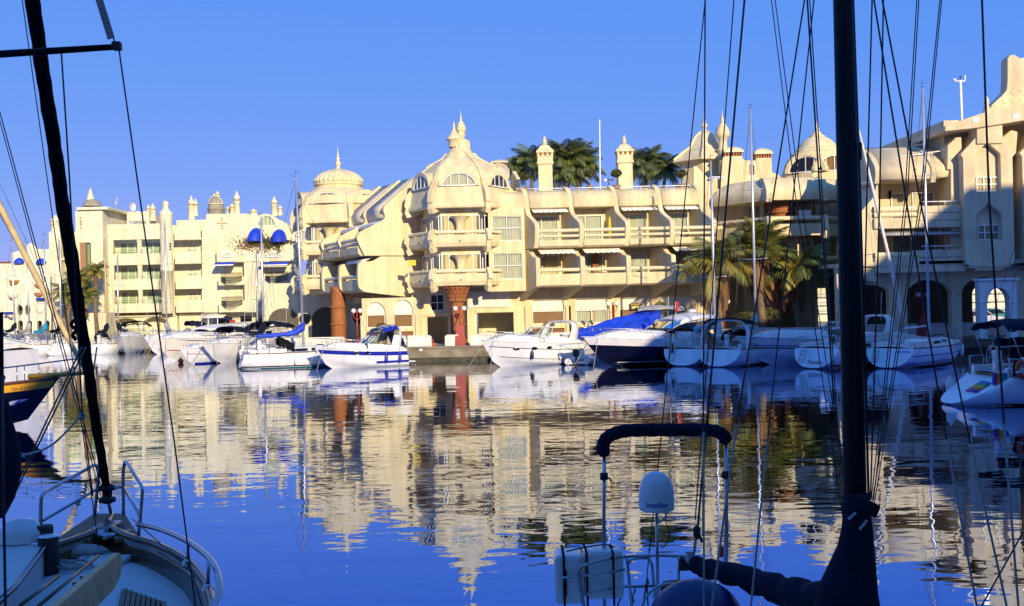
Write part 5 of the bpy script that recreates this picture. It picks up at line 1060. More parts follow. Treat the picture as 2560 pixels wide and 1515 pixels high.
def trunk(T, h, t0, t1, ht, w=.62, m='gelcoat', name='cabin_trunk', win=None):
    def f(a, q):
        t = t0 + (t1 - t0) * a; p = h.p(t, 1); e = min(1, a / .12) ** .5 * min(1, (1 - a) / .35) ** .6; s_ = 2 * q - 1
        k = abs(s_); prof = (1 - max(0, (k - .72) / .28) ** 2) if k > .72 else 1
        return V((p.x, h.b(t) * w * s_, p.z - .05 + ht * e * max(0, prof) * (1 + .06 * (1 - s_ * s_))))
    o = MB().sheet(f, 24, 20).build(name, m, T, False)
    if win:
        for (a0, a1, z0, z1) in win:
            for sd in (1, -1):
                def g(a, q):
                    aa = a0 + (a1 - a0) * a; t = t0 + (t1 - t0) * aa; p = h.p(t, 1); e = min(1, aa / .12) ** .5 * min(1, (1 - aa) / .35) ** .6; z = (z0 + (z1 - z0) * q)
                    k = .72 + .28 * math.sqrt(max(0, 1 - z)); return V((p.x, sd * (h.b(t) * w * k + .012), p.z - .05 + ht * e * z * 1.0))
                MB().sheet(g, 10, 2).build('cabin_window', 'pane_tint', o, False)
    return o
def arch(T, h, t, ht, lean, wdt=.45, m='gelcoat', w=.95, thick=.12, name='radar_arch'):
    b = h.b(t) * w; x = h.p(t, 1).x; z = h.zs(t) - .1; ns = 18; mb = MB(); prev = None; vs = []
    pts = []
    for i in range(ns + 1):
        a = PI * i / ns; pts.append(V((0, b * math.copysign(abs(math.cos(a)) ** .45, math.cos(a)), ht * math.sin(a) ** .5)))
    def f(k, i):
        p = pts[i]; r = p.z / ht; ww = wdt * (1.5 - .6 * r)
        return [V((x + lean * r - ww / 2, p.y, z + p.z)), V((x + lean * r + ww / 2, p.y, z + p.z - .02)), V((x + lean * r + ww / 2, p.y * (1 - thick / b), z + p.z - thick * r)), V((x + lean * r - ww / 2, p.y * (1 - thick / b), z + p.z - thick * r))]
    for i in range(ns + 1): vs += f(0, i)
    fs = []
    for i in range(ns):
        for k in range(4): fs.append((i * 4 + k, i * 4 + (k + 1) % 4, i * 4 + 4 + (k + 1) % 4, i * 4 + 4 + k))
    return mb.add(vs, fs, True).build(name, m, T, False)
def canopy(T, x0, x1, b, z0, z1, crown=.25, drop=.15, m='navy_canvas', name='canopy', posts=True, zd=None):
    def f(a, q):
        s_ = 2 * q - 1; k = abs(s_); return V((x0 + (x1 - x0) * a, b * math.copysign(min(1, k * 1.12) if k > .8 else k * 1.12 * .995, s_) if False else b * s_, z0 + (z1 - z0) * a + crown * (1 - s_ * s_) * (1 - .3 * (2 * a - 1) ** 2) - drop * max(0, (k - .8) / .2) - .05 * math.sin(a * PI * 3) ** 2))
    o = MB().sheet(f, 14, 14).build(name, m, T, False, solid=.02)
    if posts and zd is not None:
        for sd in (1, -1):
            for xx, x2 in ((x0 + .1, (x0 + x1) / 2), (x1 - .1, (x0 + x1) / 2)): MB().tube([V((x2, sd * b * .98, zd)), V((xx, sd * b * .98, z0 + (z1 - z0) * (xx - x0) / (x1 - x0) - .1))], .014, 5).build('canopy_frame', 'steel', o, False)
    return o
def antenna(T, p, l=2.0): MB().tube([p, V(p) + V((-.1, 0, l))], .012, 5).build('whip_antenna', 'white_paint', T, False)
def outdrive(T, h):
    x = h.p(0, .5).x; o = MB().box(x - .55, x + .02, -h.B * .38, h.B * .38, .22, .30).build('swim_platform', 'gelcoat', T, False, bev=.03)
    MB().tube([V((x - .55, .35 * h.B, .3)), V((x - .6, .35 * h.B, -.5))], .02, 5).tube([V((x - .55, .2 * h.B, .3)), V((x - .6, .2 * h.B, -.5))], .02, 5).build('swim_ladder', 'steel', o, False)
def mooring(T, a, b_, sag=.25):
    a, b_ = V(a), V(b_); MB().tube([a + (b_ - a) * (i / 8) - V((0, 0, sag * math.sin(i / 8 * PI))) for i in range(9)], .016, 5).build('mooring_line', 'rope_line', T, False)
def cruiser(label, stern, bow, B, H, m='gelcoat', stripes=(), top='canopy', name='motor_cruiser', cat='motorboat', canvas='navy_canvas', port=(.55, .65, .75), portz=None, arch_m='gelcoat', rail=True, screen='pane_tint', text_=None, group=None, ws=.52, fend=()):
    T, L = pos_boat(name, label, cat, stern, bow, group); h = Hull('m', L, B, H)
    hull_parts(T, h, m, 'gelcoat', stripes); trunk(T, h, .46, .93, .42 * H / 1.1, .7)
    if port: portholes(T, h, port, (portz or H * .72))
    if rail: bow_rail(T, h, .42, .58, 7)
    tops = windscreen(T, h, ws, .68, .95, screen, lift=.2 * H)
    # cockpit coamings and seats
    for sd in (1, -1):
        def cf(a, q):
            p = h.rail(.02 + (ws - .04) * a, 0, .04, sd); return V((p.x, p.y - sd * .22 * q, p.z + .32 * H * min(1, .35 + a) * math.sin(min(1, q * 1.6) * PI / 2)))
        MB().sheet(cf, 14, 8).build('coaming', 'gelcoat', T, False, solid=.03)
    zc = h.zs(.3); MB().box(h.p(.08, 1).x, h.p(.16, 1).x, -B * .34, B * .34, zc - .2, zc + .25).build('stern_seat', 'white_wall', T, False, bev=.08)
    MB().box(h.p(.40, 1).x, h.p(.43, 1).x, -B * .3, -B * .06, zc, zc + .75).build('helm_seat', 'white_wall', T, False, bev=.06)
    outdrive(T, h)
    if top in ('canopy', 'arch', 'bimini'):
        arch(T, h, .16, (1.25 if top != 'canopy' else 1.55) * H / 1.1, -.55 if top == 'arch' else -.35, .5, arch_m)
    tz = tops[len(tops) // 2].z
    if top == 'canopy':
        x0 = h.p(.12, 1).x - .1; x1 = tops[len(tops) // 2].x + .05; b_ = h.b(.25) * .86; z0 = h.zs(.15) + 1.46 * H / 1.1; canopy(T, x0, x1 - .35, b_, z0, tz + .26, .22, .12, canvas); MB().sheet(lambda a, q: V((x1 - .35 + .38 * a, b_ * (2 * q - 1) * (1 - .05 * a), tz + .28 - .3 * a + .2 * (1 - (2 * q - 1) ** 2) * (1 - a))), 3, 10).build('clear_curtain', 'vinyl', T, False)
        for sd in (1, -1):
            s_ = MB().add([V((x0, sd * b_, z0 - .12)), V((x1 - .4, sd * b_, tz + .14)), V((x1 - .02, sd * b_ * .96, tz - .05)), V((h.p(.42, 1).x, sd * b_ * 1.05, h.zs(.42) + .28)), V((x0 - .15, sd * b_ * 1.08, h.zs(.1) + .32))], [(0, 1, 2, 3, 4)]).build('clear_curtain', 'vinyl', T, False)
        MB().add([V((x0, -b_, z0 - .1)), V((x0, b_, z0 - .1)), V((x0 - .55, b_, h.zs(.05) + .1)), V((x0 - .55, -b_, h.zs(.05) + .1))], [(0, 1, 2, 3)]).build('stern_curtain', canvas, T, False, solid=.015)
    if top == 'bimini':
        canopy(T, h.p(.08, 1).x, h.p(.36, 1).x, h.b(.25) * .85, h.zs(.2) + 1.35, h.zs(.2) + 1.5, .28, .2, canvas, 'bimini', True, h.zs(.2) + .2)
    if top == 'hardtop':
        b0 = h.b(.3) * .80; x0 = h.p(.10, 1).x; x1 = tops[len(tops) // 2].x + .25; zt = tz + .42
        MB().sheet(lambda a, q: V((x0 + (x1 - x0) * a, b0 * (1 + .06 * math.sin(a * PI)) * (2 * q - 1), zt + .26 * (1 - (2 * q - 1) ** 2) - .42 * a ** 3 - .28 * (1 - a) ** 3 - .1 * max(0, (abs(2 * q - 1) - .85) / .15))), 20, 16).build('hardtop', 'gelcoat', T, False, solid=.09)
        for sd in (1, -1):
            sw = [V((x0 + .55, sd * b0, zt - .22)), V((x1 - .1, sd * b0 * .98, zt - .42)), V((h.p(.56, 1).x, sd * b0 * 1.02, h.zs(.5) + .34)), V((h.p(.34, 1).x, sd * b0 * 1.05, h.zs(.34) + .40)), V((x0 + .95, sd * b0 * 1.04, h.zs(.3) + .55))]
            S_ = MB().add(sw, [(0, 1, 2, 3, 4)]).build('side_window', 'pane_tint', T, False); S2 = MB().tube(sw, .035, 6, True).build('window_frame', 'gelcoat', S_, False)
            MB().prism([(x0 - .1, h.zs(.1) + .1), (x0 + .55, h.zs(.1) + .3), (x0 + .95, zt - .1), (x0 + .1, zt - .2)], (0, sd * b0 * .98 - .05, 0), (1, 0, 0), (0, 0, 1), (0, .1, 0)).build('hardtop_leg', 'gelcoat', T, False, bev=.03)
        MB().sheet(lambda a, q: V((x1 - .12 + .75 * (1 - a) * (1 - (2 * q - 1) ** 2 * .3), b0 * .98 * (2 * q - 1), tz - .3 + (zt - tz + .1) * a)), 4, 10).build('pane', 'pane_tint', T, False)
        MB().lathe([(.001, .2), (.2, .17), (.3, .08), (.3, 0)], 16, (x0 + 1.2, 0, zt + .24)).build('radar_dome', 'gelcoat', T, False)
    if top == 'fly':
        b0 = h.b(.3) * .84; x0 = h.p(.04, 1).x; x1 = h.p(.60, 1).x; z0 = h.zs(.4) + .9
        MB().sheet(lambda a, q: V((x0 + (x1 - x0) * a, b0 * (2 * q - 1) * (1 - .35 * max(0, (a - .6) / .4) ** 2), z0 + .35 * (1 - a) * .6 + .16 * (1 - (2 * q - 1) ** 2) - .55 * max(0, a - .75))), 16, 12).build('flybridge', 'gelcoat', T, False, solid=.16)
        for sd in (1, -1): MB().add([V((x0 + .3, sd * b0 * .95, h.zs(.2) + .3)), V((x1 - .3, sd * b0 * .7, h.zs(.5) + .35)), V((x1 - .9, sd * b0 * .72, z0 - .02)), V((x0 + .5, sd * b0 * .95, z0 + .05))], [(0, 1, 2, 3)]).build('side_window', 'pane_tint', T, False)
        for sd in (1, -1): MB().tube([V((x0 + .2, sd * b0 * .9, z0 + .25)), V((x0 + .2, sd * b0 * .9, z0 + .8)), V((x1 - 1.8, sd * b0 * .85, z0 + .7)), V((x1 - 1.4, sd * b0 * .8, z0 + .2))], .018, 6).build('flybridge_rail', 'steel', T, False)
    for (t, sd, z, mm) in fend: fender(T, h.p(t, h.q_at(t, z), sd, .14), mm)
    for sd in (1, -1): mooring(T, h.p(.93, .98, sd), h.p(.93, .98, sd) + V((.9, sd * .9, -h.zs(.93) - .2)), .05)
    for t in (.9, .5, .1):
        for sd in (1, -1): MB().tube([h.rail(t - .012, .05, .12, sd), h.rail(t + .012, .05, .12, sd)], .02, 5).build('cleat', 'steel', T, False)
    antenna(T, V((h.p(.16, 1).x, B * .3, h.zs(.16) + 1.1)), 1.7)
    if text_:
        s_, size, t, z, mm = text_
        for sd in (-1, 1):
            q = h.q_at(t, z); c = h.p(t, q, sd, .02); tx = (h.p(t + .01, q, sd) - h.p(t - .01, q, sd)).normalized(); tz_ = (h.p(t, min(1, q + .02), sd) - h.p(t, q - .02, sd)).normalized()
            if sd > 0: tx = -tx
            n_ = tx.cross(tz_).normalized(); up = n_.cross(tx); Mx = Matrix((tx, up, n_)).transposed().to_4x4(); Mx.translation = c + n_ * .004
            text(s_, size, mm, T, WM[T.name] @ Mx)
    return T, h

def sailer(label, stern, bow, B, H, mh=13.0, mt=.56, lean=0.0, m='gelcoat', stripes=(), cover='blue_canvas', name='sailing_yacht', hood='navy_canvas', spread=((.35, .9), (.65, .7)), bimini=None, wheel=True, ladder=True, furl=None, ring=None, text_=None, ws=.72, group=None, boom=True, detail=True, fend=(), mastm='aluminium', scoop=.55, furlm='white_wall', coach='gelcoat'):
    T, L = pos_boat(name, label, 'sailboat', stern, bow, group); h = Hull('s', L, B, H, ws, .22, scoop)
    hull_parts(T, h, m, 'deck_grey' if detail else 'gelcoat', stripes)
    trunk(T, h, .36, .80, .42, .58, coach, 'coachroof', ((.12, .36, .25, .7), (.42, .62, .3, .72)) if detail else None)
    for sd in (1, -1):
        cx0, cx1 = h.p(.05, 1).x, h.p(.36, 1).x; yb = h.b(.2) * .66
        MB().box(cx0, cx1, sd * yb - .12, sd * yb + .12, h.zs(.2) - .05, h.zs(.2) + .30).build('cockpit_coaming', 'gelcoat', T, False, bev=.05)
    if detail: MB().box(h.p(.06, 1).x, h.p(.34, 1).x, -h.b(.2) * .50, h.b(.2) * .50, h.zs(.2) - .02, h.zs(.2) + .07).build('cockpit_sole', 'teak', T, False)
    mx = h.p(mt, 1).x; z0 = h.zs(mt) + .3; mp = V((mx, 0, z0)); topv = V((mx - lean * mh, 0, mh)); mv = topv - mp
    # stern and bow rails, lifelines
    r = MB(); hh = .62
    a = [h.rail(t, hh, .08, 1) for t in (.22, .12, .03)] + [h.rail(.015, hh, .3, 1)]; b_ = [h.rail(t, hh, .08, -1) for t in (.22, .12, .03)] + [h.rail(.015, hh, .3, -1)]
    for sd, q in ((1, a), (-1, b_)):
        r = MB().tube(q, .016, 6).tube([p - V((0, 0, .3)) for p in q], .013, 6)
        for t in (.22, .12, .03): r.tube([h.rail(t, 0, .08, sd), h.rail(t, hh, .08, sd)], .015, 5)
        r.build('stern_rail', 'steel', T, False)
    pr = MB(); pr.tube([h.rail(.88, hh, .06, 1), h.rail(.95, hh, .04, 1), h.p(1, 1) + V((.1, 0, hh + .05)), h.rail(.95, hh, .04, -1), h.rail(.88, hh, .06, -1)], .017, 6)
    for sd in (1, -1):
        for t in (.88, .95): pr.tube([h.rail(t, 0, .06, sd), h.rail(t, hh, .05, sd)], .014, 5)
    pr.build('pulpit', 'steel', T, False)
    for sd in (1, -1):
        for t in (.34, .46, .58, .70, .80): MB().tube([h.rail(t, 0, .07, sd), h.rail(t, .58, .07, sd)], .012, 5).build('stanchion', 'steel', T, False)
        for z in (.57, .3): MB().tube([h.rail(.22 + .66 * i / 10, z, .07, sd) for i in range(11)], .006, 4).build('lifeline', 'wire', T, False)
    # rig
    M_ = MB().tube([mp - V((0, 0, .3)), mp + mv * .5, topv], [.085, .08, .06], 10).build('mast', mastm, T, False)
    MB().tube([topv, topv + V((-.35, 0, .12))], .015, 5).tube([topv, topv + V((0, 0, .5))], .01, 5).tube([topv + V((-.1, .12, .3)), topv + V((.25, -.1, .32))], .012, 5).build('masthead_gear', 'wire', M_, False)
    tips = []
    for fr_, wd in spread:
        c = mp + mv * fr_
        MB().tube([c + V((-.12, -wd, .05)), c, c + V((-.12, wd, .05))], .022, 6).build('spreader', mastm, M_, False); tips.append((c, wd))
    for sd in (1, -1):
        ch = h.rail(mt - .01, .02, .12, sd); MB().tube([ch] + [c + V((-.12, sd * wd, .05)) for c, wd in tips] + [topv - V((0, 0, .1))], .009, 4).build('shroud', 'wire', T, False)
        if tips: MB().tube([h.rail(mt - .03, .02, .14, sd), tips[0][0]], .008, 4).build('shroud', 'wire', T, False)
        MB().tube([h.rail(.02, .05, .3, sd), V((mx - L * .25, 0, mh * .42)), topv], .008, 4).build('backstay', 'wire', T, False)
    fs0 = h.p(1, 1) + V((-.12, 0, .1)); fs1 = topv - mv * .06
    if furl: MB().tube([fs0 + (fs1 - fs0) * k for k in (.02, .06, .3, .6, .9, .97)], [.02, furl, furl, furl * .85, furl * .6, .02], 8).build('furled_sail', furlm, T, False)
    else: MB().tube([fs0, fs1], .01, 4).build('forestay', 'wire', T, False)
    if boom:
        bl = L * .33; bz = z0 + .75; e0 = V((mx - .12, 0, bz)); e1 = V((mx - bl, 0, bz - .05))
        B_ = MB().tube([e0, e1], .06, 8).build('boom', mastm, T, False)
        if cover:
            n = 16; pts = [e0 + (e1 - e0) * i / n + V((0, 0, .13 + .42 * math.exp(-i * .42) + .02 * math.sin(i * 2.1))) for i in range(n + 1)]
            pts = [V((mx + .06, 0, bz + .95))] + pts; rr = [.09] + [.15 + .12 * math.exp(-i * .35) + .012 * math.sin(i * 1.7) for i in range(n + 1)]
            MB().tube(pts, rr, 12).build('sail_cover', cover, T, False)
        MB().tube([e1, V((e1.x + .3, 0, h.zs(.25) + .1))], .012, 4).build('mainsheet', 'rope_line', T, False); MB().tube([e1, topv], .006, 4).build('topping_lift', 'wire', T, False)
    if hood: canopy(T, h.p(.30, 1).x, h.p(.42, 1).x, h.b(.36) * .58, h.zs(.35) + .95, h.zs(.35) + .45, .22, .4, hood, 'sprayhood', False)
    if bimini: canopy(T, h.p(.02, 1).x, h.p(.28, 1).x, h.b(.2) * .75, h.zs(.2) + 1.75, h.zs(.2) + 1.85, .2, .15, bimini, 'bimini', True, h.zs(.2) + .25)
    if wheel:
        wx = h.p(.13, 1).x; wz = h.zs(.15) + .62; W_ = MB().tube([V((wx, .42 * math.cos(a), wz + .42 * math.sin(a))) for a in [i * PI / 12 for i in range(24)]], .016, 6, True)
        for k in range(3): a = k * PI / 3; W_.tube([V((wx, .42 * math.cos(a), wz + .42 * math.sin(a))), V((wx, -.42 * math.cos(a), wz - .42 * math.sin(a)))], .009, 4)
        W_.build('steering_wheel', 'steel', T, False); MB().box(wx + .03, wx + .28, -.14, .14, h.zs(.15) - .1, wz + .25).build('binnacle', 'gelcoat', T, False, bev=.04)
    if ladder:
        tn = [h.p(0, .97, 1), h.p(0, .35, 1)]; d = tn[1] - tn[0]; yl = B * .16
        def tp(k, y): p = V((tn[0].x + d.x * k, y, tn[0].z + d.z * k)); return p + V((-.05, 0, 0))
        lad = MB().tube([tp(.0, yl), tp(.85, yl)], .016, 5).tube([tp(0, yl + .3), tp(.85, yl + .3)], .016, 5)
        for k in (.15, .4, .65, .85): lad.tube([tp(k, yl), tp(k, yl + .3)], .015, 5)
        lad.build('boarding_ladder', 'steel', T, False)
    if ring:
        p = h.rail(.07, .40, -.02, -1); nn = [V((p.x + .29 * math.cos(a), p.y - .06, p.z + .29 * math.sin(a))) for a in [i * PI / 10 for i in range(20)]]; MB().tube(nn, .065, 8, True).build('life_ring', ring, T, False)
    for (t, sd, z, mm) in fend: fender(T, h.p(t, h.q_at(t, z), sd, .13), mm)
    if detail:
        for t in (.12, .5, .9):
            for sd in (1, -1): MB().tube([h.rail(t - .012, .05, .14, sd), h.rail(t + .012, .05, .14, sd)], .02, 5).build('cleat', 'steel', T, False)
        for t in (.62, .74): MB().box(h.p(t, 1).x - .22, h.p(t, 1).x + .22, -.24, .24, h.zs(t) + .40, h.zs(t) + .45).build('deck_hatch', 'pane_tint', T, False, bev=.02)
        for sd in (1, -1): MB().lathe([(.09, 0), (.07, .05), (.07, .14), (.09, .17)], 12, h.rail(.28, .25, .5, sd)).build('winch', 'steel', T, False)
    if text_:
        s_, size, k, y, mm = text_
        p0 = h.p(0, 1); p1 = h.p(0, .3); d = (p0 - p1); d.y = 0; c = V((p1.x + d.x * k, y, p1.z + d.z * k)); up = d.normalized(); tx = V((0, -1, 0)); n_ = tx.cross(up).normalized(); Mx = Matrix((tx, up, n_)).transposed().to_4x4(); Mx.translation = c + n_ * .015
        text(s_, size, mm, T, WM[T.name] @ Mx)
    return T, h

def pt(u, v, dy=0.0): p = wl(u, v); return (p.x * (p.y + dy) / p.y, p.y + dy)
def heading(s, a, L): a = math.radians(a); return (s[0] + L * math.sin(a), s[1] + L * math.cos(a))
def xy(u, Y): return (ax(u, 880, Y), Y)
zf = lambda a, k: (lambda t: a + k * t ** 2)
# ---- right hand row
s = xy(2215, 59.2); sailer('sailing yacht with grey canopy, blue side lines and bare white transom ladder', s, heading(s, 41, 11.2), 3.6, 1.05, az(2305, 222, 64), .60, .012, hood=None, cover=None, stripes=((.62, .67, 'blue_stripe', .02, .98), (.16, .22, 'blue_stripe', .02, .97), (.27, .30, 'blue_stripe', .02, .97), (-.2, .1, 'black_bottom', .02, .95)), bimini=None, text_=('OLIMPIA', .2, .78, -.8, 'letters_blue'), fend=((.72, -1, .6, 'fender_white'), (.85, -1, .7, 'fender_white')))
T_, h_ = sailer('sailing yacht named Tembo on its rounded white transom, beside the foreground mast', (xy(2028, 60.3)), heading(xy(2028, 60.3), 46, 11.4), 3.7, 1.1, az(2157, 258, 65), .52, .01, cover=None, hood='grey_canvas', text_=('Tembo', .34, .17, -.1, 'letters'), stripes=((-.2, .12, 'black_bottom', .02, .95), (.14, .2, 'black_stripe', .03, .97)), furl=.11)
MB().tube([V((h_.p(.02, 1).x, sd_ * 1.15, h_.zs(0) + z_)) for sd_, z_ in ((1, .05), (1, .7), (-1, .7), (-1, .05))], .03, 6).build('davit_frame', 'white_paint', T_, False)
s = xy(1790, 63.6); T_, h_ = sailer('sailing yacht with white targa arch and rounded blue-shaded transom', s, heading(s, 34, 11), 3.6, 1.0, az(1928, 268, 68), .60, .008, cover='grey_canvas', hood='navy_canvas', stripes=((-.2, .1, 'black_bottom', .02, .95),), fend=((.7, -1, .6, 'fender_navy'),))
arch(T_, h_, .10, 1.85, .35, .3, 'gelcoat', 1.0, name='targa_arch'); canopy(T_, h_.p(.10, 1).x, h_.p(.30, 1).x, h_.b(.2) * .8, h_.zs(.1) + 1.7, h_.zs(.1) + 1.6, .15, .2, 'black_canvas', 'bimini', True, h_.zs(.1) + .2)
s = xy(1702, 65.2); T_, h_ = sailer('sailing yacht with orange life ring and outboard on its half-sunlit stern', s, heading(s, 31, 10.2), 3.3, 1.0, az(1825, 400, 70), .60, .01, cover='light_blue_sail', hood='grey_canvas', ring='orange_float', stripes=((-.2, .1, 'black_bottom', .02, .95),), ws=.78)
MB().box(h_.p(0, 1).x - .1, h_.p(0, 1).x + .2, .55, .9, h_.zs(0) + .3, h_.zs(0) + .75).build('outboard_motor', 'fender_white', T_, False, bev=.08); MB().tube([V((h_.p(0, 1).x - .05, .72, h_.zs(0) + .35)), V((h_.p(0, 1).x - .15, .72, h_.zs(0) - .25))], .06, 6).build('outboard_leg', 'rubber', T_, False)
s = xy(2230, 68); b = xy(1840, 64.6); cruiser('white motor cruiser with green waterline stripe, bow behind the shaded sailing yachts', s, b, 3.3, 1.35, stripes=((zf(.80, .22), zf(.86, .24), 'black_stripe', .05, .98), (zf(.93, .25), zf(.98, .26), 'blue_stripe', .05, .98)), top='arch', port=(), screen='screen_clear', ws=.5)
s = xy(1800, 70.5); b = xy(1455, 66.2); cruiser('white-topped yacht with a glossy navy hull, boot stripe and hardtop', s, b, 3.7, 1.45, 'navy_hull', stripes=((zf(1.02, .36), zf(1.44, .404), 'gelcoat', .0, .995), (.2, .26, 'gelcoat', .0, .90)), top='hardtop', port=(), ws=.50)
s = (ax(1420, 880, 72.5), 72.5); b = xy(1203, 68.2); cruiser('white sports cruiser with cream arch, three oval portholes and a navy fender', s, b, 3.4, 1.35, 'gelcoat', stripes=((zf(.92, .40), zf(.96, .41), 'black_stripe', .02, .97), (zf(.30, .40), zf(.33, .41), 'black_stripe', .0, .93)), top='arch', port=(.46, .62, .78), portz=1.12, screen='pane_green', arch_m='gelcoat_cream', fend=((.66, 1, .72, 'fender_navy'), (.34, 1, .62, 'fender_white'), (.66, -1, .8, 'fender_navy'), (.34, -1, .7, 'fender_white')))
TP, hp_ = cruiser('cruiser under a bright blue tarpaulin with a grey bimini', (ax(1700, 880, 75.4), 75.2), (ax(1400, 880, 73.6), 73.8), 3.2, 1.4, 'gelcoat', top='none', port=(), rail=False)
# blue tarpaulin draped from the bow up to the bimini
tA, tB = at(1425, 842, 73.4), at(1648, 790, 74.4)
def tarp(a, q):
    s_ = 2 * q - 1; c = tA + (tB - tA) * a; hw = .45 + 1.35 * min(1, a * 1.6); top_ = .18 + .52 * math.sin(min(1, a * 1.25) * PI / 2) - .12 * a
    return V((c.x + .1 * math.sin(q * 9 + a * 5) * .3, c.y + hw * s_ * .8, c.z + top_ * (1 - abs(s_) ** 1.6) - .62 * abs(s_) ** 1.6 * (.3 + .7 * min(1, a * 2)) + .05 * math.sin(a * 17 + s_ * 7) + .05 * math.sin(s_ * 15 + a * 9) * (1 - .5 * a) + .025 * math.sin(a * 37 - s_ * 11)))
MB().sheet(tarp, 30, 26).build('tarpaulin', 'blue_canvas', TP, True, solid=.012)
gA, gB = at(1590, 778, 74.6), at(1705, 776, 75.2)
MB().sheet(lambda a, q: gA + (gB - gA) * a + V((0, 1.2 * (2 * q - 1), .26 * (1 - (2 * q - 1) ** 2) + .12 * math.sin(a * PI) + .03 * math.sin(a * 12 + q * 7))), 14, 12).build('bimini', 'grey_canvas', TP, True, solid=.015)
DG, hd_ = pos_boat('inflatable_dinghy', 'small dinghy with black outboard between the two big motor yachts', 'dinghy', (ax(1440, 900, 69.2), 68.9), (ax(1470, 900, 71), 71.6))
MB().tube([V((-1.3, -.6, .22)), V((.3, -.62, .24)), V((1.0, -.4, .3)), V((1.3, 0, .36)), V((1.0, .4, .3)), V((.3, .62, .24)), V((-1.3, .6, .22))], .2, 10).build('tube_collar', 'fender_white', DG, False); MB().box(-1.2, .8, -.45, .45, .05, .14).build('floor', 'deck_grey', DG, False)
MB().box(-1.62, -1.3, -.18, .18, .55, 1.0).build('outboard_cowl', 'rubber', DG, False, bev=.06); MB().tube([V((-1.45, 0, .6)), V((-1.5, 0, -.3))], .07, 6).build('outboard_leg', 'rubber', DG, False)
# right edge yacht
s = (ax(2352, 1000, 39.6), 39.4); R1, h1 = sailer('nearest right yacht with navy bimini, rainbow mats and orange life ring on its stern', s, (s[0] + 11, s[1] + 1.4), 3.5, 1.02, 14, .55, 0, cover='navy_canvas', hood='navy_canvas', bimini='navy_canvas', ladder=False, ring=None, stripes=((-.3, .08, 'black_bottom', .01, .95), (.66, .73, 'black_stripe', .22, .95)), scoop=1.9, ws=.76)
def stern_pt(k, y): a = h1.p(0, .30); b_ = h1.p(0, 1); return V((a.x + (b_.x - a.x) * k, y, a.z + (b_.z - a.z) * k + .03))
cols = ('rainbow_violet', 'rainbow_orange', 'rainbow_yellow', 'rainbow_green', 'rainbow_blue')
MTt = thing('beach_mat', 'rainbow striped mat lying on the right yacht transom', 'mat', WM[R1.name] @ stern_pt(.45, 0), R1.rotation_euler.z); 
for i in range(5): MB().sheet(lambda a, q: stern_pt(.30 + .38 * (i + q) / 5, -.05 - .75 * a) - stern_pt(.45, 0) + V((0, 0, .03 * math.sin(a * PI))), 6, 2).build('mat_stripe', cols[i], MTt, False, solid=.02)
MT2 = thing('folded_mat', 'folded rainbow mat standing on the right yacht stern', 'mat', WM[R1.name] @ stern_pt(.62, -1.05), R1.rotation_euler.z)
for i in range(5): MB().box(-.05 + .1 * i, .045 + .1 * i, -.14, .0, 0, .42).build('mat_stripe', cols[i], MT2, False, bev=.02)
rc = WM[R1.name] @ h1.rail(.17, .32, -.12, -1); LR = thing('life_ring', 'faded orange life ring hung on the nearest right yacht rail', 'life ring', rc)
MB().tube([V((.32 * math.cos(a), 0, .32 * math.sin(a))) for a in [i * PI / 12 for i in range(24)]], .085, 10, True).build('ring', 'orange_float', LR, False)
for a in (0.4, 2.0, 3.5, 5.1): MB().tube([V((.32 * math.cos(a + k), 0, .32 * math.sin(a + k))) for k in (-.12, 0, .12)], .09, 10).build('band', 'fender_white', LR, False)
MB().sheet(lambda a, q: V((h1.p(.08 + .07 * a, 1).x, -h1.b(.1) - .02 + .05, h1.zs(.1) + .05 + .55 * math.sin(a * PI) ** .6 * q)), 12, 3).build('rail_dodger', 'navy_canvas', R1, False, solid=.02)
MB().lathe([(.001, .3), (.16, .1), (.2, -.05), (.12, -.25), (.001, -.3)], 10, h1.p(.34, h1.q_at(.34, .52), -1, .18)).build('marker_buoy', 'orange_float', R1, False); fender(R1, h1.p(.02, h1.q_at(.02, .55), 1, .15), 'fender_white', .6, .16)
# canopy of the blue-lined yacht
p_ = at(2250, 862, 62.5); GCn = thing('boat_cover', 'pale grey cloth stretched over the cockpit of the blue-lined yacht', 'cover', p_)
MB().sheet(lambda a, q: V((-2.4 + 5.2 * a, -1.1 + 2.6 * q + 1.6 * a, .55 + .35 * math.sin(a * PI) - .9 * abs(2 * q - 1) ** 2 * (.4 + .6 * math.sin(a * PI)) - .5 * a + .03 * math.sin(a * 16 + q * 6))), 20, 14).build('cloth', 'grey_canvas', GCn, False, solid=.015)

# ---- left hand row
s = (-18.4, 73.5); sailer('white sloop KROMI with bright blue boom cover, left of the blue-striped cruiser', s, (-9.6, 76.4), 3.0, 1.0, az(768, 443, 75), .50, .022, cover='blue_canvas', hood='black_canvas', stripes=((.10, .18, 'black_stripe', .01, .97), (-.3, .07, 'teal_bottom', .01, .95)), text_=('KROMI', .30, .55, -.35, 'letters'), fend=((.42, -1, .5, 'fender_white'),), scoop=.35)
s = (ax(998, 905, 73.9), 73.9); b = (ax(786, 905, 70.9), 70.9); cruiser('cruiser with navy blue hull band, clear canopy and raked white arch', s, b, 2.7, 1.12, stripes=((zf(.72, .30), zf(.98, .30), 'blue_stripe', .0, .985), (.24, .40, 'blue_stripe', .0, .42)), top='canopy', canvas='blue_stripe', port=(.52, .64), portz=.98, fend=((.30, 1, .55, 'fender_blue'), (.12, 1, .5, 'fender_blue')), screen='pane_green')
s = xy(640, 97); b = xy(380, 86.5); cruiser('cream flybridge cruiser with dark saloon glass, bow of the left group', s, b, 3.8, 1.5, 'gelcoat_cream', stripes=((zf(.42, .42), zf(.48, .43), 'red_stripe', .05, .97),), top='fly', port=(), text_=('ISABELLA II', .34, .74, 1.05, 'letters_brown'))
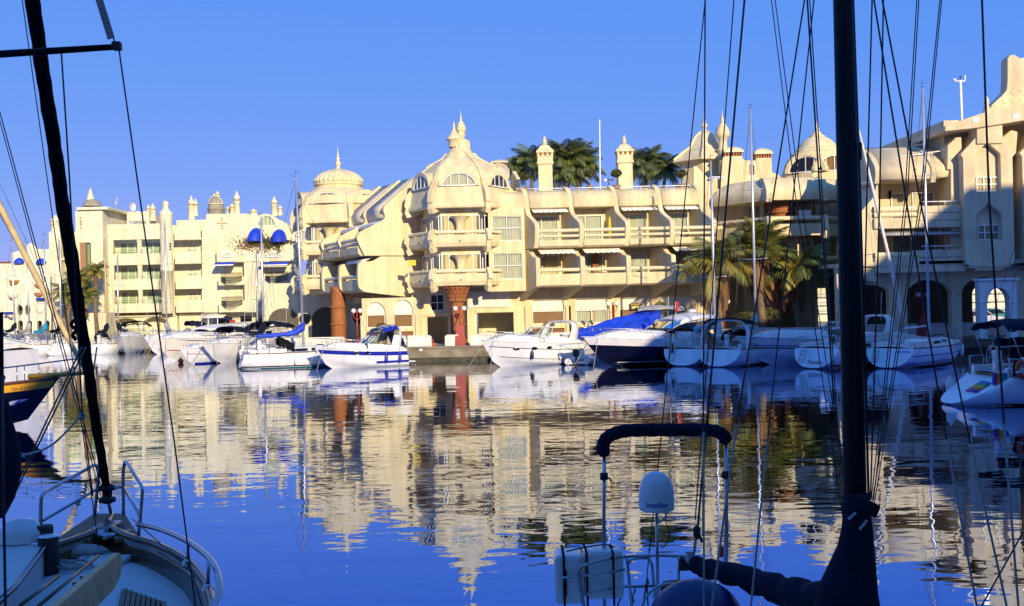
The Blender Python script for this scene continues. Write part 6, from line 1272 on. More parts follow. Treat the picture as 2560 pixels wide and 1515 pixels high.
s = xy(615, 86); b = xy(447, 80.0); cruiser('low white speedboat with navy awning, before the flybridge cruiser', s, b, 2.6, 1.0, stripes=((-.3, .12, 'blue_stripe', .0, .93), (zf(.52, .3), zf(.56, .3), 'black_stripe', .02, .97)), top='bimini', canvas='navy_canvas', port=(), text_=('7-MA-7', .2, .72, .78, 'letters'))
s = xy(520, 104); b = xy(360, 101); cruiser('white cruiser with long navy bimini near the arcade arches', s, b, 3.0, 1.3, top='bimini', port=())
T_, h_ = cruiser('bow-on cruiser with a creased beige hull cover', xy(350, 112), (ax(305, 880, 103), 103), 3.2, 1.35, 'gelcoat_cream', top='bimini', port=(), screen='screen_clear')
T_, h_ = sailer('small grey-white sloop with navy spray cloths, left of the beige-covered cruiser', xy(235, 104), (ax(300, 880, 108.5), 108.5), 2.8, .95, az(258, 610, 106), .55, .02, cover='navy_canvas', hood='navy_canvas', mastm='pale_wood', detail=False)
sailer('white sloop with pale mast behind the cream cruisers', xy(330, 108), (ax(292, 880, 113), 109.5), 2.6, .95, az(273, 640, 108), .5, .01, cover='navy_canvas', hood=None, detail=False, wheel=False)
sailer('sloop with tall mast in front of the round corner column', xy(440, 101), (ax(395, 880, 107), 107), 3.0, 1.0, az(400, 560, 104), .5, .01, cover='grey_canvas', hood=None, detail=False, wheel=False)
sailer('white sloop with black deck bag, behind the furled genoa', xy(128, 103.5), (ax(205, 880, 106.5), 106.5), 3.3, 1.15, az(123, 600, 104), .35, .0, cover='black_canvas', hood='black_canvas', detail=False)
sailer('white sloop with a turquoise boom cover at far left', xy(52, 103), (ax(140, 880, 107), 107), 3.2, 1.05, az(110, 585, 104), .75, .0, cover='turquoise_canvas', hood='grey_canvas', detail=False)
sailer('white sloop with two-spreader mast at far left edge', xy(28, 112), (ax(120, 880, 109.5), 109.5), 3.0, 1.05, az(74, 600, 108), .55, .02, cover='grey_canvas', hood=None, detail=False, wheel=False)
sailer('sloop half out of frame with leaning mast, far left', xy(-60, 109), (ax(60, 880, 108), 108), 3.0, 1.05, az(18, 600, 106), .85, .02, cover='navy_canvas', hood=None, detail=False, wheel=False)
cruiser('small motorboat with dark green cockpit canopy at far left', xy(-10, 99), (ax(62, 880, 98), 98), 2.4, 1.1, top='canopy', canvas='teal_bottom', port=(), rail=False)
sailer('sloop moored by the quay with slim mast right of the left block', xy(660, 92), (ax(630, 880, 98), 98), 2.8, 1.0, az(645, 628, 94), .5, .02, cover='navy_canvas', hood=None, detail=False, wheel=False)
sailer('sloop hidden behind KROMI with a shorter mast', (-19.2, 80.5), (-18.9, 88), 2.8, 1.0, az(752, 540, 83), .5, .0, cover='navy_canvas', hood=None, detail=False, wheel=False)
T_, h_ = cruiser('grey-white cruiser with navy windscreen cover behind KROMI', (-18.9, 92), (-22.6, 79.5), 3.0, 1.25, top='bimini', port=())
T_, h_ = cruiser('blue-shaded cabin cruiser under the terraced wing', (-20.6, 103), (-20.9, 93), 3.2, 1.9, top='hardtop', port=())
# white bow at the left edge
cruiser('white motorboat stern with blue gunwale at the left edge, behind the yellow and navy boat', (ax(45, 950, 52), 52), (ax(45, 950, 52) - 9, 54.5), 3.0, 2.3, stripes=((2.1, 2.3, 'blue_stripe', .0, .7),), top='none', port=(), rail=False)

# ---- yellow and navy classic boat
YB, L = pos_boat('classic_boat', 'navy wooden boat with yellow bulwark and bowsprit at left', 'boat', (ax(150, 950, 39) - 10.5, 41.5), (ax(158, 950, 39), 38.6)); h = Hull('s', L, 3.2, 1.15, .8, .60, 0, .14)
hull_parts(YB, h, 'navy_hull', 'teak', ((lambda t: h.zs(t) - .29, lambda t: h.zs(t) - .02, 'yellow_paint', .0, .995), (.06, .22, 'yellow_paint', .0, .97), (-.3, .06, 'black_bottom', 0, .95)))
MB().tube([h.p(i / 20, 1, 1) + V((0, 0, .05)) for i in range(21)], .06, 6).tube([h.p(i / 20, 1, -1) + V((0, 0, .05)) for i in range(21)], .06, 6).build('cap_rail', 'varnish', YB, False)
bt = h.p(1, 1); bs = MB().tube([bt + V((-1.2, 0, .08)), bt + V((1.35, 0, .22))], [.11, .07], 10).build('bowsprit', 'yellow_paint', YB, False)
for i in range(6): MB().box(bt.x - .1 + i * .18, bt.x + .02 + i * .18, -.35 + .03 * i, .35 - .03 * i, bt.z + .14 + .014 * i, bt.z + .18 + .014 * i).build('bowsprit_grating', 'yellow_paint', bs, False)
pr = MB().tube([h.rail(.72, .62, .06, 1), h.rail(.9, .62, .05, 1), bt + V((1.2, .2, .75)), bt + V((1.2, -.2, .75)), h.rail(.9, .62, .05, -1), h.rail(.72, .62, .06, -1)], .02, 6)
for sd in (1, -1):
    for t in (.72, .82, .92): pr.tube([h.rail(t, 0, .06, sd), h.rail(t, .62, .05, sd)], .018, 5)
    pr.tube([bt + V((.6, sd * .3, .15)), bt + V((1.2, sd * .2, .75))], .016, 5)
pr.build('pulpit', 'steel', YB, False)
MB().lathe([(.12, 0), (.3, .1), (.34, .35), (.2, .7), (.001, .85)], 12, h.rail(.78, 0, .9, -1), sx=2.2).build('deck_cover', 'navy_canvas', YB, False)
MB().box(h.p(.1, 1).x, h.p(.55, 1).x, -.9, .9, h.zs(.3), h.zs(.3) + .75).build('deckhouse', 'gelcoat', YB, False, bev=.1)
for i in range(3): x_ = h.p(.18 + .12 * i, 1).x; MB().box(x_ - .3, x_ + .3, -.912, -.903, h.zs(.3) + .3, h.zs(.3) + .6).build('deckhouse_window', 'pane_tint', YB, False)
for t in (.7, .86): 
    q = h.q_at(t, h.zs(t) - .18); c = h.p(t, q, -1, .02); MB().tube([c + V((.14 * math.cos(a), 0, .05 * math.sin(a))) for a in [i * PI / 8 for i in range(16)]], .02, 5, True).build('hawse', 'steel', YB, False)
# white painted swash with blue bands on the bow
def onhull(t, z, o=.014): return h.p(t, h.q_at(t, z), -1, o)
cu = [(.905, .36, .07), (.885, .44, .11), (.88, .58, .13), (.892, .72, .13), (.913, .84, .11), (.935, .92, .08), (.955, .97, .04)]
MB().sheet(lambda a, q: (lambda k: onhull(k[0] + .012 * (q - .5), k[1] + k[2] * (2 * q - 1)))([sum(cu[min(int(a * 5.999), 5) + j][i] * ((1 - (a * 6 - min(int(a * 5.999), 5))) if j == 0 else (a * 6 - min(int(a * 5.999), 5))) for j in (0, 1)) for i in range(3)]), 36, 6).build('painted_swash', 'white_paint', YB, False)
for a0 in (.888, .925): MB().sheet(lambda a, q: onhull(a0 + .008 * q + .01 * a, .62 + .16 * (a0 - .888) * 27 + .20 * a, .020), 8, 2).build('painted_band', 'blue_canvas', YB, False)
q = h.q_at(.925, h.zs(.925) - .18); c = h.p(.925, q, -1, .03); tx = (h.p(.935, q, -1) - h.p(.915, q, -1)).normalized(); n_ = tx.cross(V((0, 0, 1))).normalized(); up = n_.cross(tx); Mx = Matrix((tx, up, n_)).transposed().to_4x4(); Mx.translation = c + n_ * .01
text('MA-3-6-04', .17, 'letters_brown', YB, WM[YB.name] @ Mx)
e0 = WM[YB.name] @ (bt + V((1.1, 0, .25))); e1 = at(-60, 400, 39.2)
MB().tube([e0 + (e1 - e0) * k for k in (.01, .05, .3, .5, .7, .85, 1)], [.03, .08, .10, .11, .115, .12, .12], 8).build('furled_jib', 'cream_sail', YB, True)
MB().tube([e0, at(-20, 500, 39.6)], .012, 4).tube([e0 + V((0, 0, .1)), at(0, 460, 41)], .01, 4).build('stay_lines', 'wire', YB, True)
an_ = WM[YB.name] @ (bt + V((1.3, 0, .2))); MB().tube([an_ + V((.25, 0, .9)), an_ + V((.1, 0, 0)), an_ + V((.05, 0, -.2))], .03, 6).tube([an_ + V((-.15, 0, .18)), an_ + V((.3, 0, .18))], .02, 5).build('anchor', 'yellow_paint', YB, True)
# mooring buoy
BU = thing('mooring_buoy', 'small red float beside the low speedboat', 'buoy', (*pt(452, 908), 0)); MB().ball((0, 0, .16), .22, 12, 8).build('ball', 'orange_float', BU, False); MB().tube([V((0, 0, .35)), V((0, 0, .5))], .04, 6).build('eye', 'rubber', BU, False)
# ------------------------------------------------------------------ palms and planting
_fr = {}
def frond_mesh(kind, var):
    key = (kind, var)
    if key in _fr: return _fr[key]
    rnd = random.Random(hash(kind) % 1000 + var * 17 if False else (len(kind) * 31 + var * 17)); mb = MB()
    L = 1.0; up = {'date': .75, 'queen': .8, 'dry': .1}[kind] + rnd.uniform(-.15, .15); dr = {'date': .75, 'queen': 1.15, 'dry': 1.05}[kind] + rnd.uniform(-.15, .2); sw = rnd.uniform(-.1, .1)
    def P(s): return V((L * (s - .12 * s * s * dr), sw * s * s, up * s * .62 - dr * s * s * .72))
    n = 34
    mb.tube([P(i / 12) for i in range(13)], [.016 * (1 - .85 * i / 12) + .002 for i in range(13)], 4, caps=False)
    for i in range(n):
        s = .10 + .90 * i / (n - 1); p = P(s); t = (P(min(1, s + .02)) - P(s - .02)).normalized(); side = V((-t.y, t.x, 0)).normalized(); upv = side.cross(t) if True else 0
        l = (.36 if kind != 'dry' else .22) * math.sin(PI * (.12 + .83 * s)) ** .8 + .05
        for sd in (1, -1):
            fw = .45 + .55 * s + rnd.uniform(-.12, .12); dp = (-.15 if kind == 'date' else -.65) + rnd.uniform(-.22, .22)
            if kind == 'dry': dp = -1.1 + rnd.uniform(-.3, .3)
            d = (side * sd + t * fw + V((0, 0, dp))).normalized() * l; wv = t.cross(d).cross(d).normalized() * .011 if t.cross(d).length > 1e-4 else V((0, 0, .01)); tip = V((0, 0, -.10 * l if kind == 'date' else -.35 * l))
            m_ = p + d * .55 + tip * .25
            mb.add([p - wv * .5, m_ - wv, p + d + tip, m_ + wv, p + wv * .5], [(0, 1, 3, 4), (1, 2, 3)])
    _fr[key] = mb; return mb
_fm = {}
def palm(label, base, top, L, n, kind='date', mats=('palm_leaf',), dry=0, r=.16, group='palm trees'):
    T = thing('palm_tree', label, 'palm tree', base, 0, group); b = V(base); t = V(top); rnd = random.Random(int(abs(base[0] * 100)) + n)
    pts = [b + (t - b) * (i / 14) + V((.06 * math.sin(i * .7), 0, 0)) for i in range(15)]
    MB().tube(pts, [r * (1.25 - .45 * i / 14) * (1 + .10 * (i % 2)) for i in range(15)], 12).build('trunk', 'bark', T)
    if kind == 'date': MB().lathe([(r * .7, -.5), (r * 1.5, -.2), (r * 1.7, .1), (r * .9, .35)], 12, t).build('crown_shaft', 'palm_dry', T)
    def put(kd, m, a, el, l):
        var = rnd.randrange(4); key = (kd, var, m)
        if key not in _fm: _fm[key] = frond_mesh(kd, var).mesh('frond', m)
        inst(_fm[key], 'frond', T, Matrix.Translation(t) @ Matrix.Rotation(a, 4, 'Z') @ Matrix.Rotation(-el, 4, 'Y') @ Matrix.Scale(l, 4))
    for i in range(n):
        k = i / n; a = i * 2.39996 + rnd.uniform(-.2, .2); el = math.radians(78 - 95 * k + rnd.uniform(-9, 9)); put(kind, mats[rnd.randrange(len(mats))], a, el, L * rnd.uniform(.82, 1.08))
    for i in range(dry): put('dry', 'palm_dry', i * 2 * PI / dry + rnd.uniform(-.3, .3), math.radians(rnd.uniform(-62, -25)), L * rnd.uniform(.7, .95))
    return T
def on(u, v, Y, z=None): p = at(u, v, Y); return (p.x, p.y, p.z if z is None else z)
palm('tall date palm with dry hanging fronds, middle of the quay palms', on(1905, 800, 77.4, QZ), on(1899, 640, 77.4), 3.0, 46, 'date', ('palm_leaf', 'palm_leaf', 'palm_leaf_yellow'), 16, .24)
palm('yellowing feathery palm, leftmost of the quay palms', on(1800, 800, 77.0, QZ), on(1800, 668, 77.0), 3.1, 22, 'queen', ('palm_leaf_yellow', 'palm_leaf', 'palm_leaf'), 9, .16)
palm('feathery palm with pale ringed trunk, rightmost of the quay palms', on(1994, 800, 76.9, QZ), on(1994, 676, 76.9), 2.9, 21, 'queen', ('palm_leaf', 'palm_leaf_yellow', 'palm_leaf'), 12, .17)
for i, (u, v, L, n, lb) in enumerate(((1330, 412, 2.4, 26, 'rooftop palm left of the left slender chimney'), (1412, 402, 2.7, 32, 'rooftop palm right of the left slender chimney'), (1447, 416, 2.3, 26, 'rooftop palm beside the flagpole'), (1612, 418, 2.3, 26, 'rooftop palm right of the right slender chimney'), (1660, 428, 2.2, 24, 'rooftop palm against the pyramid-roofed pavilion'), (1292, 432, 1.6, 18, 'small rooftop palm beside the hexagonal tower'), (1420, 440, 1.9, 20, 'low rooftop palm behind the roof railing'))):
    palm(lb, on(u, v, 94, 12.28), on(u, v, 94), L * 1.05, n + 8, 'queen', ('palm_leaf_dark', 'palm_leaf_dark', 'palm_leaf'), 0, .14, 'rooftop palms')
for i, (u, v, L, n, lb) in enumerate(((238, 682, 1.5, 22, 'slim palm with bare trunk before the white stair tower'), (170, 735, 1.9, 24, 'bushy palm left of the furled genoa'), (210, 745, 1.9, 24, 'bushy palm right of the furled genoa'), (190, 700, 1.7, 22, 'bushy palm hidden behind the furled genoa'))):
    palm(lb, on(u + 3, 840, 112, QZ), on(u, v, 112), L, n, 'queen', ('palm_leaf', 'palm_leaf_yellow'), 4, .17, 'palms by the left quay')
def leaf_ball(mb, c, r, n, sz=.09, flat=1.0, rnd=random):
    for i in range(n):
        d = V((rnd.gauss(0, 1), rnd.gauss(0, 1), rnd.gauss(0, 1))).normalized() * r * rnd.uniform(.45, 1.05) ** .6; d.z *= flat; p = V(c) + d
        a = V((rnd.uniform(-1, 1), rnd.uniform(-1, 1), rnd.uniform(-1, 1))).normalized() * sz; b_ = a.cross(V((rnd.uniform(-1, 1), rnd.uniform(-1, 1), rnd.uniform(-1, 1)))).normalized() * sz * .45
        mb.add([p - a, p + b_, p + a, p - b_], [(0, 1, 2, 3)])
def topiary(u, v, lb, Y=83.2):
    p = at(u, v, Y); T = thing('potted_tree', lb, 'potted tree', (p.x, Y, 12.29), 0, 'potted trees on the roof terrace')
    MB().lathe([(.001, .01), (.2, .01), (.28, .4), (.31, .4), (.31, .46), (.2, .46)], 14).build('pot', 'tile_orange', T, False); zc = p.z - 12.29
    MB().tube([V((0, 0, .4)), V((.03, 0, zc * .6)), V((0, 0, zc))], .035, 6).build('trunk', 'bark', T, False); m_ = MB(); leaf_ball(m_, (0, 0, zc), .42, 520, .09, .72); o = m_.build('crown', 'leaf_small', T, False); o['kind'] = 'stuff'
topiary(1313, 440, 'clipped potted tree left of the left slender chimney'); topiary(1474, 434, 'clipped potted tree beside the flagpole'); topiary(1541, 433, 'clipped potted tree left of the right slender chimney'); topiary(1703, 433, 'clipped potted tree before the pyramid-roofed pavilion')
for (u, v, Y, w_, h_, lb) in ((1865, 800, 77.6, 1.1, .6, 'rounded olive shrub behind the parapet under the palms'), (1925, 795, 77.7, .9, .75, 'spiky green shrub beside the terracotta column'), (1975, 805, 77.3, .6, .45, 'small agave-like plant at the palm trunk'), (1650, 770, 78.6, .5, .5, 'ivy shrub under the grey bimini'), (955, 815, 79.5, .45, .25, 'low green planter plants before the lattice'), (1372, 812, 79.5, .45, .2, 'window-box plants before the long facade lattice')):
    p = at(u, v, Y); T = thing('shrub', lb, 'shrub', (p.x, Y, QZ)); m_ = MB(); leaf_ball(m_, (0, 0, max(.4, p.z - QZ)), 1.0, 900, .11, 1.0); m_.v = [V((q.x * w_, q.y * w_ * .6, (q.z - max(.4, p.z - QZ)) * h_ + max(.4, p.z - QZ))) for q in m_.v]; o = m_.build('foliage', 'leaf_small', T, False); o['kind'] = 'stuff'
    MB().tube([V((0, 0, 0)), V((0, 0, max(.4, p.z - QZ)))], .05, 6).build('stem', 'bark', T, False)
# ------------------------------------------------------------------ lamps, flagpole, quay furniture
def lamp(u, v, Y, lb, plinth=False, sep=.34):
    p = at(u, v, Y); T = thing('street_lamp', lb, 'street lamp', (p.x, Y, QZ), 0, 'twin globe lamps along the quay'); h = p.z - QZ
    if plinth: MB().lathe([(.52, 0), (.5, .5), (.42, 1.25), (.38, 1.45)], 4, (0, 0, 0), PI / 4, smooth=False).build('plinth', 'red_paint', T, False, bev=.03)
    else: MB().lathe([(.26, 0), (.26, .3), (.12, .5), (.08, .6)], 8, (0, 0, 0), smooth=False).build('base', 'red_paint', T, False)
    MB().tube([V((0, 0, .3)), V((0, 0, h + .1))], [.07, .045], 8).build('post', 'red_paint', T, False)
    for sd in (-1, 1):
        MB().tube(bez([(0, 0, h - .5), (sd * sep * .4, 0, h - .62), (sd * sep * .8, 0, h - .5), (sd * sep, 0, h - .22)], 5), .025, 6).build('arm', 'red_paint', T, False); MB().lathe([(.03, -.24), (.1, -.2), (.06, -.14)], 8, (sd * sep, 0, h)).build('collar', 'red_paint', T, False); MB().ball((sd * sep, 0, h), .17, 16, 12).build('globe', 'globe', T, False)
lamp(703, 782, 109.5, 'twin globe lamp beyond the KROMI mast', sep=.30); lamp(892, 777, 79.3, 'twin globe lamp above the blue-striped cruiser', sep=.24); lamp(1149, 771, 78.2, 'twin globe lamp on a red plinth before the palm column', True, .31); lamp(1531, 759, 78.6, 'twin globe lamp behind the blue tarpaulin', sep=.30); lamp(1811, 754, 78.2, 'twin globe lamp half hidden by the yellowing palm', sep=.24); lamp(2307, 736, 73.6, 'twin globe lamp on the shaded right quay', True, .31)
FPp = at(1500, 460, 88); FPt = at(1499, 301, 88); FP_ = thing('flagpole', 'bare white flagpole on the roof terrace', 'flagpole', (FPp.x, 88, 12.29)); MB().tube([V((FPp.x, 88, 12.29)), FPt], [.07, .045], 8).build('pole', 'white_paint', FP_); MB().ball(FPt, .07, 8, 6).build('finial', 'white_paint', FP_)
RL = thing('terrace_lamp', 'small three-globe lamp on the roof terrace', 'lamp', on(1522, 466, 84, 12.29)); p = at(1522, 452, 84); MB().tube([V((p.x, 84, 12.29)), p - V((0, 0, .1))], .03, 6).build('post', 'mast_black', RL)
for dx in (-.27, 0, .27): MB().ball(p + V((dx, 0, .06)), .13, 12, 8).build('globe', 'globe', RL)
for u in (868, 1073):
    p = at(u, 842, 78.6 if u > 1000 else 79.6); HR = thing('hose_stand', 'orange tube stand on the quay ' + ('left of the red lamp plinth' if u > 1000 else 'beside the stout terracotta column'), 'stand', (p.x, p.y, QZ)); o = MB()
    o.tube(bez([(-.3, 0, .05), (-.3, 0, .4), (-.15, 0, .55), (.1, 0, .55), (.28, 0, .4), (.28, 0, .05)], 5), .035, 6); o.build('hoop', 'orange_float', HR, False); MB().box(-.4, .4, -.15, .15, .0, .12).build('foot', 'orange_float', HR, False, bev=.02); MB().tube([V((-.28, 0, .3)), V((.27, 0, .3))], .03, 6).build('crossbar', 'orange_float', HR, False)
p = at(1008, 868, 77.2); LD = thing('quay_ladder', 'steel mooring ladder with hooped handrails on the quay wall', 'ladder', (p.x, 77.25, 0))
for dx in (-.22, .22): MB().tube(bez([(dx, .75, QZ), (dx, .72, QZ + .7), (dx, .4, QZ + .95), (dx, 0, QZ + .6), (dx, -.05, QZ), (dx, -.05, -.4)], 6), .025, 6).build('rail', 'steel', LD, False)
for i in range(5): MB().tube([V((-.22, -.05, -.2 + .27 * i)), V((.22, -.05, -.2 + .27 * i))], .02, 6).build('rung', 'steel', LD, False)
for u in (1003, 1052): p = at(u, 874, 77.2); PN = thing('berth_plate', 'white berth plate on the quay wall ' + ('beside the ladder' if u < 1010 else 'right of the ladder'), 'sign', (p.x, 77.28, p.z)); MB().box(-.1, .1, -.012, .0, -.09, .09).build('plate', 'sign_white', PN, False); text('90' if u < 1010 else '91', .12, 'letters', PN, TR((p.x, 77.262, p.z)) @ Matrix.Rotation(PI / 2, 4, 'X'))
SV = thing('sale_sign', 'yellow sale notice in the brown window of the long facade', 'sign', on(1588, 765, 82.6)); MB().box(-.35, .35, -.02, 0, -.26, .26).build('board', 'letters', SV, False); text('SE VENDE', .15, 'sign_yellow', SV, TR(V(on(1588, 765, 82.6)) + V((0, -.026, .12))) @ Matrix.Rotation(PI / 2, 4, 'X'), bold=True); MB().box(-.25, .25, -.028, -.021, -.2, -.0).build('notice_panel', 'sign_yellow', SV, False)
FL_ = thing('flag', 'small red and white flag on a staff above the navy-hulled yacht', 'flag', on(1692, 800, 68.5)); p0 = at(1690, 800, 68.5); p1 = at(1688, 752, 68.5); MB().tube([p0, p1], .015, 5).build('staff', 'white_paint', FL_); MB().sheet(lambda a, q: p1 - V((0, 0, .05 + .65 * a)) + V((.22 * q + .03 * math.sin(a * 7), .05 * math.sin(q * 6 + a * 4), 0)), 8, 6).build('cloth', 'red_flag', FL_, solid=.006)

# ------------------------------------------------------------------ balcony clutter
def balcony_plant(p, r, lb, pot='tile_orange'):
    T = thing('balcony_plant', lb, 'potted plant', p, 0); MB().lathe([(.001, .01), (.13, .01), (.18, .28), (.2, .3), (.16, .3)], 12).build('pot', pot, T, False); m_ = MB(); leaf_ball(m_, (0, 0, .3 + r * .8), r, 260, .07, .9); o = m_.build('foliage', 'leaf_small', T, False); o['kind'] = 'stuff'
balcony_plant(V((XF[0] + 2.2, 81.0, 5.37)), .38, 'leafy pot plant on the lower balcony, first bay of the long facade'); balcony_plant(V((XF[2] + .9, 81.2, 5.37)), .32, 'leafy pot plant on the lower balcony, third bay of the long facade'); balcony_plant(V((XF[3] + 1.1, 81.1, 8.22)), .35, 'leafy pot plant on the upper balcony, fourth bay of the long facade')
PS = thing('folded_parasol', 'folded yellow parasol on the upper balcony of the long facade', 'parasol', (XF[1] + 2.2, 81.9, 8.22)); MB().tube([V((0, 0, 0)), V((0, 0, 2.0))], .025, 6).build('pole', 'white_paint', PS, False); MB().lathe([(.04, 2.05), (.1, 1.7), (.14, 1.1), (.17, .75), (.05, .7)], 10, (0, 0, 0), flute=.2, nf=10).build('canopy', 'sign_yellow', PS, False)
for k_, (dx, z_) in enumerate(((1.2, 8.22), (1.5, 5.37))):
    T = thing('balcony_table', ('white round table on the upper balcony, first bay' if k_ == 0 else 'white round table on the lower balcony, second bay'), 'table', (XF[k_] + dx, 81.2, z_)); MB().lathe([(.001, .74), (.42, .74), (.42, .71), (.05, .70)], 18).build('table_top', 'white_paint', T, False); MB().tube([V((0, 0, 0)), V((0, 0, .72))], .04, 8).build('pedestal', 'white_paint', T, False); MB().lathe([(.25, 0), (.22, .03), (.05, .06)], 12).build('base', 'white_paint', T, False)
NS = thing('notice', 'yellow notice in a lower tower window', 'notice', on(1030, 657, 80.6)); MB().box(-.28, .28, -.01, .01, -.2, .2).build('card', 'sign_yellow', NS, False)

# ------------------------------------------------------------------ near left yacht: bow seen from behind
A0 = V((-3.9, 10.45, 0)); NL = thing('sailing_yacht', 'near left sailing yacht, white deck and steel pulpit, black furled genoa', 'sailboat', A0, math.atan2(.972, -.236))
tab = [(0, .03), (.25, .13), (.544, .27), (.85, .474), (1.35, .70), (1.84, .861), (2.46, .987), (3, 1.044), (4.5, 1.15), (6.5, 1.2), (9, 1.1)]
def hb(a):
    for (a0, b0), (a1, b1) in zip(tab, tab[1:]):
        if a <= a1: return b0 + (b1 - b0) * (a - a0) / (a1 - a0)
    return tab[-1][1]
def rim(k, sd, z, o=0.0): a = 9.0 * k ** 1.6; return V((-a, sd * (hb(a) + o), z))
m_ = MB()
for sd in (1, -1): m_.sheet(lambda k, q: rim(k, sd, 1.93 - 2.2 * q, -.10 * q * min(1, hb(9 * k ** 1.6)) - .18 * hb(9 * k ** 1.6) * q * q) + V((-.35 * q * (1 - k), 0, 0)), 60, 8)
m_.build('hull', 'gelcoat', NL, False)
MB().sheet(lambda k, q: (lambda p: V((p.x, p.y * (2 * q - 1), 1.74 + .05 * (1 - (2 * q - 1) ** 2))))(rim(k, 1, 0, -.03)), 60, 10).build('deck', 'deck_grey', NL, False)
for sd in (1, -1):
    MB().sheet(lambda k, q: rim(k, sd, 1.72 + .21 * q, -.02 - .05 * (1 - q)), 60, 3).build('bulwark', 'varnish', NL, False, solid=.02); MB().tube([rim(i / 60, sd, 1.945) for i in range(61)], .035, 6).build('cap_rail', 'varnish', NL, False)
def W3(l): return [at(u, v, Y) for u, v, Y in l]
MB().tube(bez(W3([(344, 1311, 10.2), (396, 1322, 9.8), (463, 1350, 9.1), (516, 1388, 8.45), (541, 1423, 8.05), (549, 1461, 7.75), (545, 1490, 7.6), (528, 1520, 7.45), (505, 1560, 7.3)]), 6), .024, 8).build('side_rail', 'steel', NL)
for (u, v0, v1, Y) in ((470, 1356, 1412, 8.9), (521, 1400, 1475, 8.08)): MB().tube(W3([(u, v0, Y), (u - 1, v1, Y)]), .014, 8).build('stanchion', 'steel', NL); MB().lathe([(.05, 0), (.04, .03), (.02, .05)], 10, at(u - 1, v1, Y)).build('stanchion_base', 'steel', NL)
pl = MB(); pl.tube(bez(W3([(102, 1365, 10.0), (102, 1260, 10.0), (108, 1235, 10.05), (130, 1220, 10.3), (200, 1182, 10.9), (236, 1163, 11.3), (245, 1172, 11.32), (246, 1190, 11.3), (236, 1292, 11.3)]), 5), .018, 8)
pl.tube(W3([(106, 1302, 10.0), (237, 1226, 11.3), (305, 1217, 11.35)]), .015, 8)
pl.tube(bez(W3([(309, 1286, 11.3), (308, 1190, 11.3), (311, 1162, 11.3), (316, 1155, 11.2), (340, 1193, 10.6), (354, 1217, 10.3), (355, 1240, 10.25), (346, 1347, 10.2)]), 5), .018, 8); pl.tube(W3([(308, 1217, 11.3), (348, 1287, 10.25)]), .015, 8)
pl.build('pulpit', 'steel', NL)
# bowsprit platform: planks converging on the stem
for i, (u0, u1) in enumerate(((140, 245), (172, 256), (205, 268), (300, 288), (338, 300))): 
    a = at(u0, 1360 - 3 * i, 10.05); b_ = at(u1, 1288, 11.4); d = (b_ - a); sdv = V((d.y, -d.x, 0)).normalized(); MB().obox((a + b_) / 2, d / 2, sdv * .045, V((0, 0, .018))).build('platform_plank', 'teak', NL, bev=.006)
for k in (.3, .55, .8): a = at(150, 1358, 10.05) + (at(247, 1288, 11.4) - at(150, 1358, 10.05)) * k; b_ = at(338, 1350, 10.05) + (at(300, 1288, 11.4) - at(338, 1350, 10.05)) * k; MB().tube([a - V((0, 0, .03)), b_ - V((0, 0, .03))], .016, 6).build('platform_bar', 'steel', NL)
for (u, v, Y, r, l) in ((243, 1337, 10.3, .05, .16), (264, 1340, 10.2, .03, .2), (300, 1333, 10.4, .03, .22)): p = at(u, v, Y); MB().tube([p - V((l / 2, 0, 0)), p + V((l / 2, 0, 0))], r, 10).build('windlass', 'steel', NL)
p = at(284, 1318, 10.6); MB().box(p.x - .12, p.x + .05, p.y - .25, p.y + .1, p.z - .03, p.z + .05).build('anchor_roller', 'steel', NL, bev=.01); MB().tube(W3([(262, 1345, 10.1), (275, 1300, 11.0), (280, 1282, 11.5)]), .02, 6).build('anchor_shank', 'steel', NL)
# furled genoa on its stay, drum
f0, f1 = at(268, 1240, 11.35), at(74, -40, 9.55); n = 60
MB().tube([f0 + (f1 - f0) * (i / n) + V((.002 * math.sin(i * 1.3) + .003 * math.sin(i * .47), 0, 0)) for i in range(n + 1)], [.042 + .022 * min(1, i / 30) + .003 * math.sin(i * 2.3) + .002 * math.sin(i * 5.1) for i in range(n + 1)], 12).build('furled_genoa', 'black_canvas', NL)
MB().lathe([(.03, -.1), (.085, -.08), (.085, -.04), (.05, -.03), (.05, .03), (.085, .04), (.085, .08), (.03, .11)], 16, at(268, 1235, 11.35)).build('furling_drum', 'rubber', NL); MB().tube(W3([(270, 1250, 11.35), (278, 1285, 11.4)]), .02, 6).build('stay_foot', 'steel', NL)
MB().tube(bez(W3([(186, 800, 10.7), (178, 812, 10.7), (190, 825, 10.7), (182, 838, 10.7), (190, 850, 10.7)]), 4), .018, 6).build('lashing', 'black_canvas', NL)
def wire(T, l, Y, r=.006, m='wire', name='shroud'): MB().tube([at(u, v, Y + .02 * i) for i, (u, v) in enumerate(l)], r, 5).build(name, m, T)
wire(NL, [(50, -40), (248, 1375)], 9.9, .005, name='halyard'); wire(NL, [(-30, 170), (262, 1250)], 10.6, .006); wire(NL, [(-36, 170), (255, 1250)], 10.7, .005)
wire(NL, [(153, 128), (172, 420), (206, 1040)], 8.0, .0065); wire(NL, [(296, 112), (438, 1120), (492, 1540)], 7.75, .006); wire(NL, [(204, 868), (30, 1235)], 9.0, .008, 'varnish', 'tackle_line'); wire(NL, [(214, 868), (34, 1240)], 9.05, .008, 'varnish', 'tackle_line')
wire(NL, [(206, 1030), (232, 1240)], 8.4, .006); MB().tube(bez(W3([(10, 1135, 7.2), (55, 1138, 7.5), (130, 1112, 7.9), (205, 1037, 8.2)]), 8), .008, 6).build('painter', 'rope_line', NL); MB().ball(at(205, 1040, 8.2), .03, 8, 6).build('knot', 'rope_line', NL)
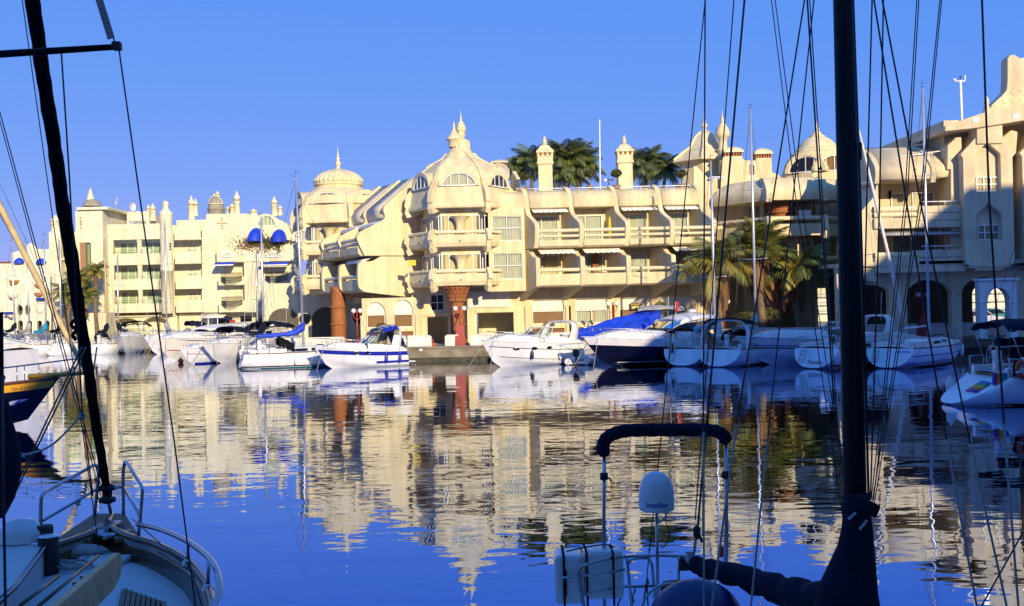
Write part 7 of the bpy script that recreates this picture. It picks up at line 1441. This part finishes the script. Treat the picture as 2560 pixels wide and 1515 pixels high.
# spreader and banded shroud sleeve
s0, s1 = at(-60, 139, 7.7), at(292, 117, 7.75); MB().tube([s0, s1], [.028, .022], 8).build('spreader', 'mast_black', NL); MB().box(s1.x - .03, s1.x + .03, s1.y - .03, s1.y + .03, s1.z - .025, s1.z + .035).build('spreader_end', 'rubber', NL, bev=.008)
g0, g1 = at(278, 96, 7.75), at(236, -40, 7.7)
for i in range(11): 
    a = g0 + (g1 - g0) * (i / 11); b_ = g0 + (g1 - g0) * ((i + .94) / 11); MB().obox((a + b_) / 2, (b_ - a) / 2, V((.024, 0, .007)), V((0, .008, 0))).build('sleeve_panel', 'grey_canvas', NL, bev=.002)
wire(NL, [(289, 112), (245, -30)], 7.78, .006)
# left: rolled navy bag, pole, cabin top, vent, coils, poles
MB().tube(W3([(-6, 985, 7.0), (-2, 1010, 7.0), (-2, 1060, 7.0), (0, 1120, 7.0), (0, 1180, 7.0), (-4, 1240, 7.0), (-14, 1290, 7.0)]), [.04, .06, .085, .125, .13, .10, .06], 14).build('rolled_sail_bag', 'navy_canvas', NL); MB().tube(W3([(6, 940, 6.6), (9, 1250, 6.6), (14, 1540, 6.6)]), .009, 8).build('stanchion', 'wire', NL)
MB().tube(W3([(2, 780, 9.0), (4, 1000, 9.0)]), .02, 8).build('stanchion', 'mast_black', NL)
def dk(u, v, z): 
    xi = u - 1280.0; yi = 757.5 - v; return at(u, v, (z - CH) * F / (-xi * SA + yi * CA))
cb = [dk(-150, 1362, 2.02), dk(112, 1362, 2.02), dk(96, 1385, 2.02), dk(40, 1460, 2.02), dk(-20, 1515, 2.02), dk(-300, 1515, 2.02)]
m_ = MB(); k = len(cb); m_.add(cb + [p - V((0, 0, .3)) for p in cb], [list(range(k)), list(range(k, 2 * k))[::-1]] + [(i, (i + 1) % k, k + (i + 1) % k, k + i) for i in range(k)]); m_.build('cabin_top', 'deck_grey', NL, bev=.02)
MB().tube([dk(112, 1366, 2.0), dk(96, 1388, 2.0), dk(38, 1466, 2.0), dk(-30, 1530, 2.0)], .025, 6).build('grab_rail', 'varnish', NL)
p = dk(122, 1432, 1.78); MB().lathe([(.085, 0), (.085, .30), (.08, .31)], 20, p).build('vent', 'rubber', NL); MB().lathe([(.001, .325), (.06, .325), (.085, .312)], 20, p).build('vent_cap', 'gelcoat', NL)
p = dk(52, 1352, 2.03); MB().lathe([(.001, .2), (.1, .18), (.17, .08), (.18, 0)], 18, p, sx=1.2).build('fender_ball', 'gelcoat', NL); MB().box(p.x + .12, p.x + .26, p.y - .05, p.y + .08, p.z, p.z + .13).build('winch', 'rubber', NL, bev=.02)
for j, (u, v, r) in enumerate(((172, 1405, .11), (182, 1398, .10), (165, 1412, .09), (190, 1410, .10))):
    c = dk(u, v, 1.80 + .015 * j); MB().tube([c + V((r * 1.3 * math.cos(a), r * math.sin(a), .012 * math.sin(a * 3 + j))) for a in [i * PI / 12 for i in range(24)]], .012, 6, True).build('rope_coil', 'rope_line', NL)
c = dk(200, 1378, 1.84); MB().lathe(bez2([(.001, .06), (.1, .05), (.17, 0), (.1, -.05), (.001, -.06)], 4), 14, c, sx=1.5, sy=.7).build('rope_bundle', 'rope_line', NL)
for a, b_ in (((52, 1512), (145, 1442)), ((95, 1516), (245, 1390))): MB().tube([dk(a[0], a[1], 1.98), dk(b_[0], b_[1], 1.98)], .014, 8).build('boat_hook', 'varnish', NL)
MB().box(*(lambda p: (p.x - .25, p.x + .2, p.y - .2, p.y + .2, p.z - .03, p.z + .02))(dk(255, 1405, 1.80))).build('fore_hatch', 'deck_grey', NL, bev=.015)
MB().tube(W3([(331, 1390, 9.3), (352, 1388, 9.3)]), .012, 6).build('cleat', 'rubber', NL)
for i in range(9): a = dk(312 + i * 12, 1474 + i * 4, 1.805); b_ = dk(300 + i * 13, 1530 + i * 6, 1.805); d = b_ - a; MB().obox((a + b_) / 2, d / 2, V((.022, .006, 0)), V((0, 0, .008))).build('deck_slat', 'teak', NL)
for pts in ([(330, 1297, 10.3), (420, 1375, 9.3), (472, 1410, 8.8)], [(345, 1350, 10.1), (480, 1430, 8.7), (505, 1515, 7.7)]): MB().tube(W3(pts), .006, 5).build('mooring_line', 'wire', NL)
# broad wooden gangway board in front
PB = thing('gangway_board', 'pale wooden gangway board end slanting over the near left deck', 'board', at(230, 1460, 6.4)); a = at(297, 1392, 7.3); b_ = at(60, 1600, 5.0); d = (b_ - a); L = d.length; d.normalize(); up = V((0, 0, 1)); sdv = d.cross(up).normalized(); up2 = sdv.cross(d)
poly = [(0, -.02), (.04, .02), (.12, .045), (L, .045), (L, -.16), (.30, -.16), (.10, -.12), (.02, -.07)]; MB().prism(poly, a - sdv * .025, d, up2, sdv * .05).build('plank', 'pale_wood', PB, bev=.008)
MB().obox(a + d * .55 - up2 * .30 + sdv * .1, d * .012, sdv * .03, up2 * .28).build('support_leg', 'varnish', PB); MB().obox(a + d * .75 - up2 * .3 + sdv * .1, d * .012, sdv * .03, up2 * .28).build('support_leg', 'varnish', PB)

# ------------------------------------------------------------------ near right yacht: mast, boom, stern gear
NR = thing('sailing_yacht', 'near right sailing yacht, black mast and navy boom cover, padded stern arch', 'sailboat', (1.6, 8, 0)); G = survey(1350, 1020, 2.998, 8.6)
def P3(x, y, Y=8.6): return at(1350 + x / 2.998, 1020 + y / 2.998, Y)
m0, m1 = at(2138, 1250, 6.45), at(2107, -60, 7.1); mb_ = m0 + (m0 - m1) * .55
NM = MB().tube([mb_, m0, m1], [.066, .066, .064], 20).build('mast', 'mast_black', NR)
MB().tube([m0 + V((.065, .01, 0)), m1 + V((.062, .01, 0))], .007, 6).build('mast_track', 'rubber', NM); c = at(2133, 372, 6.88); MB().lathe([(.02, -.09), (.05, -.07), (.055, .03), (.02, .06)], 14, c).build('spreader_bracket', 'rubber', NM)
# padded arch
AR = MB().tube(bez([P3(482, 345), P3(470, 292), P3(512, 215), P3(640, 172), P3(890, 165), P3(1240, 165), P3(1360, 192), P3(1396, 262)], 8), [.036 + .016 * min(1, i / 4, (56 - i) / 3 if i < 56 else 0.3) + .003 * math.sin(i * 1.9) for i in range(57)], 14).build('arch_pad', 'navy_canvas', NR)
MB().tube([P3(482, 330), P3(478, 900), P3(484, 1500)], .0145, 10).build('arch_leg', 'steel', NR); MB().tube([P3(1396, 260), P3(1396, 900), P3(1392, 1240)], .0145, 10).build('arch_leg', 'steel', NR)
MB().tube([P3(470, 250), P3(482, 345), P3(484, 362)], [.05, .046, .03], 12).build('arch_pad_end', 'navy_canvas', AR); 
for x, y in ((480, 512), (1392, 500)): MB().lathe([(.016, -.03), (.032, -.025), (.032, .025), (.016, .03)], 10, P3(x, y)).build('clamp', 'rubber', NR); MB().tube([P3(x + 10, y), P3(x + 45, y + 20), P3(x + 55, y + 45)], .007, 5).build('strap', 'black_canvas', NR)
# satellite dome
dc_ = P3(874, 760, 8.5); DM = MB().lathe(bez2([(.001, -.01), (.10, -.008), (.132, 0), (.137, .03), (.136, .13), (.129, .18), (.108, .235), (.065, .28), (.001, .30)], 5), 36, dc_).build('satellite_dome', 'gelcoat', NR)
def domept(a, z): return dc_ + V((.137 * math.sin(a), -.137 * math.cos(a), z))
txm = text('Intellian', .056, 'letters_blue', DM, Matrix.Translation(dc_ + V((-.012, -.139, .055))) @ Matrix.Rotation(PI / 2, 4, 'X'), bold=True, extrude=.001)
for v_ in txm.data.vertices:
    a = (v_.co.x - .012) / .137; rr = .1375 + v_.co.z; v_.co = V((.137 * math.sin(a) * 1.005 + .012, v_.co.y, (rr * math.cos(a) - .139)))
MB().tube([dc_, P3(884, 1430, 8.5)], .0125, 10).build('dome_pole', 'steel', NR); MB().tube([P3(945, 765, 8.5), P3(943, 815, 8.5), P3(890, 860, 8.5)], .010, 8).build('dome_bracket', 'aluminium', NR); MB().tube(bez([P3(940, 850, 8.5), P3(970, 950, 8.5), P3(940, 1030, 8.5), P3(905, 1048, 8.5)], 6), .004, 5).build('cable', 'rubber', NR)
# life raft canister in its cradle
LR_ = thing('life_raft', 'white life raft canister strapped to the near right stern rail', 'life raft', P3(360, 1430, 8.55)); ca, cb_ = P3(115, 1420, 8.45), P3(600, 1090, 8.75)
x0, x1, z0, z1 = ca.x, cb_.x, P3(360, 1440, 8.55).z, P3(360, 1065, 8.55).z; xs_ = x0 + (x1 - x0) * .42
MB().box(x0, xs_ - .004, 8.42, 8.72, z0, z1 - .01).build('canister_half', 'gelcoat', LR_, bev=.035); MB().box(xs_ + .004, x1, 8.46, 8.74, z0 + .02, z1 + .01).build('canister_half', 'gelcoat', LR_, bev=.035)
for x in (x0 + .13 * (x1 - x0), x0 + .46 * (x1 - x0), x0 + .84 * (x1 - x0)): MB().tube([V((x, 8.40, z0 - .004)), V((x, 8.405, z1 + .0)), V((x, 8.6, z1 + .016)), V((x, 8.75, z1 + .0)), V((x, 8.75, z0))], .009, 6).build('strap', 'black_canvas', LR_)
MB().box(x0 + .075, x0 + .09, 8.405, 8.418, z0 + .08, z1 - .12).build('hinge', 'rubber', LR_); MB().tube(bez([P3(200, 1075, 8.5), P3(330, 1045, 8.5), P3(480, 1025, 8.6), P3(570, 1045, 8.6)], 5), .006, 5).build('lashing', 'black_canvas', LR_)
cr = MB(); cr.tube(bez([P3(330, 1500, 8.35), P3(300, 1300, 8.35), P3(290, 1220, 8.35), P3(330, 1180, 8.37), P3(490, 1135, 8.4), P3(650, 1114, 8.5), P3(870, 1106, 8.6), P3(1040, 1110, 8.6), P3(1130, 1115, 8.6)], 6), .013, 8); cr.build('stern_rail', 'steel', NR)
MB().tube([P3(160, 1275, 8.38), P3(400, 1250, 8.38), P3(635, 1210, 8.4)], .010, 8).build('cradle_bar', 'steel', NR); MB().tube([P3(330, 1400, 8.36), P3(480, 1362, 8.4), P3(620, 1340, 8.5), P3(900, 1332, 8.6)], .012, 8).build('stern_rail', 'steel', NR)
for pts in ([(650, 1114), (660, 1200), (690, 1500)], [(660, 1170), (680, 1140), (740, 1124), (820, 1128), (840, 1180), (865, 1440)], [(1040, 1112), (1040, 1320)], [(1396, 1160), (1396, 1240)]): MB().tube([P3(x, y, 8.58) for x, y in pts], .011, 8).build('rail_post', 'steel', NR)
MB().box(*(lambda a, b_: (a.x, b_.x, 8.55, 8.59, b_.z, a.z))(P3(1035, 1118), P3(1130, 1210))).build('rail_box', 'rubber', NR, bev=.01)
for x, y in ((590, 1390), (700, 1330), (800, 1270)): MB().tube(bez([P3(x, y), P3(x + 12, y + 40), P3(x - 6, y + 80), P3(x + 5, y + 130)], 4), .008, 5).build('rail_line', 'rope_line', NR)
for k in (0, 1): MB().tube([P3(770 + 40 * k, 1480, 8.5), P3(800, 1300 - 20 * k, 8.5)], .006, 5).build('rail_line', 'rubber', NR)
# steering wheel, blue pod, winch
wc = P3(985, 1530, 8.0); MB().tube([wc + V((.215 * math.cos(a), .03 * math.sin(a), .20 * math.sin(a))) for a in [i * PI / 18 for i in range(36)]], .010, 8, True).build('steering_wheel', 'steel', NR)
for k in range(3): a = k * PI / 3 + .3; MB().tube([wc + V((.21 * math.cos(a), 0, .2 * math.sin(a))), wc - V((.21 * math.cos(a), 0, .2 * math.sin(a)))], .006, 6).build('wheel_spoke', 'steel', NR)
bc = P3(1170, 1600, 7.6); MB().lathe(arc(0, 0, .33, .29, 0, PI / 2 - .02, 12), 32, bc, sy=.8).build('cockpit_pod', 'pod_blue', NR); MB().lathe([(.10, -.1), (.11, 0), (.09, .04), (.001, .05)], 20, P3(1010, 1350, 8.2)).build('winch_cover', 'rubber', NR)
# boom with its cover, running from the gooseneck to the stern
def Q3(x, y, Y): return at(1650 + x / 4.18, 1200 + y / 4.18, Y)
be = Q3(335, 848, 8.3); MB().tube([Q3(310, 838, 8.33), Q3(420, 872, 8.2)], .028, 14).build('boom_end', 'aluminium', NR); MB().lathe([(.03, -.03), (.035, 0), (.03, .03)], 10, Q3(305, 800, 8.33)).build('sheave', 'aluminium', NR)
bp_ = bez([Q3(375, 890, 8.25), Q3(480, 930, 8.1), Q3(700, 965, 7.85), Q3(950, 1040, 7.6), Q3(1200, 1130, 7.35), Q3(1450, 1200, 7.1), Q3(1700, 1260, 6.8), Q3(1900, 1290, 6.6), Q3(2050, 1290, 6.5)], 6)
MB().tube([p + V((0, 0, .008 * math.sin(i * .9))) for i, p in enumerate(bp_)], [.060 + .065 * min(1, i / 48) + .007 * math.sin(i * 1.1) + .004 * math.sin(i * 2.7) for i in range(len(bp_))], 18).build('boom_cover', 'navy_canvas', NR)
mp_ = [at(u, v, 6.42) for u, v in ((2138, 1232), (2140, 1262), (2142, 1285), (2143, 1320), (2140, 1370), (2132, 1420), (2122, 1470), (2118, 1520), (2118, 1580))]
MB().tube(mp_, [.066, .082, .080, .088, .105, .135, .165, .19, .20], 20).build('mast_boot', 'navy_canvas', NR); MB().obox(at(2180, 1272, 6.4), V((.035, 0, -.02)), V((0, .02, 0)), V((.015, 0, .035))).build('cover_flap', 'navy_canvas', NR, bev=.012)
for (u, v, k) in ((2130, 1290, .5), (2158, 1312, .9)): MB().obox(at(u, v, 6.33), V((.022, 0, .018 * k + .01)), V((0, .003, 0)), V((-.004, 0, .006))).build('cover_strap', 'aluminium', NR)
# hull and cockpit below the frame edge
hl = MB(); cxs = [(-.55, 8.9, 1.15), (1.05, 9.0, 1.15), (3.9, 6.3, 1.15), (3.6, 3.5, 1.15), (1.9, 3.0, 1.15), (.1, 5.5, 1.15)]
k = len(cxs); hl.add([V(p) for p in cxs] + [V((p[0] * .94 + .1, p[1], -.3)) for p in cxs], [list(range(k))] + [(i, (i + 1) % k, k + (i + 1) % k, k + i) for i in range(k)]); hl.build('hull', 'gelcoat', NR, bev=.08)
# standing and running rigging
for l, Y, r, m_n in (([(1766, -30), (1617, 1443)], 8.7, .005, 'wire'), ([(1763, -30), (1757, 1340)], 8.2, .006, 'wire'), ([(1837, -30), (1738, 1300)], 8.4, .005, 'wire'), ([(1864, -30), (1743, 1335)], 8.35, .0085, 'wire'), ([(1926, -20), (1990, 500), (2112, 1330)], 7.4, .0035, 'wire'), ([(1935, -20), (2003, 500), (2120, 1260)], 7.3, .0035, 'wire'), ([(2016, -30), (1932, 500), (1842, 1060)], 7.6, .006, 'wire'), ([(2016, -30), (2051, 500), (2085, 1010)], 7.0, .006, 'wire'), ([(2022, -30), (2090, 1010), (2112, 1250)], 6.9, .004, 'wire'), ([(2038, -30), (1982, 500), (1920, 1090)], 7.4, .005, 'wire'),
        ([(2132, -30), (2151, 500), (2172, 1250)], 6.6, .008, 'wire'), ([(2181, -30), (2167, 500), (2150, 1250)], 6.6, .005, 'wire'), ([(2180, -30), (2265, 500), (2366, 1100)], 6.3, .0055, 'wire'), ([(2200, -30), (2300, 500), (2426, 1110)], 6.3, .0055, 'wire'), ([(2209, -30), (2199, 500), (2176, 1250)], 6.5, .005, 'wire'), ([(2294, -30), (2262, 500), (2178, 1250)], 6.5, .0035, 'wire'), ([(2299, -30), (2268, 500), (2184, 1250)], 6.52, .0035, 'wire'), ([(2353, -30), (2300, 500), (2180, 1260)], 6.5, .0035, 'wire'), ([(2357, -30), (2306, 500), (2186, 1260)], 6.52, .0035, 'wire'), ([(2454, -30), (2473, 500), (2510, 1060)], 6.3, .0065, 'wire')):
    wire(NR, l, Y, r, m_n)
for l, Y, r in (([(1759, 1080), (1760, 1540)], 7.0, .007), ([(1842, 1060), (1776, 1540)], 7.0, .008), ([(1920, 1090), (1875, 1540)], 6.9, .007), ([(2366, 1100), (2446, 1540)], 6.2, .007), ([(2426, 1110), (2522, 1540)], 6.2, .007), ([(2510, 1060), (2548, 1540)], 6.2, .007)): wire(NR, l, Y, r, 'rope_line', 'shroud_cover')
wire(NR, [(2440, 1540), (2558, 1330)], 6.2, .005, 'wire', 'guy_line')
MB().lathe([(.012, -.05), (.028, -.03), (.028, .03), (.012, .05)], 10, at(1742, 1330, 8.33)).build('block', 'rubber', NR); MB().tube(bez(W3([(1742, 1335, 8.33), (1752, 1345, 8.33), (1755, 1355, 8.33)]), 4), .012, 6).build('knot', 'rubber', NR); MB().tube(W3([(1740, 1340, 8.33), (1736, 1375, 8.33), (1731, 1395, 8.33)]), .012, 6).build('topping_tackle', 'rope_line', NR)
MB().sheet(lambda a, q: at(1800 + 9 * q, 1367 + 26 * a, 8.5) + V((0, .01 * math.sin(a * 8), 0)), 6, 3).build('ensign', 'red_flag', NR, solid=.004)
